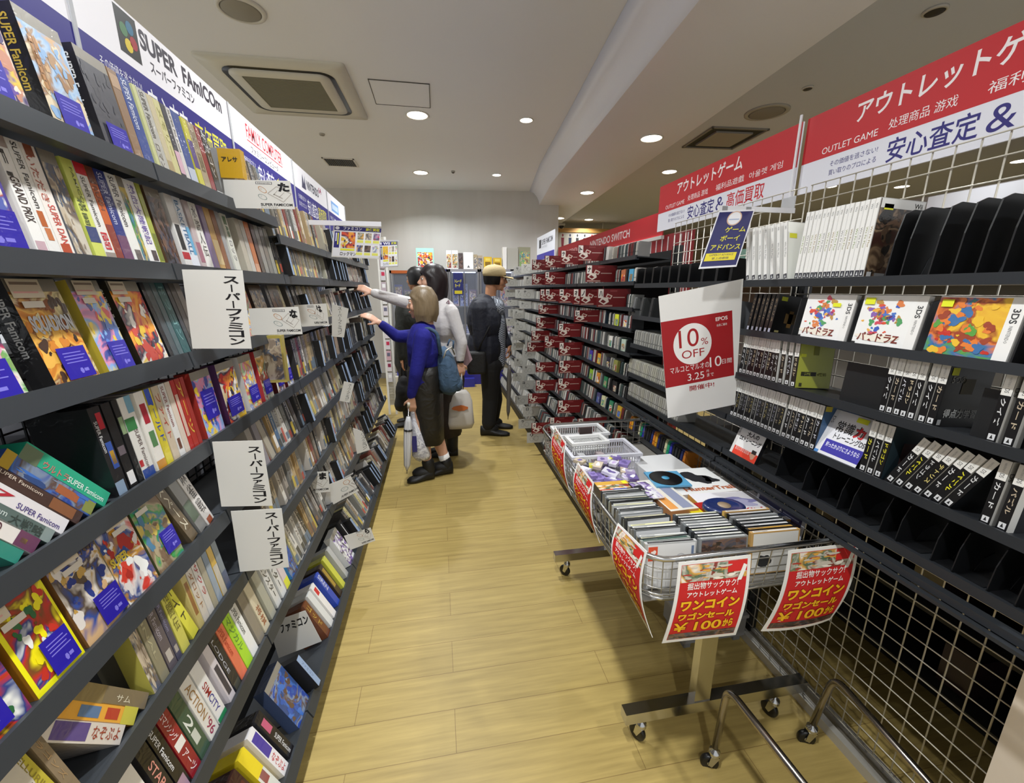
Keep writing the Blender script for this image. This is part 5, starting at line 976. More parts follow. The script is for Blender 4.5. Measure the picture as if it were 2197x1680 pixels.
# far shop wall units seen above the rack at the right edge
for i, (a, b, z0, z1, c) in enumerate(((3.0, 3.95, 2.27, 2.41, 'd8dae2'), (2.0, 2.95, 2.27, 2.41, 'd8dae2'), (3.0, 3.95, 2.03, 2.25, '1c1c2a'), (2.0, 2.95, 2.03, 2.25, '1c1c2a'), (1.0, 1.95, 2.27, 2.41, 'dcdce4'), (1.0, 1.95, 2.03, 2.25, '1a1a28'))):
    m = MB(); m.box((5.2, a, z0), (5.3, b, z1), card(c)); o = m.build('wall_panel'); tag(o, '%s header panel far behind the right rack, %s' % (('white' if i in (0, 1, 4) else 'dark'), ordn(i)), 'panel', 'far header panels on the right')
m = MB(); m.box((5.32, -1, 0), (5.4, 4.5, 2.44), mat('8a8480', .6)); o = m.build('partition'); tag(o, 'grey partition far behind the right rack', 'partition')
# ------------------------------------------------------------------ wire sale wagon
WX0, WX1, WY0, WY1, WZ, WB = .475, 1.085, .82, 1.90, .80, .675
wag = thing('sale_wagon', 'chrome wire sale wagon on castors, heaped with cheap games, right of the aisle', 'wagon', ((WX0+WX1)/2, (WY0+WY1)/2, 0))
wc = wag.location
def wrr(ins, z, n=5): return rrect(0, 0, (WX1-WX0)/2-ins, (WY1-WY0)/2-ins, .075-ins*.4, z, n)
WIRE = mat('b4b2ac', .28, .85)
m = MB(); m.tube(wrr(0, WZ), .0075, CHROME, 8, closed=True); m.build('top_rim', wag)
m = MB(); m.tube(wrr(.012, WB), .006, CHROME, 8, closed=True); m.tube(wrr(.01, WB+.012), .003, CHROME, 6, closed=True); m.build('bottom_rim', wag)
m = MB()
for q in range(1, 4):
    z = WZ-(WZ-WB)*q/4; m.tube(wrr(.003*q, z), .0016, WIRE, 5, closed=True)
a = wrr(0, WZ, 5); b = wrr(.012, WB, 5)
def walk(P, step):
    out = []; n = len(P)
    for i in range(n):
        p, q = P[i], P[(i+1) % n]; L = (q-p).length; k = max(1, round(L/step))
        out += [p.lerp(q, j/k) for j in range(k)]
    return out
A_ = walk(a, .036); B_ = [Vector(((p.x)*(1-.012/((WX1-WX0)/2)), p.y*(1-.012/((WY1-WY0)/2)), WB)) for p in A_]
for p, q in zip(A_, B_): m.tube([p, q], .0016, WIRE, 5, caps=False)
m.build('wire_sides', wag)
m = MB(); hx, hy = (WX1-WX0)/2-.014, (WY1-WY0)/2-.014
m.box((-hx, -hy, WB-.003), (hx, hy, WB), mat('8a867e', .5, .3)); m.build('tray', wag)
for y in (.972, 1.80):
    yy = y-wc.y; fx = (.80 if y < 1.5 else .84)-wc.x
    m = MB(); m.box((fx-.028, yy-.016, .14), (fx+.028, yy+.016, WB-.003), CHROME); m.build('post', wag)
    m = MB(); m.box((.535-wc.x, yy-.019, .1), (1.20-wc.x, yy+.019, .14), CHROME); m.build('foot_beam', wag)
def caster(parent, x, y, z, r=.028, ang=0, stem=.03):
    M = Matrix.Translation((x, y, z)) @ Matrix.Rotation(ang, 4, 'Z'); c = bpy.data.objects.new('castor', None)
    m = MB(); m.lathe([(.006, 0), (.006, -stem*.4), (.016, -stem*.5), (.017, -stem*.8), (.012, -stem)], CHROME, 14, M)
    zz = -stem-r*.9
    for s in (-1, 1): m.prism([M @ Vector((s*.011, -.013, -stem*.8)), M @ Vector((s*.011, .012, -stem*.8)), M @ Vector((s*.011, .018, zz)), M @ Vector((s*.011, .006, zz-.006))], (M.to_3x3() @ Vector((s*.0025, 0, 0))), CHROME)
    o = m.build('castor', parent); o['label'] = 'chrome castor fork'
    m = MB(); W = M @ Matrix.Translation((0, .011, zz)) @ Matrix.Rotation(PI/2, 4, 'Y'); m.lathe([(r*.5, -.008), (r*.9, -.0085), (r, -.005), (r, .005), (r*.9, .0085), (r*.5, .008)], mat('101010', .35), 22, W); m.lathe([(.001, -.0095), (.008, -.0095), (.008, .0095), (.001, .0095)], CHROME, 10, W)
    m.build('wheel', o)
z0 = .1
for x, y, an in ((.60, .972, .5), (1.09, .965, .3), (.605, 1.80, .8), (1.12, 1.80, .2)):
    caster(wag, x-wc.x, y-wc.y, z0, .0285, an, .046)
# ---- sale posters on the wagon
def d_sale(f):
    f.rect(.045, .04, .955, .965, card('c01a1c')); f.scene('toys', 3, .05, .77, .95, .96, 16, 2); f.rect(.68, .84, .95, .96, card('c8201e'), 6); f.poly([(.82, .74), (.88, .74), (.95, .9), (.9, .92)], card('e8e4dc'), 7)
    f.text('掘出物サックサク!', .15, .68, .84, .76, card('f4efe8'), 6, bold=.008); f.text('アウトレットゲーム', .16, .59, .84, .655, card('f4efe8'), 6, bold=.02)
    rim = card('e04a38'); in_ = card('b01618')
    for a in (('ワンコイン', .1, .43, .9, .56), ('ワゴンセール', .1, .305, .86, .40), ('￥100', .07, .15, .72, .275), ('から', .74, .16, .88, .27)):
        g = .018
        f.text(a[0], a[1]-.004, a[2]-.006, a[3]+.004, a[4]+.006, card('8a0c10'), 5, bold=.08 if a[0] != '￥100' else .05, res=2); f.text(a[0], a[1], a[2], a[3], a[4], card('f0b818'), 7, bold=.05 if a[0] != '￥100' else .02, res=2 if a[0] != '￥100' else 4)
    f.scene('dusk', 7, .05, .045, .95, .125, 12, 3)
def curled(name, label, P, fn, bulge, n=10, curl=0):
    # P: tl, tr, br, bl world points; sheet bows by 'bulge' along its normal, bottom corners flare
    tl, tr, br, bl = P; u = tr-tl; nrm_ = (tr-tl).cross(tl-bl).normalized(); 
    tmp = MB(); f = Fr(tmp, (0, 0, 0), (1, 0, 0), (0, 0, 1), (0, -1, 0), 1, 1)
    tmp.box((0, 0, 0), (1, .0012, 1), PAPER); fn(f)
    # subdivide coordinates: map each vertex through the bent sheet
    def mp(v):
        a, b, k = v.x, v.z, -v.y
        p = (bl.lerp(br, a)).lerp(tl.lerp(tr, a), b); bow = bulge*math.sin(PI*b)*1.0+curl*(1-b)**2*(2*a-1)**2
        return p+nrm_*(bow+k*1.2+.0006)
    out = MB(); out.mats = tmp.mats
    sheet = MB(); N = n
    def add_strip(face, mi):
        return None
    # big quads are diced so that they bend
    for fc, mi in zip(tmp.f, tmp.m):
        vs = [tmp.v[i] for i in fc]
        if len(vs) == 4 and (max(v.z for v in vs)-min(v.z for v in vs) > .05 or max(v.x for v in vs)-min(v.x for v in vs) > .2):
            kz = 14; kx = 6
            for i in range(kz):
                for j in range(kx):
                    q = []
                    for a, b in ((j/kx, i/kz), ((j+1)/kx, i/kz), ((j+1)/kx, (i+1)/kz), (j/kx, (i+1)/kz)):
                        q.append(mp((vs[0].lerp(vs[1], a)).lerp(vs[3].lerp(vs[2], a), b)))
                    b0 = len(out.v); out.v += q; out.f.append([b0, b0+1, b0+2, b0+3]); out.m.append(mi); out.sm.append(True)
        else:
            b0 = len(out.v); out.v += [mp(v) for v in vs]; out.f.append(list(range(b0, b0+len(vs)))); out.m.append(mi); out.sm.append(False)
    org = tl.copy(); out.v = [v-org for v in out.v]; o = out.build(name, loc=org); tag(o, label, 'poster', 'one-coin sale posters on the wagon')
    return o
def Pq(pts, ys): return [aty(px, py, y) for (px, py), y in zip(pts, ys)]
curled('sale_poster', 'red one-coin sale poster hanging at the near end of the wagon, left one', Pq([(1456, 1207), (1611, 1190), (1578, 1362), (1420, 1380)], (.805, .805, .79, .79)), d_sale, .012)
curled('sale_poster', 'red one-coin sale poster on the near right corner of the wagon, its corner curling', Pq([(1692, 1181), (1842, 1164), (1790, 1335), (1640, 1361)], (.805, .805, .79, .785)), d_sale, .014, curl=-.012)
def Px(pts, xs): return [atx(px, py, x) for (px, py), x in zip(pts, xs)]
curled('sale_poster', 'red one-coin sale poster on the aisle side of the wagon, nearest and largest', Px([(1326, 1122), (1388, 1183), (1400, 1368), (1330, 1240)], (.468, .468, .468, .45)), d_sale, .022)
curled('sale_poster', 'red one-coin sale poster on the aisle side of the wagon, middle one', Px([(1240, 992), (1274, 1036), (1287, 1165), (1241, 1080)], (.468, .468, .462, .448)), d_sale, .018)
curled('sale_poster', 'red one-coin sale poster on the aisle side of the wagon, farthest one', Px([(1191, 915), (1214, 950), (1226, 1064), (1190, 998)], (.468, .468, .462, .448)), d_sale, .016)
# ---- goods in the wagon
CD = {}
def cd_case(x, y, z, ang, c, spine, label, w_=.142, h=.124, d=.0104, cover=None, tilt=8):
    key = (c, spine, cover, w_); M = Matrix.Translation((x, y, z)) @ Matrix.Rotation(ang, 4, 'Z') @ Matrix.Rotation(-math.radians(tilt), 4, 'X')
    if key in CD: o = CD[key].copy(); COL.objects.link(o); o.matrix_world = M
    else:
        m = MB(); m.box((0, 0, 0), (w_, d, h), mat(c, .15, 0, .6)); F = faces(m, w_, d, h); F['top'].rect(.05, .15, .95, .85, mat(spine, .25)); F['top'].rect(.08, .4, .35, .6, card('5a5a5a'), 2); F['front'].rect(.05, .03, .97, .97, mat('c8c8c8', .3))
        if cover: cover(F['front'])
        o = m.build('disc_case', M=M); CD[key] = o
    tag(o, label, 'disc case', 'disc cases in the near end of the wagon')
def cov_a(f): f.rect(.05, .03, .97, .97, card('dedddb'), 2); f.rect(.06, .62, .24, .93, card('d85030'), 3); f.blob(.16, .78, .05, .09, card('f0e4dc'), random.Random(2), 4); f.poly([(.7+.11*math.cos(q*PI/10), .62+.13*math.sin(q*PI/10)) for q in range(20)], card('b8b8bc'), 3); f.poly([(.7+.09*math.cos(q*PI/10), .62+.105*math.sin(q*PI/10)) for q in range(20)], card('dedddb'), 4); f.rect(.9, .6, .95, .9, card('6a7a98'), 3)
def cov_c(f): f.rect(.05, .03, .97, .97, card('6a5a50'), 2); f.scene('dusk', 3, .05, .35, .97, .97, 12, 3); f.rect(.05, .03, .97, .34, card('b8b4a8'), 3)
def cov_b(f): f.rect(.05, .03, .97, .97, card('e2e0da'), 2); f.blob(.3, .3, .15, .2, card('2a2a2a'), random.Random(4), 3)
pal = [('2c2d2f', '1c1c1e'), ('8a8e90', 'c8c8c4'), ('3a3a3a', 'd8d8d4'), ('9aa09a', '2a4a40'), ('6a6c6c', '141416'), ('b0b2b0', 'd8d4a0'), ('303234', 'b8b49a'), ('8a8c8c', '2a2a2c')]
y = .868; i = 0
while y < 1.17:
    c, s = pal[(i*3) % 8]; cd_case(.505-.0*(y-.85), y, WB+.004, -.05+.03*((i*7) % 3), c if i else 'b8b8b6', s, 'disc case in the left file of the wagon, %s from the near end' % ordn(i), cover=cov_a if i == 0 else None, tilt=4+(i*5) % 7, h=.124 if i % 4 else .130); y += .0135; i += 1
y = .868; i = 0
while y < 1.0:
    c, s = [('8a8c8c', 'b8bab8'), ('4a4c4c', 'dcdcd4'), ('26282a', 'd8d8dc'), ('5a5e60', 'e0e0c8'), ('101214', 'd8d8d8'), ('7a7e80', 'e4e4e0')][i % 6]; cd_case(.662, y, WB+.004, -.04, c, s, cover=cov_c if i == 0 else None, label= 'disc case in the middle file of the wagon, %s from the near end' % ordn(i), tilt=6); y += .0135; i += 1
y = .872; i = 0
while y < .99:
    c, s = [('caa060', 'e2e0da'), ('1a1a1a', 'c89a48'), ('141416', 'dcdcdc'), ('26282a', 'c8c8c8'), ('3a3c3c', 'e4e4e2'), ('8a8c8c', '9a9c9c'), ('1c1c1e', 'd0d0d0')][i % 7]; cd_case(.820, y, WB+.004, -.03, c, s, 'disc case in the right file of the wagon, %s from the near end' % ordn(i), w_=.15, cover=cov_b if i == 0 else None, tilt=5); y += .016; i += 1
def flat(name, label, cat, x, y, z, w_, d, h, ang, col, fn=None, group=None, wrapd=False):
    m = MB(); m.box((0, 0, 0), (w_, d, h), mat(col, .35, 0, .5) if not wrapd else wrapm(col)); f = faces(m, w_, d, h)['top']
    if fn: fn(f)
    o = m.build(name, M=Matrix.Translation((x, y, z)) @ Matrix.Rotation(ang, 4, 'Z')); return tag(o, label, cat, group)
def f_kit(f): f.rect(0, 0, 1, 1, card('e4e2e6')); f.blob(.5, .68, .32, .16, card('8a88b8'), random.Random(3), 2, 14); f.blob(.62, .6, .2, .12, card('b4b2d0'), random.Random(5), 3); f.text('Up Kit 1', .3, .3, .8, .42, card('b81c30'), 4, bold=.04); f.rect(.45, .1, .98, .2, card('5a6488'), 3)
def f_tr(f): f.rect(0, 0, 1, 1, card('e2e2e0')); f.blob(.55, .6, .2, .3, card('202024'), random.Random(9), 2, 16); f.blob(.75, .5, .12, .15, card('202024'), random.Random(10), 2, 12); f.text('HunterTrail', .15, .1, .95, .24, card('b0603a'), 4, bold=.04)
PILE = 'flat boxes piled in the wagon'
flat('software_box', 'thick white software box with lavender shape and red lettering in the wagon', 'software box', .815, .995, WB+.004, .24, .19, .085, -.06, 'd8a048', f_kit, PILE)
flat('software_box', 'white software box with black figure drawing, behind the lavender one', 'software box', .80, 1.19, WB+.004, .24, .2, .08, -.02, 'd4d2d0', f_tr, PILE)
flat('software_box', 'plain white box at the back of the pile in the wagon', 'software box', .80, 1.41, WB+.004, .2, .17, .06, .03, 'e2e2e2', None, PILE)
flat('software_box', 'orange and white booklet box on the left of the pile in the wagon', 'software box', .70, 1.08, WB+.004, .1, .22, .09, .04, 'c88a58', lambda f: (f.rect(0, 0, 1, 1, card('d8d4c8')), f.rect(.5, .05, .9, .9, card('8a90a8'), 2), f.rect(.05, .05, .35, .95, card('d8944a'), 2)), PILE)
flat('yellow_booklet', 'bright yellow booklet sticking out before the software boxes', 'booklet', .772, .99, WB+.08, .05, .11, .006, .05, 'e8d820', None, PILE)
flat('disc_sleeve', 'light blue square sleeve carrying a black disc in the wagon', 'disc sleeve', .735, 1.235, WB+.095, .13, .12, .006, -.1, '5aa0c8', None, PILE)
m = MB(); m.lathe([(.006, 0), (.058, 0), (.058, .0015), (.006, .0015)], mat('151516', .12), 36, smooth=False); m.lathe([(.001, .0014), (.014, .0014), (.014, .0022), (.001, .0022)], mat('4a9ac0', .3), 20); o = m.build('black_disc', loc=(.80, 1.29, WB+.1015)); tag(o, 'black disc with blue centre lying on the light blue sleeve', 'disc')
pt = thing('disc_tin', 'dark blue oval disc tin on a red card among the software boxes', 'tin', (.87, 1.06, WB+.0925), (0, 0, -.1))
m = MB(); m.lathe([(.062, 0), (.068, .006), (.066, .018), (.058, .022), (.045, .0185), (.001, .018)], mat('1c2c60', .25, 0, .5), 36, sx=1, sy=.72); m.build('body', pt); m = MB(); m.lathe([(.001, .0185), (.02, .0187), (.02, .0195), (.001, .0195)], mat('a08a70', .4), 20); m.build('hub', pt)
flat('red_card', 'red card under the dark blue oval tin', 'card', .81, 1.0, WB+.0895, .13, .12, .0022, .04, 'b82c28', None, PILE)
flat('game_box', 'gold-edged game box lying flat in the left part of the wagon', 'game box', .515, 1.19, WB+.06, .12, .085, .055, -.02, '2a2018', lambda f: (f.rect(0, .7, 1, 1, card('c89a38'), 2), f.scene('toys', 2, 0, .35, .95, .7, 5, 2), f.rect(0, 0, .4, .35, card('b84a30'), 3), f.rect(.4, 0, .8, .35, card('3a4a98'), 3), f.rect(.82, .72, .95, .98, YELTAG, 4)))
flat('artwork_sheet', 'white illustrated sheet with a dark-haired figure in the wagon', 'sheet', .60, 1.15, WB+.1, .12, .12, .004, .03, 'e8e8ea', lambda f: (f.scene('manga', 5, .02, .02, .98, .98, 6), f.blob(.55, .6, .2, .2, card('201c24'), random.Random(6), 7), f.blob(.5, .45, .12, .12, card('ecd8cc'), random.Random(7), 8)))
rW = random.Random(17); pk = []
for i in range(30):
    x = rW.uniform(.505, .69); y = rW.uniform(1.30, 1.50); c = rW.choice(['b8a8d0', 'e8e6ee', '8a78b8', 'd8d4e0', '6a5a98', 'e0dce8', 'c8b8a0', '303040', 'e8e040', 'd0c8d8']); s = rW.uniform(.025, .045)
    m = MB(); m.box((0, 0, 0), (s, s*1.3, .012), wrapm(c)); f = faces(m, s, s*1.3, .012)['top']; f.blob(.5, .5, .3, .3, wrapm(rW.choice(['6a5a98', 'f0f0f4', 'c0a8d8'])), rW, 2, 8)
    o = m.build('accessory_packet', M=Matrix.Translation((x, y, WB+.055+.0016*i)) @ Matrix.Rotation(rW.uniform(-1, 1), 4, 'Z') @ Matrix.Rotation(rW.uniform(-.25, .25), 4, 'X'))
    tag(o, 'small %s wrapped packet in the wagon heap by the baskets' % cname(c), 'packet', 'small wrapped packets heaped in the wagon')
flat('clear_bag_stack', 'heap support of flat pale cartons under the small packets', 'carton', .50, 1.29, WB+.002, .2, .25, .05, 0, 'c8c6cc')
def plastic_basket(x, y, z, w_, d, h, ang, label, c='d8d8e0'):
    M = Matrix.Translation((x, y, z)) @ Matrix.Rotation(ang, 4, 'Z'); t = thing('plastic_basket', label, 'basket', M=M, group='white plastic baskets in the wagon'); cm = mat(c, .3, alpha=.92)
    m = MB(); m.box((.01, .01, 0), (w_-.01, d-.01, .003), cm)
    for s in range(2):
        n = int(w_/.0115)
        for j in range(3):
            zz = .003+(h-.012)*j/3; yy = .008 if s == 0 else d-.011; m.box((.008, yy, zz), (w_-.008, yy+.003, zz+.005), cm)
        for i in range(n+1): xx = .008+(w_-.016)*i/n; yy = .008 if s == 0 else d-.011; m.box((xx-.0022, yy, .003), (xx+.0022, yy+.003, h-.01), cm)
        n = int(d/.0115)
        for j in range(3):
            zz = .003+(h-.012)*j/3; xx = .008 if s == 0 else w_-.011; m.box((xx, .008, zz), (xx+.003, d-.008, zz+.005), cm)
        for i in range(n+1): yy = .008+(d-.016)*i/n; xx = .008 if s == 0 else w_-.011; m.box((xx, yy-.0022, .003), (xx+.003, yy+.0022, h-.01), cm)
    m.build('lattice', t)
    m = MB(); r_ = [Vector((0, 0, h)), Vector((w_, 0, h)), Vector((w_, d, h)), Vector((0, d, h))]; i_ = [Vector((.014, .014, h)), Vector((w_-.014, .014, h)), Vector((w_-.014, d-.014, h)), Vector((.014, d-.014, h))]
    for k in range(4): m.prism([r_[k], r_[(k+1) % 4], i_[(k+1) % 4], i_[k]], (0, 0, -.012), cm)
    m.build('rim', t); return t
plastic_basket(.515, 1.52, WB+.002, .31, .19, .105, -.02, 'translucent white plastic basket in the middle of the wagon, in front of the smaller one')
plastic_basket(.53, 1.565, WB+.109, .17, .10, .04, .04, 'small white lattice basket sitting inside the larger one in the wagon', 'e4e4e2')
plastic_basket(.52, 1.725, WB+.002, .25, .15, .125, .02, 'white plastic basket at the far end of the wagon', 'e0e0e0')
flat('shop_card', 'small dark brown card standing on the far basket rim', 'card', .62, 1.73, WB+.128, .06, .012, .03, 0, '3a2a26')
for i in range(8):
    flat('accessory_packet', 'pale wrapped item inside the larger white basket of the wagon', 'packet', .54+.03*i, 1.55+.018*(i % 3), WB+.008, .028, .1, .03+.01*(i % 3), .1*((i % 3)-1), ['e8e4e4', 'd8c8c8', 'f0f0f0', 'c8a8a8'][i % 4], None, 'pale items in the white basket', True)
nb = thing('notice_board', 'navy notice card with pale border leaning at the right rim of the wagon', 'notice', M=Matrix.Translation((1.005, .935, WB+.02)) @ Matrix.Rotation(math.radians(78), 4, 'Z') @ Matrix.Rotation(math.radians(-6), 4, 'X'))
m = MB(); m.box((0, 0, 0), (.19, .003, .112), card('b8bcc4'));  
m.v = [v for v in m.v]; g = Fr(m, (.19, .003, 0), (-1, 0, 0), (0, 0, 1), (0, 1, 0), .19, .112); g.rect(.05, .05, .95, .95, card('1c2048')); g.text('返品不可', .15, .45, .6, .65, card('a8a860'), 3); g.poly([(.5, .8), (.56, .8), (.53, .88)], card('d8d8d8'), 3); g.rect(.58, .8, .9, .84, card('8a90b0'), 3); m.build('board', nb)
nb.matrix_world = Matrix.Translation((1.035, .935, WB+.004)) @ Matrix.Rotation(math.radians(90), 4, 'Z') @ Matrix.Rotation(math.radians(8), 4, 'X')
# ---- tube trolley frame in the foreground
tr = thing('tube_trolley', 'bent chrome tube trolley frame on black castors, cropped by the bottom edge', 'trolley', (.93, .8, 0))
tb = Vector((.93, .8, 0)); TUBE = mat('a09a94', .22, 1)
def bend(pts, r=.03, n=5):
    out = [pts[0]]
    for i in range(1, len(pts)-1):
        p, a, b = pts[i], pts[i-1], pts[i+1]; u = (a-p).normalized(); v = (b-p).normalized(); 
        for j in range(n+1):
            t_ = j/n; out.append((p+u*r)*(1-t_)**2+p*2*t_*(1-t_)+(p+v*r)*t_**2)
    return out+[pts[-1]]
for cx, cy, tx, ty, zt, ex, ey in ((.79, .862, .786, .845, .325, .82, .30), (1.15, .872, 1.17, .855, .28, 1.105, .28)):
    P = [Vector((cx, cy, .075))-tb, Vector((tx, ty, zt))-tb, Vector((ex, ey, zt-.01))-tb]; m = MB(); m.tube(bend(P, .045, 7), .0105, TUBE, 12); m.build('side_tube', tr)
    caster(tr, cx-tb.x, cy-tb.y, .085, .027, 1.2, .046)
m = MB(); m.tube([Vector((.82, .30, .305))-tb, Vector((1.105, .28, .27))-tb], .0095, TUBE, 10); m.build('cross_tube', tr)
# grey plastic box under the wagon
gb = thing('storage_box', 'light grey plastic storage box on the floor beneath the wagon', 'box', (.94, 1.27, 0)); m = MB(); m.box((0, 0, .03), (.28, .16, .12), mat('8c8c8c', .4)); m.box((-.006, -.006, .12), (.286, .166, .135), mat('98989a', .4)); m.build('body', gb)
for x, y in ((.01, .01), (.24, .01), (.01, .12), (.24, .12)): m = MB(); m.box((x, y, 0), (x+.03, y+.03, .03), mat('7a7a7a', .5)); m.build('foot', gb)
# ------------------------------------------------------------------ glass cases and goods before the back wall
def Bp(px, py, Y=6.45): return aty(px, py, Y)
def display_case(name, px0, px1, pt, label, band, inner, Y=6.4, dep=.35, frame='8a8a8e', zb=.35):
    a = Bp(px0, pt, Y); b = Bp(px1, pt, Y); w_ = b.x-a.x; zt = a.z; t = thing(name, label, 'display case', (a.x, Y, 0), group='glass display cases before the back wall')
    fm = mat(frame, .35, .4)
    m = MB(); m.box((0, 0, 0), (w_, dep, zb-.12), mat('2c2a8a', .45)); m.box((0, -.004, zb-.12), (w_, dep, zb), mat('8a8270', .5)); m.build('base', t)
    m = MB()
    for x in (0, w_-.025): m.box((x, 0, zb), (x+.025, .025, zt), fm); m.box((x, dep-.025, zb), (x+.025, dep, zt), fm)
    m.box((0, 0, zt-.04), (w_, dep, zt), mat(band, .4)); m.box((0, dep-.01, zb), (w_, dep, zt), mat('4a4a58', .6)); m.build('frame', t)
    for z in (zb+.42, zb+.85):
        m = MB(); m.box((.025, .03, z), (w_-.025, dep-.02, z+.012), mat('a8b0c0', .2, alpha=.5)); m.build('shelf', t)
    m = MB(); m.box((.02, .004, zb), (w_-.02, .008, zt-.04), mat('c8d0e0', .03, alpha=.12)); m.build('glass_door', t)
    m = MB(); m.box((w_*.48, -.002, zb), (w_*.48+.02, .004, zt-.04), fm); m.build('door_rail', t)
    rr = random.Random(int(px0)); n = 0
    for z in (zb, zb+.432, zb+.862):
        x = .05
        while x < w_-.14:
            c = rr.choice(inner); hh = rr.uniform(.14, .33); ww = rr.uniform(.09, .15); m = MB(); m.box((0, 0, 0), (ww, .1, hh), wrapm(rr.choice(['d8d4dc', '6a5a8a', '8a9ad0', '30304a', 'b8a0a8', '2a3a9a']))); f = Fr(m, (0, 0, 0), (1, 0, 0), (0, 0, 1), (0, -1, 0), ww, hh); f.scene(c, n, .08, .1, .92, .9, 5)
            o = m.build('figure_box', loc=(a.x+x, Y+.08, z+.001)); tag(o, 'boxed figure in the %s glass case, %s shelf up, %s counted' % ({835: 'orange topped', 962: 'bluish', 1029: 'rightmost', 926: 'narrow dark'}[px0], 'first' if z == zb else 'second' if z < zb+.5 else 'third', ordn(n)), 'boxed figure', 'boxed figures in the back display cases'); x += ww+.02; n += 1
    return t, a, w_, zt
c1 = display_case('glass_case', 835, 925, 580, 'glass display case with orange top edge left behind the women', 'b05a28', ['figures', 'office', 'manga'])
c2 = display_case('glass_case', 962, 1028, 577, 'bluish lit glass display case between the women and the man', '9a9aa0', ['blueglow', 'figures', 'blueglow', 'sea'])
c3 = display_case('glass_case', 1029, 1105, 577, 'glass display case behind the man in the cap', '9a9aa0', ['blueglow', 'figures', 'mecha'])
c4 = display_case('glass_case', 926, 961, 577, 'narrow dark display case between two larger ones at the back', '2a2a6a', ['dusk', 'figures'])
a = Bp(972, 585, 6.38); m = MB(); m.box((0, 0, -.32), (.14, .01, 0), card('1c2262')); f = Fr(m, (0, 0, -.32), (1, 0, 0), (0, 0, 1), (0, -1, 0), .14, .32); f.text('トレード', .15, .55, .85, .7, card('d8d040'), bold=.03); f.text('カード', .15, .35, .7, .5, card('d8d040'), bold=.03); f.rect(.1, .05, .9, .2, card('c8b828')); o = m.build('case_sign'); o.location = a; tag(o, 'narrow navy sign with yellow lettering on the back display case', 'sign')
# cool lamps inside the glass cases
for cc in (c2, c3):
    t, a, w_, zt = cc; m = MB(); m.box((.05, .04, zt-.052), (w_-.05, .07, zt-.042), mat('b8c8ff', .5, emit=7)); o = m.build('case_lamp', t); o['label'] = 'bluish strip light'
# goods on top of the cases
TOPS = [(892, 930, 532, '9ad0c0', 'robots', .22, 'large colourful card-art box on top of the back case, left of the women'), (957, 968, 537, 'e4e2e2', 'toys', .1, 'white box with brown art on the back case, first of the white row'), (969, 982, 537, 'e0dedc', 'toys', .1, 'white box with brown art on the back case, second of the white row'), (983, 993, 543, '4a4040', 'dusk', .1, 'dark box in the row of white boxes on the back case'),
        (994, 1015, 541, 'ecebea', None, .12, 'plain white box with a small pyramid on the back case'), (1016, 1024, 546, 'a89878', 'office', .1, 'tan slim box on the back case beside the plain white one'), (1025, 1035, 548, 'b0a088', 'office', .1, 'tan wooden box on the back case left of the yellow ones'), (1038, 1055, 551, 'e0b818', None, .12, 'yellow box on the back case, left of the pair'), (1058, 1076, 553, 'd8b020', None, .12, 'yellow box on the back case, right of the pair, behind the cap'), (1079, 1087, 530, 'e8e6e2', None, .1, 'tall white narrow box right of the yellow boxes'), (1088, 1112, 532, 'a8a69c', None, .15, 'clear grey box right of the tall narrow one'), (1113, 1138, 530, '8a8a70', 'meadow', .15, 'box with greenish pictures by the small sign'), (1100, 1140, 543, '9a9890', None, .12, 'grey plastic tub at the right end of the back row')]
for px0, px1, pt, col, pal_, dd, lb in TOPS:
    Y = 6.5; a = Bp(px0, pt, Y); b = Bp(px1, pt, Y); z0 = c2[3]+.001; m = MB(); w_ = b.x-a.x; h = a.z-z0; m.box((0, 0, 0), (w_, dd, h), wrapm(col)); f = Fr(m, (0, 0, 0), (1, 0, 0), (0, 0, 1), (0, -1, 0), w_, h)
    if pal_: f.scene(pal_, px0, .08, .06, .92, .8, 8)
    elif col == 'ecebea': f.poly([(.35, .1), (.65, .1), (.5, .25)], card('5a5a5a'))
    elif col in ('e0b818', 'd8b020'): f.rect(.15, .3, .85, .6, card('8a6a18')); f.rect(.2, .7, .8, .9, card('e8d060'))
    if lb.startswith('grey plastic'): Y = 6.42
    o = m.build('boxed_item'); o.location = (a.x, Y if not lb.startswith('grey plastic') else 6.66, z0); tag(o, lb, 'box')
m = MB(); a = Bp(1095, 577, 6.4); b = Bp(1150, 577, 6.4); m.box((0, 0, -.02), (b.x-a.x, .4, 0), mat('c8c6c0', .4)); m.box((.0, .36, -1.7), (b.x-a.x, .4, -.02), mat('9a988e', .6)); o = m.build('wall_shelf'); o.location = (a.x, 6.4, c2[3]); tag(o, 'pale shelf and panel continuing right of the back display cases', 'shelf')
# blue bags and white wire stand at the left of the cases
ws = thing('wire_stand', 'white wire grid stand hung with small packets, left of the back glass cases', 'wire stand', (0, 0, 0)); Y = 4.95
a = aty(806, 470, Y); b = aty(848, 836, Y); ws.location = (a.x, Y, 0); w_ = b.x-a.x; zt = 2.0
m = MB(); r = .004
for i in range(9): x = w_*i/8; m.box((x-r, -r, .12), (x+r, r, zt), GRIDW)
for i in range(29): z = .12+(zt-.12)*i/28; m.box((0, -r*1.6, z-r), (w_, -r*.6, z+r), GRIDW)
m.build('grid', ws); m = MB(); m.box((w_-.012, -.012, 0), (w_+.012, .012, zt+.01), mat('dcdad4', .4)); m.box((-.012, -.012, 0), (.012, .012, zt+.01), mat('dcdad4', .4)); m.build('posts', ws)
m = MB(); m.box((0, .02, .12), (w_, .03, .35), mat('2c2a90', .5)); o = m.build('blue_board', ws); m = MB(); m.box((0, .02, .36), (w_, .03, zt-.05), mat('b4aeb2', .6)); o = m.build('pale_board', ws)
rr = random.Random(4)
NP = max(1, int((w_-.02)/.058))
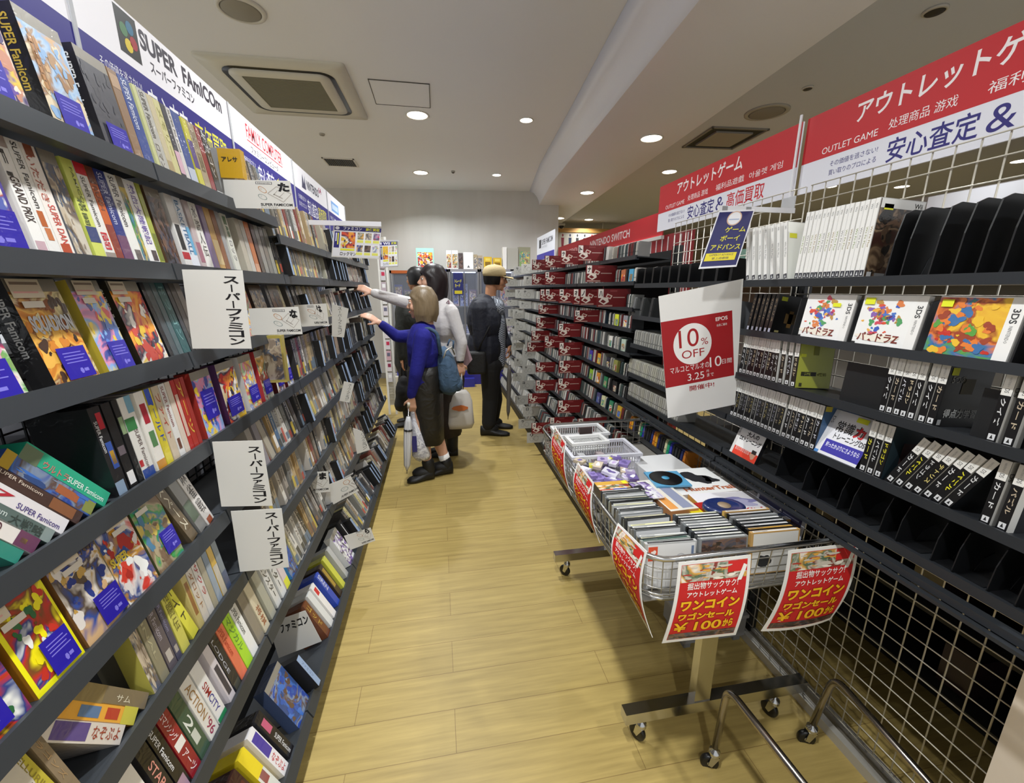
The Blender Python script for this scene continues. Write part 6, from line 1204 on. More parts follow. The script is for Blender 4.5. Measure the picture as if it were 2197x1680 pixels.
for i in range(NP):
    for j in range(12):
        z = .40+j*.128; x = .012+i*.058; c = rr.choice(['d8d0d4', 'c8c4c8', 'b8a8b0', 'd0a8b4', 'dcdad8']); m = MB(); m.box((0, 0, 0), (.05, .012, .11), wrapm(c)); m.box((.008, -.001, .05), (.042, 0, .09), wrapm(rr.choice(['c03050', '6a6a80', 'e8e8e8', '8a2a4a', '50506a']))); o = m.build('hanging_packet', loc=(a.x+x, Y-.022, z)); tag(o, '%s packet on the white wire stand, %s column, %s row up' % (cname(c), ordn(i), ordn(j)), 'packet', 'packets hung on the wire stand')
for i, (px, w2) in enumerate(((852, .13), (874, .13))):
    a = aty(px, 795, 6.1); m = MB(); m.box((0, 0, 0), (w2, .12, .5), mat('24309a', .4, 0, .5)); f = Fr(m, (0, 0, 0), (1, 0, 0), (0, 0, 1), (0, -1, 0), w2, .5); f.text('PS', .2, .6, .6, .8, card('c8ccf0')); f.rect(.2, .3, .3, .5, card('c8ccf0')); o = m.build('blue_box'); o.location = (a.x, 6.1, .24); tag(o, 'tall blue box in front of the orange-topped case, %s one' % ('left' if i == 0 else 'right'), 'box')
m = MB(); a = aty(840, 820, 6.0); m.box((0, 0, 0), (.5, .3, .24), mat('b8b4a8', .5)); o = m.build('low_plinth'); o.location = (a.x, 6.0, 0); tag(o, 'low cream plinth under the tall blue boxes', 'plinth')
a = aty(960, 800, 6.2); m = MB(); m.box((0, 0, 0), (.55, .1, .13), mat('2a2c8c', .4)); o = m.build('blue_plinth_strip'); o.location = (-.04, 6.22, 0); tag(o, 'low royal blue box on the floor before the back cases', 'box')
# ------------------------------------------------------------------ people
SKIN = mat('cf9f84', .5, 0, .1, name='skin'); SKIN2 = mat('b5815f', .5, 0, .1, name='skin_tan')
def ico(mb, c, r, m, M=None):
    n = 14; k = 9; vs = []; fs = []
    for i in range(k+1):
        for j in range(n):
            t = PI*i/k; a = 2*PI*j/n; v = Vector((math.sin(t)*math.cos(a)*r[0], math.sin(t)*math.sin(a)*r[1], math.cos(t)*r[2]))
            vs.append((M @ v if M is not None else v)+Vector(c))
    for i in range(k):
        for j in range(n): fs.append((i*n+j, (i+1)*n+j, (i+1)*n+(j+1) % n, i*n+(j+1) % n))
    mb.add(vs, fs, m, True)
def cap(mb, p0, r0, p1, r1, m, sq=None):
    p0, p1 = Vector(p0), Vector(p1); d = (p1-p0)
    if d.length < 1e-4: return
    u = d.normalized(); pts = [p0-u*r0*.98, p0-u*r0*.7, p0, p1, p1+u*r1*.7, p1+u*r1*.98]; mb.tube(pts, [r0*.2, r0*.72, r0, r1, r1*.72, r1*.2], m, 14)
def chain(mb, pts, m):
    for (p, r), (q, s) in zip(pts, pts[1:]): cap(mb, p, r, q, s, m)
def fuse(mb, name, parent, vox=.006, sm=6, mats=None, org=None):
    o = mb.build(name+'_raw')
    md = o.modifiers.new('r', 'REMESH'); md.mode = 'VOXEL'; md.voxel_size = vox; md.use_smooth_shade = True
    s = o.modifiers.new('s', 'SMOOTH'); s.iterations = sm; s.factor = .5
    dg = bpy.context.evaluated_depsgraph_get(); me = bpy.data.meshes.new_from_object(o.evaluated_get(dg)); me.materials.clear()
    for m in (mats or mb.mats[:1]): me.materials.append(m)
    for p in me.polygons: p.use_smooth = True; p.material_index = 0
    bpy.data.objects.remove(o); q = bpy.data.objects.new(name, me); COL.objects.link(q)
    if parent:
        q.parent = parent; 
        off = parent.location
        me.transform(Matrix.Translation(-off))
    return q
def hand(mb, wrist, d, back, m, curl=.5, size=1.0, side=1, point=False):
    # d: along the hand; back: normal of the back of the hand; side: +1 thumb towards d x back
    d = Vector(d).normalized(); b = Vector(back); b = (b-d*b.dot(d)).normalized(); s = d.cross(b)*side; w = Vector(wrist)
    L = .085*size
    for k in (-1, -.33, .33, 1): cap(mb, w+d*.012+s*k*.016*size, .0135*size, w+d*L+s*k*.027*size, .0115*size, m)
    for i, (k, l) in enumerate(((1, .068), (.33, .078), (-.33, .072), (-1, .056))):
        p = w+d*L+s*k*.028*size; cu = curl*(.55 if point and i == 0 else 1); a = cu*.7; q = d; r = .0085*size
        for j, f in enumerate((.45, .32, .23)):
            ang = a*(1+j); q = d*math.cos(ang)-b*math.sin(ang); n = p+q*(l*f*size); cap(mb, p, r, n, r*.9, m); p = n; r *= .9
    p = w+d*.028+s*.026*size; q = (d*.6+s*.75-b*.25).normalized(); n = p+q*.034*size; cap(mb, p, .0115*size, n, .0095*size, m); q2 = (d*.85+s*.35-b*(.3+curl*.4)).normalized(); cap(mb, n, .0095*size, n+q2*.03*size, .008*size, m)
def head(mb, c, f, skin, up=None, s=1.0):
    # c: centre of the head, f: facing direction, s: scale; returns frame matrix
    f = Vector(f).normalized(); up = Vector(up or (0, 0, 1)); r = f.cross(up).normalized(); up = r.cross(f).normalized(); c = Vector(c)
    R = Matrix((r, f, up)).transposed(); 
    def P(a, b, z): return c+R @ (Vector((a, b, z))*s)
    def E(a, b, z, x, y, w): ico(mb, P(a, b, z), (x*s, y*s, w*s), skin, R)
    E(0, -.012, .028, .074, .09, .078); E(0, .022, -.01, .063, .07, .085); E(0, .04, -.062, .045, .044, .042); E(0, .062, -.09, .022, .02, .02)
    E(0, .082, .018, .046, .016, .012); E(0, .095, -.022, .012, .014, .02); cap(mb, P(0, .088, .01), .007*s, P(0, .108, -.028), .0105*s, skin); E(.011, .098, -.034, .008, .009, .007); E(-.011, .098, -.034, .008, .009, .007)
    E(0, .088, -.058, .022, .010, .006); E(0, .086, -.068, .019, .010, .006); E(.04, .052, -.03, .024, .03, .028); E(-.04, .052, -.03, .024, .03, .028)
    for k in (-1, 1): E(k*.074, -.012, -.012, .008, .019, .03); E(k*.07, -.004, -.03, .008, .01, .012)
    return P, R
def face_bits(parent, P, R, s, org):
    def add(name, fn):
        m = MB(); fn(m); m.v = [v-org for v in m.v]; return m.build(name, parent)
    for k in (-1, 1):
        def eye(m): ico(m, P(k*.031, .079, .006), (.0125*s, .008*s, .0085*s), mat('e8e4de', .2), R); ico(m, P(k*.031, .0855, .006), (.0055*s, .0035*s, .0062*s), mat('1a100c', .15), R)
        add('eye', eye)
        def brow(m): m.tube([P(k*.014, .096, .028), P(k*.032, .093, .033), P(k*.048, .08, .028)], .0026*s, mat('1c1412', .8), 6)
        add('eyebrow', brow)
    def lips(m): m.tube([P(-.02, .086, -.062), P(0, .0985, -.0615), P(.02, .086, -.062)], .0035*s, mat('a85a52', .5), 8)
    add('lips', lips)
def hair_shell(parent, P, R, s, org, col, length, fringe=True, name='hair', flare=.0, bulge=1.0):
    # bob: revolve a profile around the head leaving the face open
    m = MB(); hm = hair_mat(col); rings = []; n = 30
    zs = [(.131, .03), (.12, .058), (.095, .076), (.06, .094), (.02, .101), (-.03, .103), (-.075, .102), (-length*.7, .1+flare*.6), (-length, .092+flare)]
    for z, r in zs:
        ring = []
        for j in range(n+1):
            t = -PI/2+ (2*PI*j/n)       # start at the front (+y)
            a = 2*PI*j/n                 # 0..2pi measured from the front
            open_ = 0 if z > .055 else (.9 if z > .0 else 1.08)
            if fringe and z > .03: open_ = 0
            a2 = open_+(2*PI-2*open_)*j/n
            rr = r*bulge*(1+.035*math.sin(a2*9+z*30)*(1 if z < .08 else .3))
            x = math.sin(a2)*rr*.9; y = math.cos(a2)*rr*1.08-.012
            ring.append(P(x, y, z+.006*math.sin(a2*7)*(1 if z <= -length+.01 else 0))-org)
        rings.append(ring)
    top = [P(0, -.012, .136)-org]*(n+1)
    m.loft([top]+rings, hm, closed=False)
    inner = [[p+(P(0, -.012, 0)-org-p)*.10 for p in g] for g in rings]
    m.loft(inner[::-1], hm, closed=False); m.loft([rings[-1], inner[-1]], hm, closed=False)
    o = m.build(name, parent); return o
def hair_mat(c):
    k = 'hair_'+c
    if k in MATS: return MATS[k]
    m, nt, b = nodes_mat(k); N = nt.nodes.new; L = nt.links.new; tc = N('ShaderNodeTexCoord'); mp = N('ShaderNodeMapping'); mp.inputs['Scale'].default_value = (180, 180, 6)
    n = N('ShaderNodeTexNoise'); n.inputs['Scale'].default_value = 1; n.inputs['Detail'].default_value = 3; L(tc.outputs['Object'], mp.inputs['Vector']); L(mp.outputs[0], n.inputs['Vector'])
    mx = N('ShaderNodeMix'); mx.data_type = 'RGBA'; cc = rgb(c); mx.inputs['A'].default_value = tuple(x*.55 for x in cc[:3])+(1,); mx.inputs['B'].default_value = tuple(min(1, x*1.35) for x in cc[:3])+(1,)
    L(n.outputs['Fac'], mx.inputs['Factor']); L(mx.outputs['Result'], b.inputs['Base Color']); b.inputs['Roughness'].default_value = .4
    bp = N('ShaderNodeBump'); bp.inputs['Strength'].default_value = .5; bp.inputs['Distance'].default_value = .002; L(n.outputs['Fac'], bp.inputs['Height']); L(bp.outputs['Normal'], b.inputs['Normal']); MATS[k] = m; return m
def cloth(h, rough=.8, sc=30, st=.25):
    k = 'cloth_%s_%s' % (h, rough)
    if k in MATS: return MATS[k]
    m, nt, b = nodes_mat(k); N = nt.nodes.new; L = nt.links.new; b.inputs['Base Color'].default_value = rgb(h); b.inputs['Roughness'].default_value = rough
    tc = N('ShaderNodeTexCoord'); n = N('ShaderNodeTexNoise'); n.inputs['Scale'].default_value = sc; n.inputs['Detail'].default_value = 2; n.inputs['Distortion'].default_value = 1; bp = N('ShaderNodeBump'); bp.inputs['Strength'].default_value = st; bp.inputs['Distance'].default_value = .012
    L(tc.outputs['Object'], n.inputs['Vector']); L(n.outputs['Fac'], bp.inputs['Height']); L(bp.outputs['Normal'], b.inputs['Normal']); MATS[k] = m; return m
def ell_loft(mb, secs, m, n=28, fold=0, fr=7):
    rings = []
    for c, rx, ry in secs: rings.append([Vector(c)+Vector((rx*math.cos(2*PI*j/n)*(1+fold*math.sin(fr*2*PI*j/n)), ry*math.sin(2*PI*j/n)*(1+fold*math.sin(fr*2*PI*j/n)), 0)) for j in range(n)])
    mb.loft(rings, m)
def sub(mb, org): mb.v = [v-org for v in mb.v]; return mb
def shoe(mb, heel, toe, h, m, w=.045):
    heel, toe = Vector(heel), Vector(toe); d = toe-heel; L = d.length; u = d.normalized(); s = Vector((-u.y, u.x, 0)); rings = []
    for t, ww, hh in ((0, .7, h), (.12, .85, h), (.3, .85, h*.95), (.5, .95, h*.62), (.72, 1.08, h*.48), (.9, .9, h*.38), (1.0, .45, h*.26)):
        c = heel+d*t; rings.append([c+s*(w*ww*math.cos(a))+Vector((0, 0, max(0, hh*.5+hh*.5*math.sin(a)))) for a in [2*PI*j/16 for j in range(16)]])
    mb.loft(rings, m)
# --- woman in royal blue sweater
Y = 3.15
def A(px, py, y=None): return aty(px, py, Y if y is None else y)
pf = atz(925, 1014, 0); org = Vector((pf.x, Y, 0)); p1 = thing('person', 'person with chin-length light brown hair in royal blue sweater, reaching left, blue backpack', 'person', org, group=None)
bm_ = MB(); hc = A(905, 652); P, R = head(bm_, hc, (-1, .18, .02), SKIN, s=.98)
neck = A(916, 700); cap(bm_, hc+Vector((.03, 0, -.06)), .05, neck+Vector((0, 0, -.02)), .05, SKIN)
hipc = A(912, 812); chest = A(908, 745)
ico(bm_, chest, (.10, .155, .2), SKIN); ico(bm_, hipc, (.11, .15, .12), SKIN); cap(bm_, chest, .1, hipc, .1, SKIN)
sh_n = A(908, 722, Y-.15); el_n = A(893, 800, Y-.17); wr_n = A(883, 852, Y-.14)
sh_f = A(895, 722, Y+.13); el_f = A(852, 722, Y+.16); wr_f = A(815, 693, Y+.12)
chain(bm_, [(sh_n, .048), (el_n, .036), (wr_n, .025)], SKIN); chain(bm_, [(sh_f, .046), (el_f, .036), (wr_f, .025)], SKIN)
hand(bm_, wr_n, (-.05, 0, -1), (0, -1, 0), SKIN, .75, .92, 1); hand(bm_, wr_f, A(785, 675, Y+.1)-wr_f, (0, -.5, .8), SKIN, .35, .95, -1)
kn_r = A(930, 915, Y+.04); an_r = A(957, 992, Y+.02); kn_f = A(902, 910, Y-.08); an_f = A(918, 995, Y-.06)
for hp, kn, an in ((hipc+Vector((.0, .08, -.03)), kn_r, an_r), (hipc+Vector((0, -.08, -.03)), kn_f, an_f)):
    chain(bm_, [(hp, .082), (kn, .052), (kn.lerp(an, .35), .052), (an, .034)], SKIN)
    cap(bm_, an, .03, Vector((an.x-.04, an.y, .04)), .02, SKIN)
fuse(bm_, 'body', p1); face_bits(p1, P, R, .98, org); hair_shell(p1, P, R, .98, org, '7c6a50', .125, True, flare=-.005)
BLUE = cloth('14147a', .85); m = MB()
ico(m, chest+Vector((0, 0, .0)), (.122, .178, .2), BLUE); cap(m, chest, .12, hipc+Vector((0, 0, .02)), .118, BLUE); ico(m, hipc+Vector((0, 0, .0)), (.125, .165, .09), BLUE)
chain(m, [(sh_n, .062), (el_n, .05), (wr_n+Vector((0, 0, .015)), .034)], BLUE); chain(m, [(sh_f, .06), (el_f, .046), (wr_f+(el_f-wr_f).normalized()*.02, .034)], BLUE); cap(m, neck+Vector((0, 0, -.03)), .066, neck+Vector((-.008, 0, .0)), .06, BLUE); cap(m, sh_n, .06, sh_f, .06, BLUE)
fuse(m, 'sweater', p1, .007)
LEA = cloth('17140f', .5, 10, 1.0); m = MB(); ell_loft(sub(m, Vector()), [(A(910, 783), .118, .15), (A(910, 800), .13, .165), (A(913, 835), .13, .17), (A(918, 880), .118, .16), (A(922, 915), .108, .15), (A(926, 945), .098, .14)], LEA, fold=.05, fr=5); sub(m, org).build('skirt', p1)
BOOT = mat('131211', .55)
m = MB(); shoe(m, (an_r.x+.05, an_r.y, 0), (an_r.x-.19, an_r.y-.04, 0), .1, BOOT, .048); ico(m, (an_r.x-.04, an_r.y-.01, .06), (.085, .046, .05), BOOT); chain(m, [(Vector((an_r.x+.005, an_r.y, .06)), .048), (an_r+Vector((-.004, 0, .02)), .048)], BOOT); sub(m, org).build('shoe', p1)
m = MB(); shoe(m, (an_f.x+.04, an_f.y, 0), (A(874, 1018, Y-.08).x, an_f.y-.05, 0), .1, BOOT, .048); ico(m, (an_f.x-.04, an_f.y-.01, .06), (.085, .046, .05), BOOT); chain(m, [(Vector((an_f.x+.01, an_f.y, .06)), .046), (an_f+Vector((0, 0, .02)), .048)], BOOT); sub(m, org).build('shoe', p1)
m = MB(); u_ = (kn_r-an_r).normalized(); m.tube([an_r, an_r+u_*.075], [.043, .044], cloth('e0deda', .9), 20); sub(m, org).build('sock', p1)
# backpack
bp_ = thing('backpack', 'slate blue canvas backpack on the back of the person in the blue sweater', 'backpack', A(957, 800)); o_ = bp_.location.copy(); DEN = cloth('384f66', .85, 16, .9)
def B(px, py, y=None): return aty(px, py, Y if y is None else y)-o_
m = MB(); rings = []
for px, py, rx, ry in ((949, 744, .02, .05), (951, 752, .045, .09), (955, 768, .065, .12), (959, 792, .08, .14), (963, 815, .095, .15), (964, 830, .09, .145), (963, 841, .05, .1)):
    c = B(px, py); rings.append([c+Vector((rx*math.cos(q)*(1+.05*math.sin(5*q+py)), ry*math.sin(q)*(1+.04*math.sin(7*q+py*.3)), .004*math.sin(3*q+px))) for q in [2*PI*j/40 for j in range(40)]])
m.loft(rings, DEN); m.build('pack', bp_)
m = MB(); c = B(972, 822); ico(m, c+Vector((.03, -.02, .0)), (.045, .095, .06), DEN); m.build('front_pocket', bp_)
m = MB(); m.tube([B(949, 775, Y-.1), B(957, 752, Y-.11), B(969, 745, Y-.08), B(975, 760, Y)], .006, mat('b8b4a8', .3, .6), 6); m.build('zip', bp_)
for s_ in (-.12, .1):
    m = MB(); pts = [B(945, 760, Y+s_), B(938, 715, Y+s_), B(918, 703, Y+s_), B(903, 715, Y+s_)-Vector((0.01, 0, 0)), B(903, 750, Y+s_)]
    m.tube(bend(pts, .03, 4), .014, DEN, 8); m.build('strap', bp_)
m = MB(); m.tube([B(960, 742), B(965, 728), B(973, 732), B(972, 748)], .007, DEN, 8); m.build('loop', bp_)
# umbrella in her hand
def umbrella(label, top, tip, col, handle='1a1a1a', r=.028, hl=.0, band=True):
    top, tip = Vector(top), Vector(tip); t = thing('umbrella', label, 'umbrella', tip); d = top-tip; L = d.length; u = d.normalized()
    a = u.orthogonal().normalized(); b = u.cross(a); cm_ = mat(col, .35, 0, .5, 1) if col else None
    m = MB(); rings = []
    for f, rr in ((.05, .006), (.12, r*.75), (.4, r*.95), (.62, r), (.72, r*.8), (.8, .012)):
        rings.append([u*(L*f)+(a*math.cos(q)+b*math.sin(q))*rr*(1+.13*math.cos(8*q)) for q in [2*PI*j/32 for j in range(32)]])
    m.loft(rings, cm_); m.build('canopy', t)
    m = MB(); m.tube([Vector((0, 0, 0)), u*(L*.99)], .0045, mat('d0d0d0', .25, .9), 8); m.build('shaft', t)
    m = MB(); m.tube([Vector((0, 0, 0)), u*.03], [.003, .005], mat('202020', .4), 8); m.build('ferrule', t)
    m = MB(); m.tube([u*(L*.93), u*(L*.99)], .011, mat(handle, .4), 10); m.build('handle', t)
    if band: m = MB(); m.tube([u*(L*.60), u*(L*.625)], r*1.12, mat('1a1a1a', .5), 16); m.build('band', t)
    return t
umbrella('folded clear-white umbrella with black band hanging in front of the blue sweater', A(877, 862, Y-.15), A(873, 1016, Y-.19), 'c6c6c8', 'c8c0b0')
pb = thing('shopping_bag', 'crumpled white and navy plastic carrier bag hanging beside the white umbrella', 'bag', A(895, 985, Y-.09)); o_ = pb.location.copy(); m = MB(); WB_ = art_mat('bag_print', ['d8d8dc', 'c8c8d0', 'e4e4e6', '9a9aa4', 'd0d0d8', 'b0b0ba'], 16)
rb = random.Random(2); rings = []
for px0, px1, py, dd in ((881, 889, 868, .012), (880, 897, 890, .03), (881, 905, 915, .05), (883, 915, 945, .06), (884, 924, 975, .06), (890, 922, 984, .045)):
    a, b = A(px0, py, Y-.09), A(px1, py, Y-.09); c = (a+b)/2; w_ = (b-a).length/2; rings.append([c-o_+Vector((w_*math.cos(q)*(1+rb.uniform(-.06, .06)), dd*math.sin(q)*(1+rb.uniform(-.2, .2)), rb.uniform(-.004, .004))) for q in [2*PI*j/20 for j in range(20)]])
m.loft(rings, WB_); m.build('pouch', pb); m = MB(); a, b = A(884, 950, Y-.155)-o_, A(891, 970, Y-.155)-o_; m.box((a.x, a.y-.0, b.z), (b.x+.015, a.y+.004, a.z+.05), mat('28286a', .4)); m.build('navy_print', pb)
# --- woman with black bob, white top
Y = 3.58; pf = atz(965, 976, 0); org = Vector((pf.x, Y, 0)); p2 = thing('person', 'person with black bob in white long-sleeved top, arm stretched to the shelves', 'person', org)
bm_ = MB(); hc = A(927, 602); P, R = head(bm_, hc, (-1, -.12, .08), SKIN, s=1.02); neck = A(945, 648)
cap(bm_, hc+Vector((.035, 0, -.06)), .05, neck, .05, SKIN); chest = A(952, 690); hipc = A(958, 790)
ico(bm_, chest, (.11, .17, .2), SKIN); cap(bm_, chest, .1, hipc, .11, SKIN); ico(bm_, hipc, (.12, .16, .12), SKIN)
sh_n = A(968, 668, Y-.15); el_n = A(991, 735, Y-.17); wr_n = A(987, 778, Y-.15); sh_f = A(935, 662, Y-.02); el_f = A(868, 648, Y-.08); wr_f = A(800, 628, Y-.1)
chain(bm_, [(sh_n, .046), (el_n, .036), (wr_n, .024)], SKIN); chain(bm_, [(sh_f, .048), (el_f, .038), (wr_f, .025)], SKIN)
hand(bm_, wr_n, (.12, 0, -1), (.3, -1, 0), SKIN, .75, .95, -1); hand(bm_, wr_f, A(765, 613, Y-.1)-wr_f, (0, -.7, .7), SKIN, .5, .98, -1)
for hp, kn, an in ((hipc+Vector((.03, .06, -.03)), A(962, 880, Y+.06), A(962, 955, Y+.06)), (hipc+Vector((0, -.08, -.03)), A(968, 885, Y-.05), A(970, 955, Y-.05))): chain(bm_, [(hp, .085), (kn, .05), (kn.lerp(an, .35), .05), (an, .034)], SKIN); cap(bm_, an, .03, Vector((an.x-.04, an.y, .04)), .02, SKIN)
fuse(bm_, 'body', p2); face_bits(p2, P, R, 1.02, org); hair_shell(p2, P, R, 1.02, org, '1c1012', .15, True, bulge=1.06)
WT = cloth('cdc9c8', .85, 26, .3); m = MB(); ico(m, chest, (.13, .19, .2), WT); cap(m, chest, .125, hipc+Vector((0, 0, .05)), .12, WT); chain(m, [(sh_n, .06), (el_n, .046), (wr_n+Vector((0, 0, .02)), .034)], WT); u_ = (el_f-wr_f); chain(m, [(sh_f, .062), (el_f, .05), (wr_f+u_*.05, .036)], WT); cap(m, neck, .062, neck-Vector((0, 0, .03)), .09, WT)
fuse(m, 'top', p2, .007); BR = cloth('2e241f', .75, 20, .4); m = MB(); ell_loft(m, [(A(957, 762), .12, .145), (A(957, 778), .13, .155), (A(960, 815), .15, .18), (A(957, 870), .14, .17), (A(955, 928), .15, .17)], BR, fold=.04, fr=8); sub(m, org).build('skirt', p2)
for an in (A(962, 955, Y+.06), A(970, 955, Y-.05)): m = MB(); chain(m, [(Vector((an.x, an.y, .07)), .05), (Vector((an.x, an.y, .24)), .06)], BOOT); shoe(m, (an.x+.05, an.y, 0), (an.x-.19, an.y, 0), .09, BOOT, .047); sub(m, org).build('boot', p2)
m = MB(); u_ = (el_n-wr_n).normalized(); m.tube([wr_n+u_*.004, wr_n+u_*.022], .031, mat('1a1a1c', .3), 16); sub(m, org).build('wristwatch', p2)
tt = thing('tote_bag', 'dusty pink flat tote bag hanging from the shoulder behind the white sleeve', 'bag', A(984, 735, Y+.02)); o_ = tt.location.copy(); m = MB(); PK = cloth('9a8088', .7, 14, .3)
q = [A(962, 690, Y)-o_, A(985, 690, Y)-o_, A(1013, 770, Y)-o_, A(1000, 786, Y)-o_, A(962, 786, Y)-o_]; m.prism([v+Vector((0, -.03, 0)) for v in q], (0, .07, 0), PK); m.build('pouch', tt); m = MB(); m.tube([A(962, 695, Y-.02)-o_, A(953, 655, Y-.1)-o_, A(962, 645, Y-.12)-o_, A(975, 690, Y-.02)-o_], .008, PK, 8); m.build('strap', tt)
sb = thing('shopping_bag', 'white plastic carrier bag with orange print held low by the person in white', 'bag', A(990, 915, Y-.15)); o_ = sb.location.copy(); m = MB(); PL = mat('c0bab2', .35, 0, .6, 1); rings = []
for px0, px1, py, dd in ((980, 1000, 836, .01), (970, 1008, 845, .02), (964, 1013, 860, .035), (962, 1015, 878, .05), (961, 1017, 905, .06), (964, 1012, 917, .05)):
    a, b = A(px0, py, Y-.15), A(px1, py, Y-.15); c = (a+b)/2; w_ = (b-a).length/2; rings.append([c-o_+Vector((w_*max(-.98, min(.98, 1.5*math.cos(q)))*(1+rb.uniform(-.02, .02)), dd*math.sin(q)*(1+rb.uniform(-.1, .1)), 0)) for q in [2*PI*j/24 for j in range(24)]])
m.loft(rings, PL); m.build('pouch', sb); m = MB(); m.tube([A(990, 800, Y-.15)-o_, A(993, 842, Y-.15)-o_], .004, PL, 6); m.tube([A(990, 800, Y-.14)-o_, A(984, 842, Y-.12)-o_], .004, PL, 6); m.build('handles', sb)
m = MB(); c = A(987, 876, Y-.212)-o_; m.prism([c+Vector((.065*math.cos(q)*(1+rb.uniform(-.1, .12)), 0, .024*math.sin(q)*(1+rb.uniform(-.15, .15)))) for q in [2*PI*j/18 for j in range(18)]], (0, .004, 0), mat('b8622c', .5)); m.build('orange_print', sb)
# --- man in cap
Y = 4.12; pf = atz(1055, 932, 0); org = Vector((pf.x, Y, 0)); p3 = thing('person', 'person in tan cap, glasses, navy jacket and checked shirt facing the right shelves', 'person', org)
bm_ = MB(); hc = A(1063, 598); P, R = head(bm_, hc, (1, -.12, -.04), SKIN2, s=1.04); neck = A(1052, 640)
cap(bm_, hc+Vector((-.04, 0, -.05)), .055, neck, .055, SKIN2); chest = A(1048, 690); hipc = A(1050, 780)
ico(bm_, chest, (.12, .19, .22), SKIN2); cap(bm_, chest, .12, hipc, .12, SKIN2); sh_n = A(1030, 662, Y-.16); el_n = A(1030, 735, Y-.18); wr_n = A(1052, 780, Y-.14); sh_f = A(1064, 665, Y+.1); el_f = A(1077, 722, Y+.05); wr_f = A(1092, 742, Y-.02)
chain(bm_, [(sh_n, .05), (el_n, .04), (wr_n, .028)], SKIN2); chain(bm_, [(sh_f, .05), (el_f, .04), (wr_f, .028)], SKIN2); hand(bm_, wr_f, (.15, -.1, -1), (.9, -.4, 0), SKIN2, .95, 1.0, 1)
hand(bm_, wr_n, (.7, .1, -.5), (0, -1, 0), SKIN2, .6, 1.0, 1)
LG = ((hipc+Vector((0, .08, -.04)), A(1062, 855, Y+.1), Vector((A(1058, 900, Y+.1).x, Y+.12, .1))), (hipc+Vector((0, -.08, -.04)), A(1052, 855, Y-.06), Vector((A(1048, 925, Y-.08).x, Y-.1, .1))))
for hp, kn, an in LG: chain(bm_, [(hp, .09), (kn, .058), (an, .04)], SKIN2); cap(bm_, an, .035, an+Vector((.05, 0, -.065)), .02, SKIN2)
fuse(bm_, 'body', p3); face_bits(p3, P, R, 1.04, org)
NV = cloth('0d1120', .7, 16, .6); m = MB(); ico(m, chest+Vector((-.04, 0, .02)), (.175, .235, .25), NV); ico(m, A(1040, 745), (.18, .225, .23), NV); cap(m, A(1028, 650, Y-.07), .055, A(1030, 648, Y+.07), .055, NV); cap(m, chest, .15, A(1046, 775), .15, NV); chain(m, [(sh_n, .085), (el_n, .068), (wr_n+Vector((-.02, 0, .02)), .05)], NV); chain(m, [(sh_f, .085), (el_f, .066), (wr_f+(el_f-wr_f).normalized()*.03, .05)], NV); cap(m, A(1034, 646, Y-.05), .06, A(1036, 642, Y+.08), .06, NV)
fuse(m, 'jacket', p3, .009, 5)
chk, nt, b = nodes_mat('checked_shirt'); tc = nt.nodes.new('ShaderNodeTexCoord'); mp = nt.nodes.new('ShaderNodeMapping'); mp.inputs['Scale'].default_value = (95, 95, 95); ck = nt.nodes.new('ShaderNodeTexChecker'); ck.inputs['Scale'].default_value = 1; ck.inputs['Color1'].default_value = rgb('aab0ba'); ck.inputs['Color2'].default_value = rgb('1c2433'); nt.links.new(tc.outputs['Object'], mp.inputs['Vector']); nt.links.new(mp.outputs[0], ck.inputs['Vector']); nt.links.new(ck.outputs['Color'], b.inputs['Base Color']); b.inputs['Roughness'].default_value = .8
m = MB(); cap(m, A(1068, 690, Y-.04), .08, A(1066, 780, Y-.04), .088, chk); ico(m, A(1066, 660, Y-.03), (.08, .12, .1), chk); cap(m, A(1056, 648, Y-.02), .068, A(1062, 665, Y-.02), .09, chk); fuse(m, 'shirt', p3, .008, 4)
BKT = cloth('0d0c0d', .8, 12, .4); m = MB(); ico(m, hipc, (.15, .19, .12), BKT)
for hp, kn, an in LG: chain(m, [(hp, .105), (kn, .082), (an+Vector((0, 0, .02)), .07)], BKT)
fuse(m, 'trousers', p3, .009, 5)
for hp, kn, an in LG: m = MB(); shoe(m, (an.x-.08, an.y+.02, 0), (an.x+.21, an.y-.05, 0), .1, BOOT, .052); ico(m, (an.x+.02, an.y, .06), (.085, .048, .055), BOOT); sub(m, org).build('shoe', p3)
CAPM = cloth('b3a076', .8, 40, .2); m = MB(); rings = []
for z, r in ((.02, .103), (.045, .108), (.075, .105), (.1, .09), (.118, .06), (.126, .02)): rings.append([P(math.sin(q)*r*.86, math.cos(q)*r*1.02-.012, z)-org for q in [2*PI*j/28 for j in range(28)]])
m.loft(rings, CAPM); br = [[P(k*.075*(1-(t*.9)**2*.55), .07+t*.095, .032-t*.012-abs(k)*.014)-org for k in (-1, -.6, -.2, .2, .6, 1)] for t in (0, .35, .7, 1)]
m.loft(br, CAPM, closed=False); m.loft([[p+Vector((0, 0, -.004)) for p in g] for g in br[::-1]], CAPM, closed=False); ico(m, P(0, -.012, .127)-org, (.01, .01, .006), CAPM); m.build('cap', p3)
m = MB(); hm = hair_mat('15100e'); rings = [[P(math.sin(q)*r*.88, math.cos(q)*r*1.02-.014, z)-org for q in [.95+(2*PI-1.9)*j/20 for j in range(21)]] for z, r in ((.03, .1), (.0, .098), (-.03, .094), (-.055, .085))]
m.loft(rings, hm, closed=False); m.loft([[p*1.0+Vector((0, 0, 0)) for p in g] for g in rings[::-1]], hm, closed=False); m.build('hair', p3)
m = MB(); GL = mat('15151a', .3)
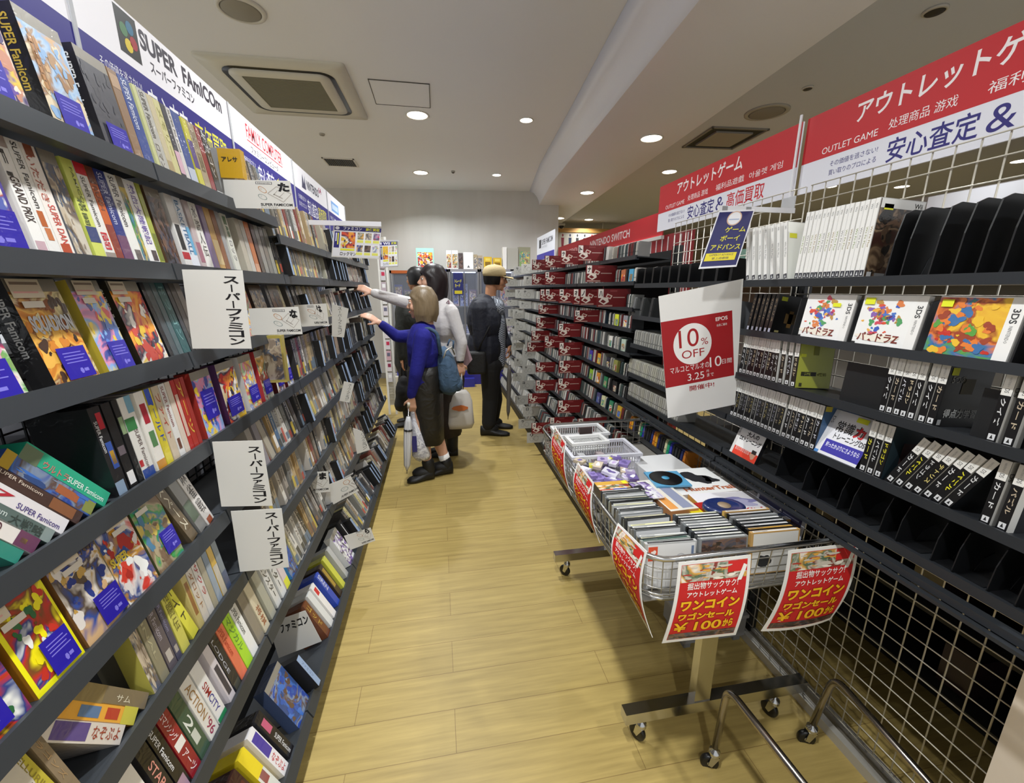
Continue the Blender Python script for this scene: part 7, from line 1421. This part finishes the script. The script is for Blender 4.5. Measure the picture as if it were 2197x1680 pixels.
for k in (-1, 1): m.tube([P(k*.032+.02*math.cos(q), .097, .004+.015*math.sin(q))-org for q in [2*PI*j/14 for j in range(14)]], .0018, GL, 6, closed=True); m.tube([P(k*.053, .092, .008)-org, P(k*.076, .04, .008)-org, P(k*.078, -.01, .002)-org], .0018, GL, 6)
m.tube([P(-.012, .1, .006)-org, P(.012, .1, .006)-org], .0018, GL, 6); m.build('glasses', p3)
umbrella('long grey closed umbrella held point down by the person in the cap', A(1094, 752, Y-.05), A(1090, 900, Y-.05), '6a6662', '181818', .022, band=False)
sa = thing('shoulder_bag', 'black shoulder bag at the hip of the person in the tan cap', 'bag', A(1022, 778, Y-.22)); o_ = sa.location.copy(); m = MB(); m.box((-.09, -.05, -.11), (.09, .03, .11), cloth('0b0b0c', .6)); q = m.build('pouch', sa); bv = q.modifiers.new('b', 'BEVEL'); bv.width = .025; bv.segments = 3
m = MB(); m.tube([A(1026, 750, Y-.25)-o_, A(1050, 700, Y-.215)-o_, A(1068, 665, Y-.15)-o_, A(1066, 645, Y-.06)-o_], .009, mat('0c0c0d', .6), 8); m.build('strap', sa)
# --- fourth person, mostly hidden
Y = 4.55; pf = atz(880, 900, 0); org = Vector((A(880, 800).x, Y, 0)); p4 = thing('person', 'person with short black hair in dark coat, mostly hidden behind the two at left', 'person', org)
bm_ = MB(); hc = A(893, 598); P, R = head(bm_, hc, (-.85, .5, 0), SKIN2, s=1.03); neck = A(893, 635); cap(bm_, hc+Vector((.02, 0, -.06)), .052, neck, .055, SKIN2); chest = A(880, 680); hipc = A(878, 770); ico(bm_, chest, (.13, .17, .22), SKIN2); cap(bm_, chest, .12, hipc, .12, SKIN2)
sh_n = A(868, 660, Y-.12); el_n = A(858, 720, Y-.15); wr_n = A(862, 770, Y-.15); sh_f = A(900, 660, Y+.1); el_f = A(905, 725, Y+.12); wr_f = A(900, 775, Y+.12)
for a, b, c in ((sh_n, el_n, wr_n), (sh_f, el_f, wr_f)): chain(bm_, [(a, .05), (b, .04), (c, .028)], SKIN2)
hand(bm_, wr_n, (0, 0, -1), (-1, -.3, 0), SKIN2, .6, 1, 1); hand(bm_, wr_f, (0, 0, -1), (1, .3, 0), SKIN2, .6, 1, -1)
LG = ((hipc+Vector((0, .07, -.04)), Vector((hipc.x, Y+.08, .48)), Vector((hipc.x, Y+.08, .1))), (hipc+Vector((0, -.07, -.04)), Vector((hipc.x-.05, Y-.08, .48)), Vector((hipc.x-.02, Y-.1, .1))))
for hp, kn, an in LG: chain(bm_, [(hp, .09), (kn, .058), (an, .04)], SKIN2); cap(bm_, an, .035, an+Vector((-.05, 0, -.065)), .02, SKIN2)
fuse(bm_, 'body', p4); face_bits(p4, P, R, 1.03, org); m = MB(); hm = hair_mat('0e0c0d')
rings = [[P(math.sin(q)*r*.88, math.cos(q)*r*1.04-.014, z)-org for q in [o2+(2*PI-2*o2)*j/24 for j in range(25)]] for z, r, o2 in ((.122, .02, 0), (.11, .06, 0), (.085, .09, 0), (.05, .103, 0), (.01, .103, .9), (-.03, .1, 1.0), (-.06, .09, 1.1))]
m.loft(rings, hm, closed=False); m.build('hair', p4)
GC = cloth('23241f', .85, 18, .4); m = MB(); ico(m, chest, (.16, .22, .24), GC); cap(m, chest, .15, hipc+Vector((0, 0, -.06)), .16, GC)
for a, b, c in ((sh_n, el_n, wr_n), (sh_f, el_f, wr_f)): chain(m, [(a, .075), (b, .06), (c+Vector((0, 0, .02)), .045)], GC)
fuse(m, 'coat', p4, .01, 5); m = MB()
for hp, kn, an in LG: chain(m, [(hp, .1), (kn, .08), (an, .07)], BKT)
fuse(m, 'trousers', p4, .01, 5)
for hp, kn, an in LG: m = MB(); shoe(m, (an.x+.07, an.y, 0), (an.x-.18, an.y, 0), .09, BOOT, .05); sub(m, org).build('shoe', p4)
hb = thing('handbag', 'black slouchy bag hanging low beside the hidden person, left of the white umbrella', 'bag', A(866, 850, 4.38)); o_ = hb.location.copy(); m = MB()
def Q(px, py): return A(px, py, 4.38)-o_
ico(m, Q(864, 845), (.075, .07, .17), BKT); cap(m, Q(866, 815), .05, Q(860, 870), .07, BKT); q = fuse(m, 'pouch', None, .009, 5); q.parent = hb
m = MB(); m.tube([Q(862, 815), Q(861, 780), Q(868, 772), Q(872, 815)], .007, BKT, 8); m.build('strap', hb)
for o in list(bpy.data.objects):
    if o.type == 'EMPTY' and o.name.startswith('castor') and not children(o) and not o.parent: bpy.data.objects.remove(o)
bpy.context.view_layer.update()
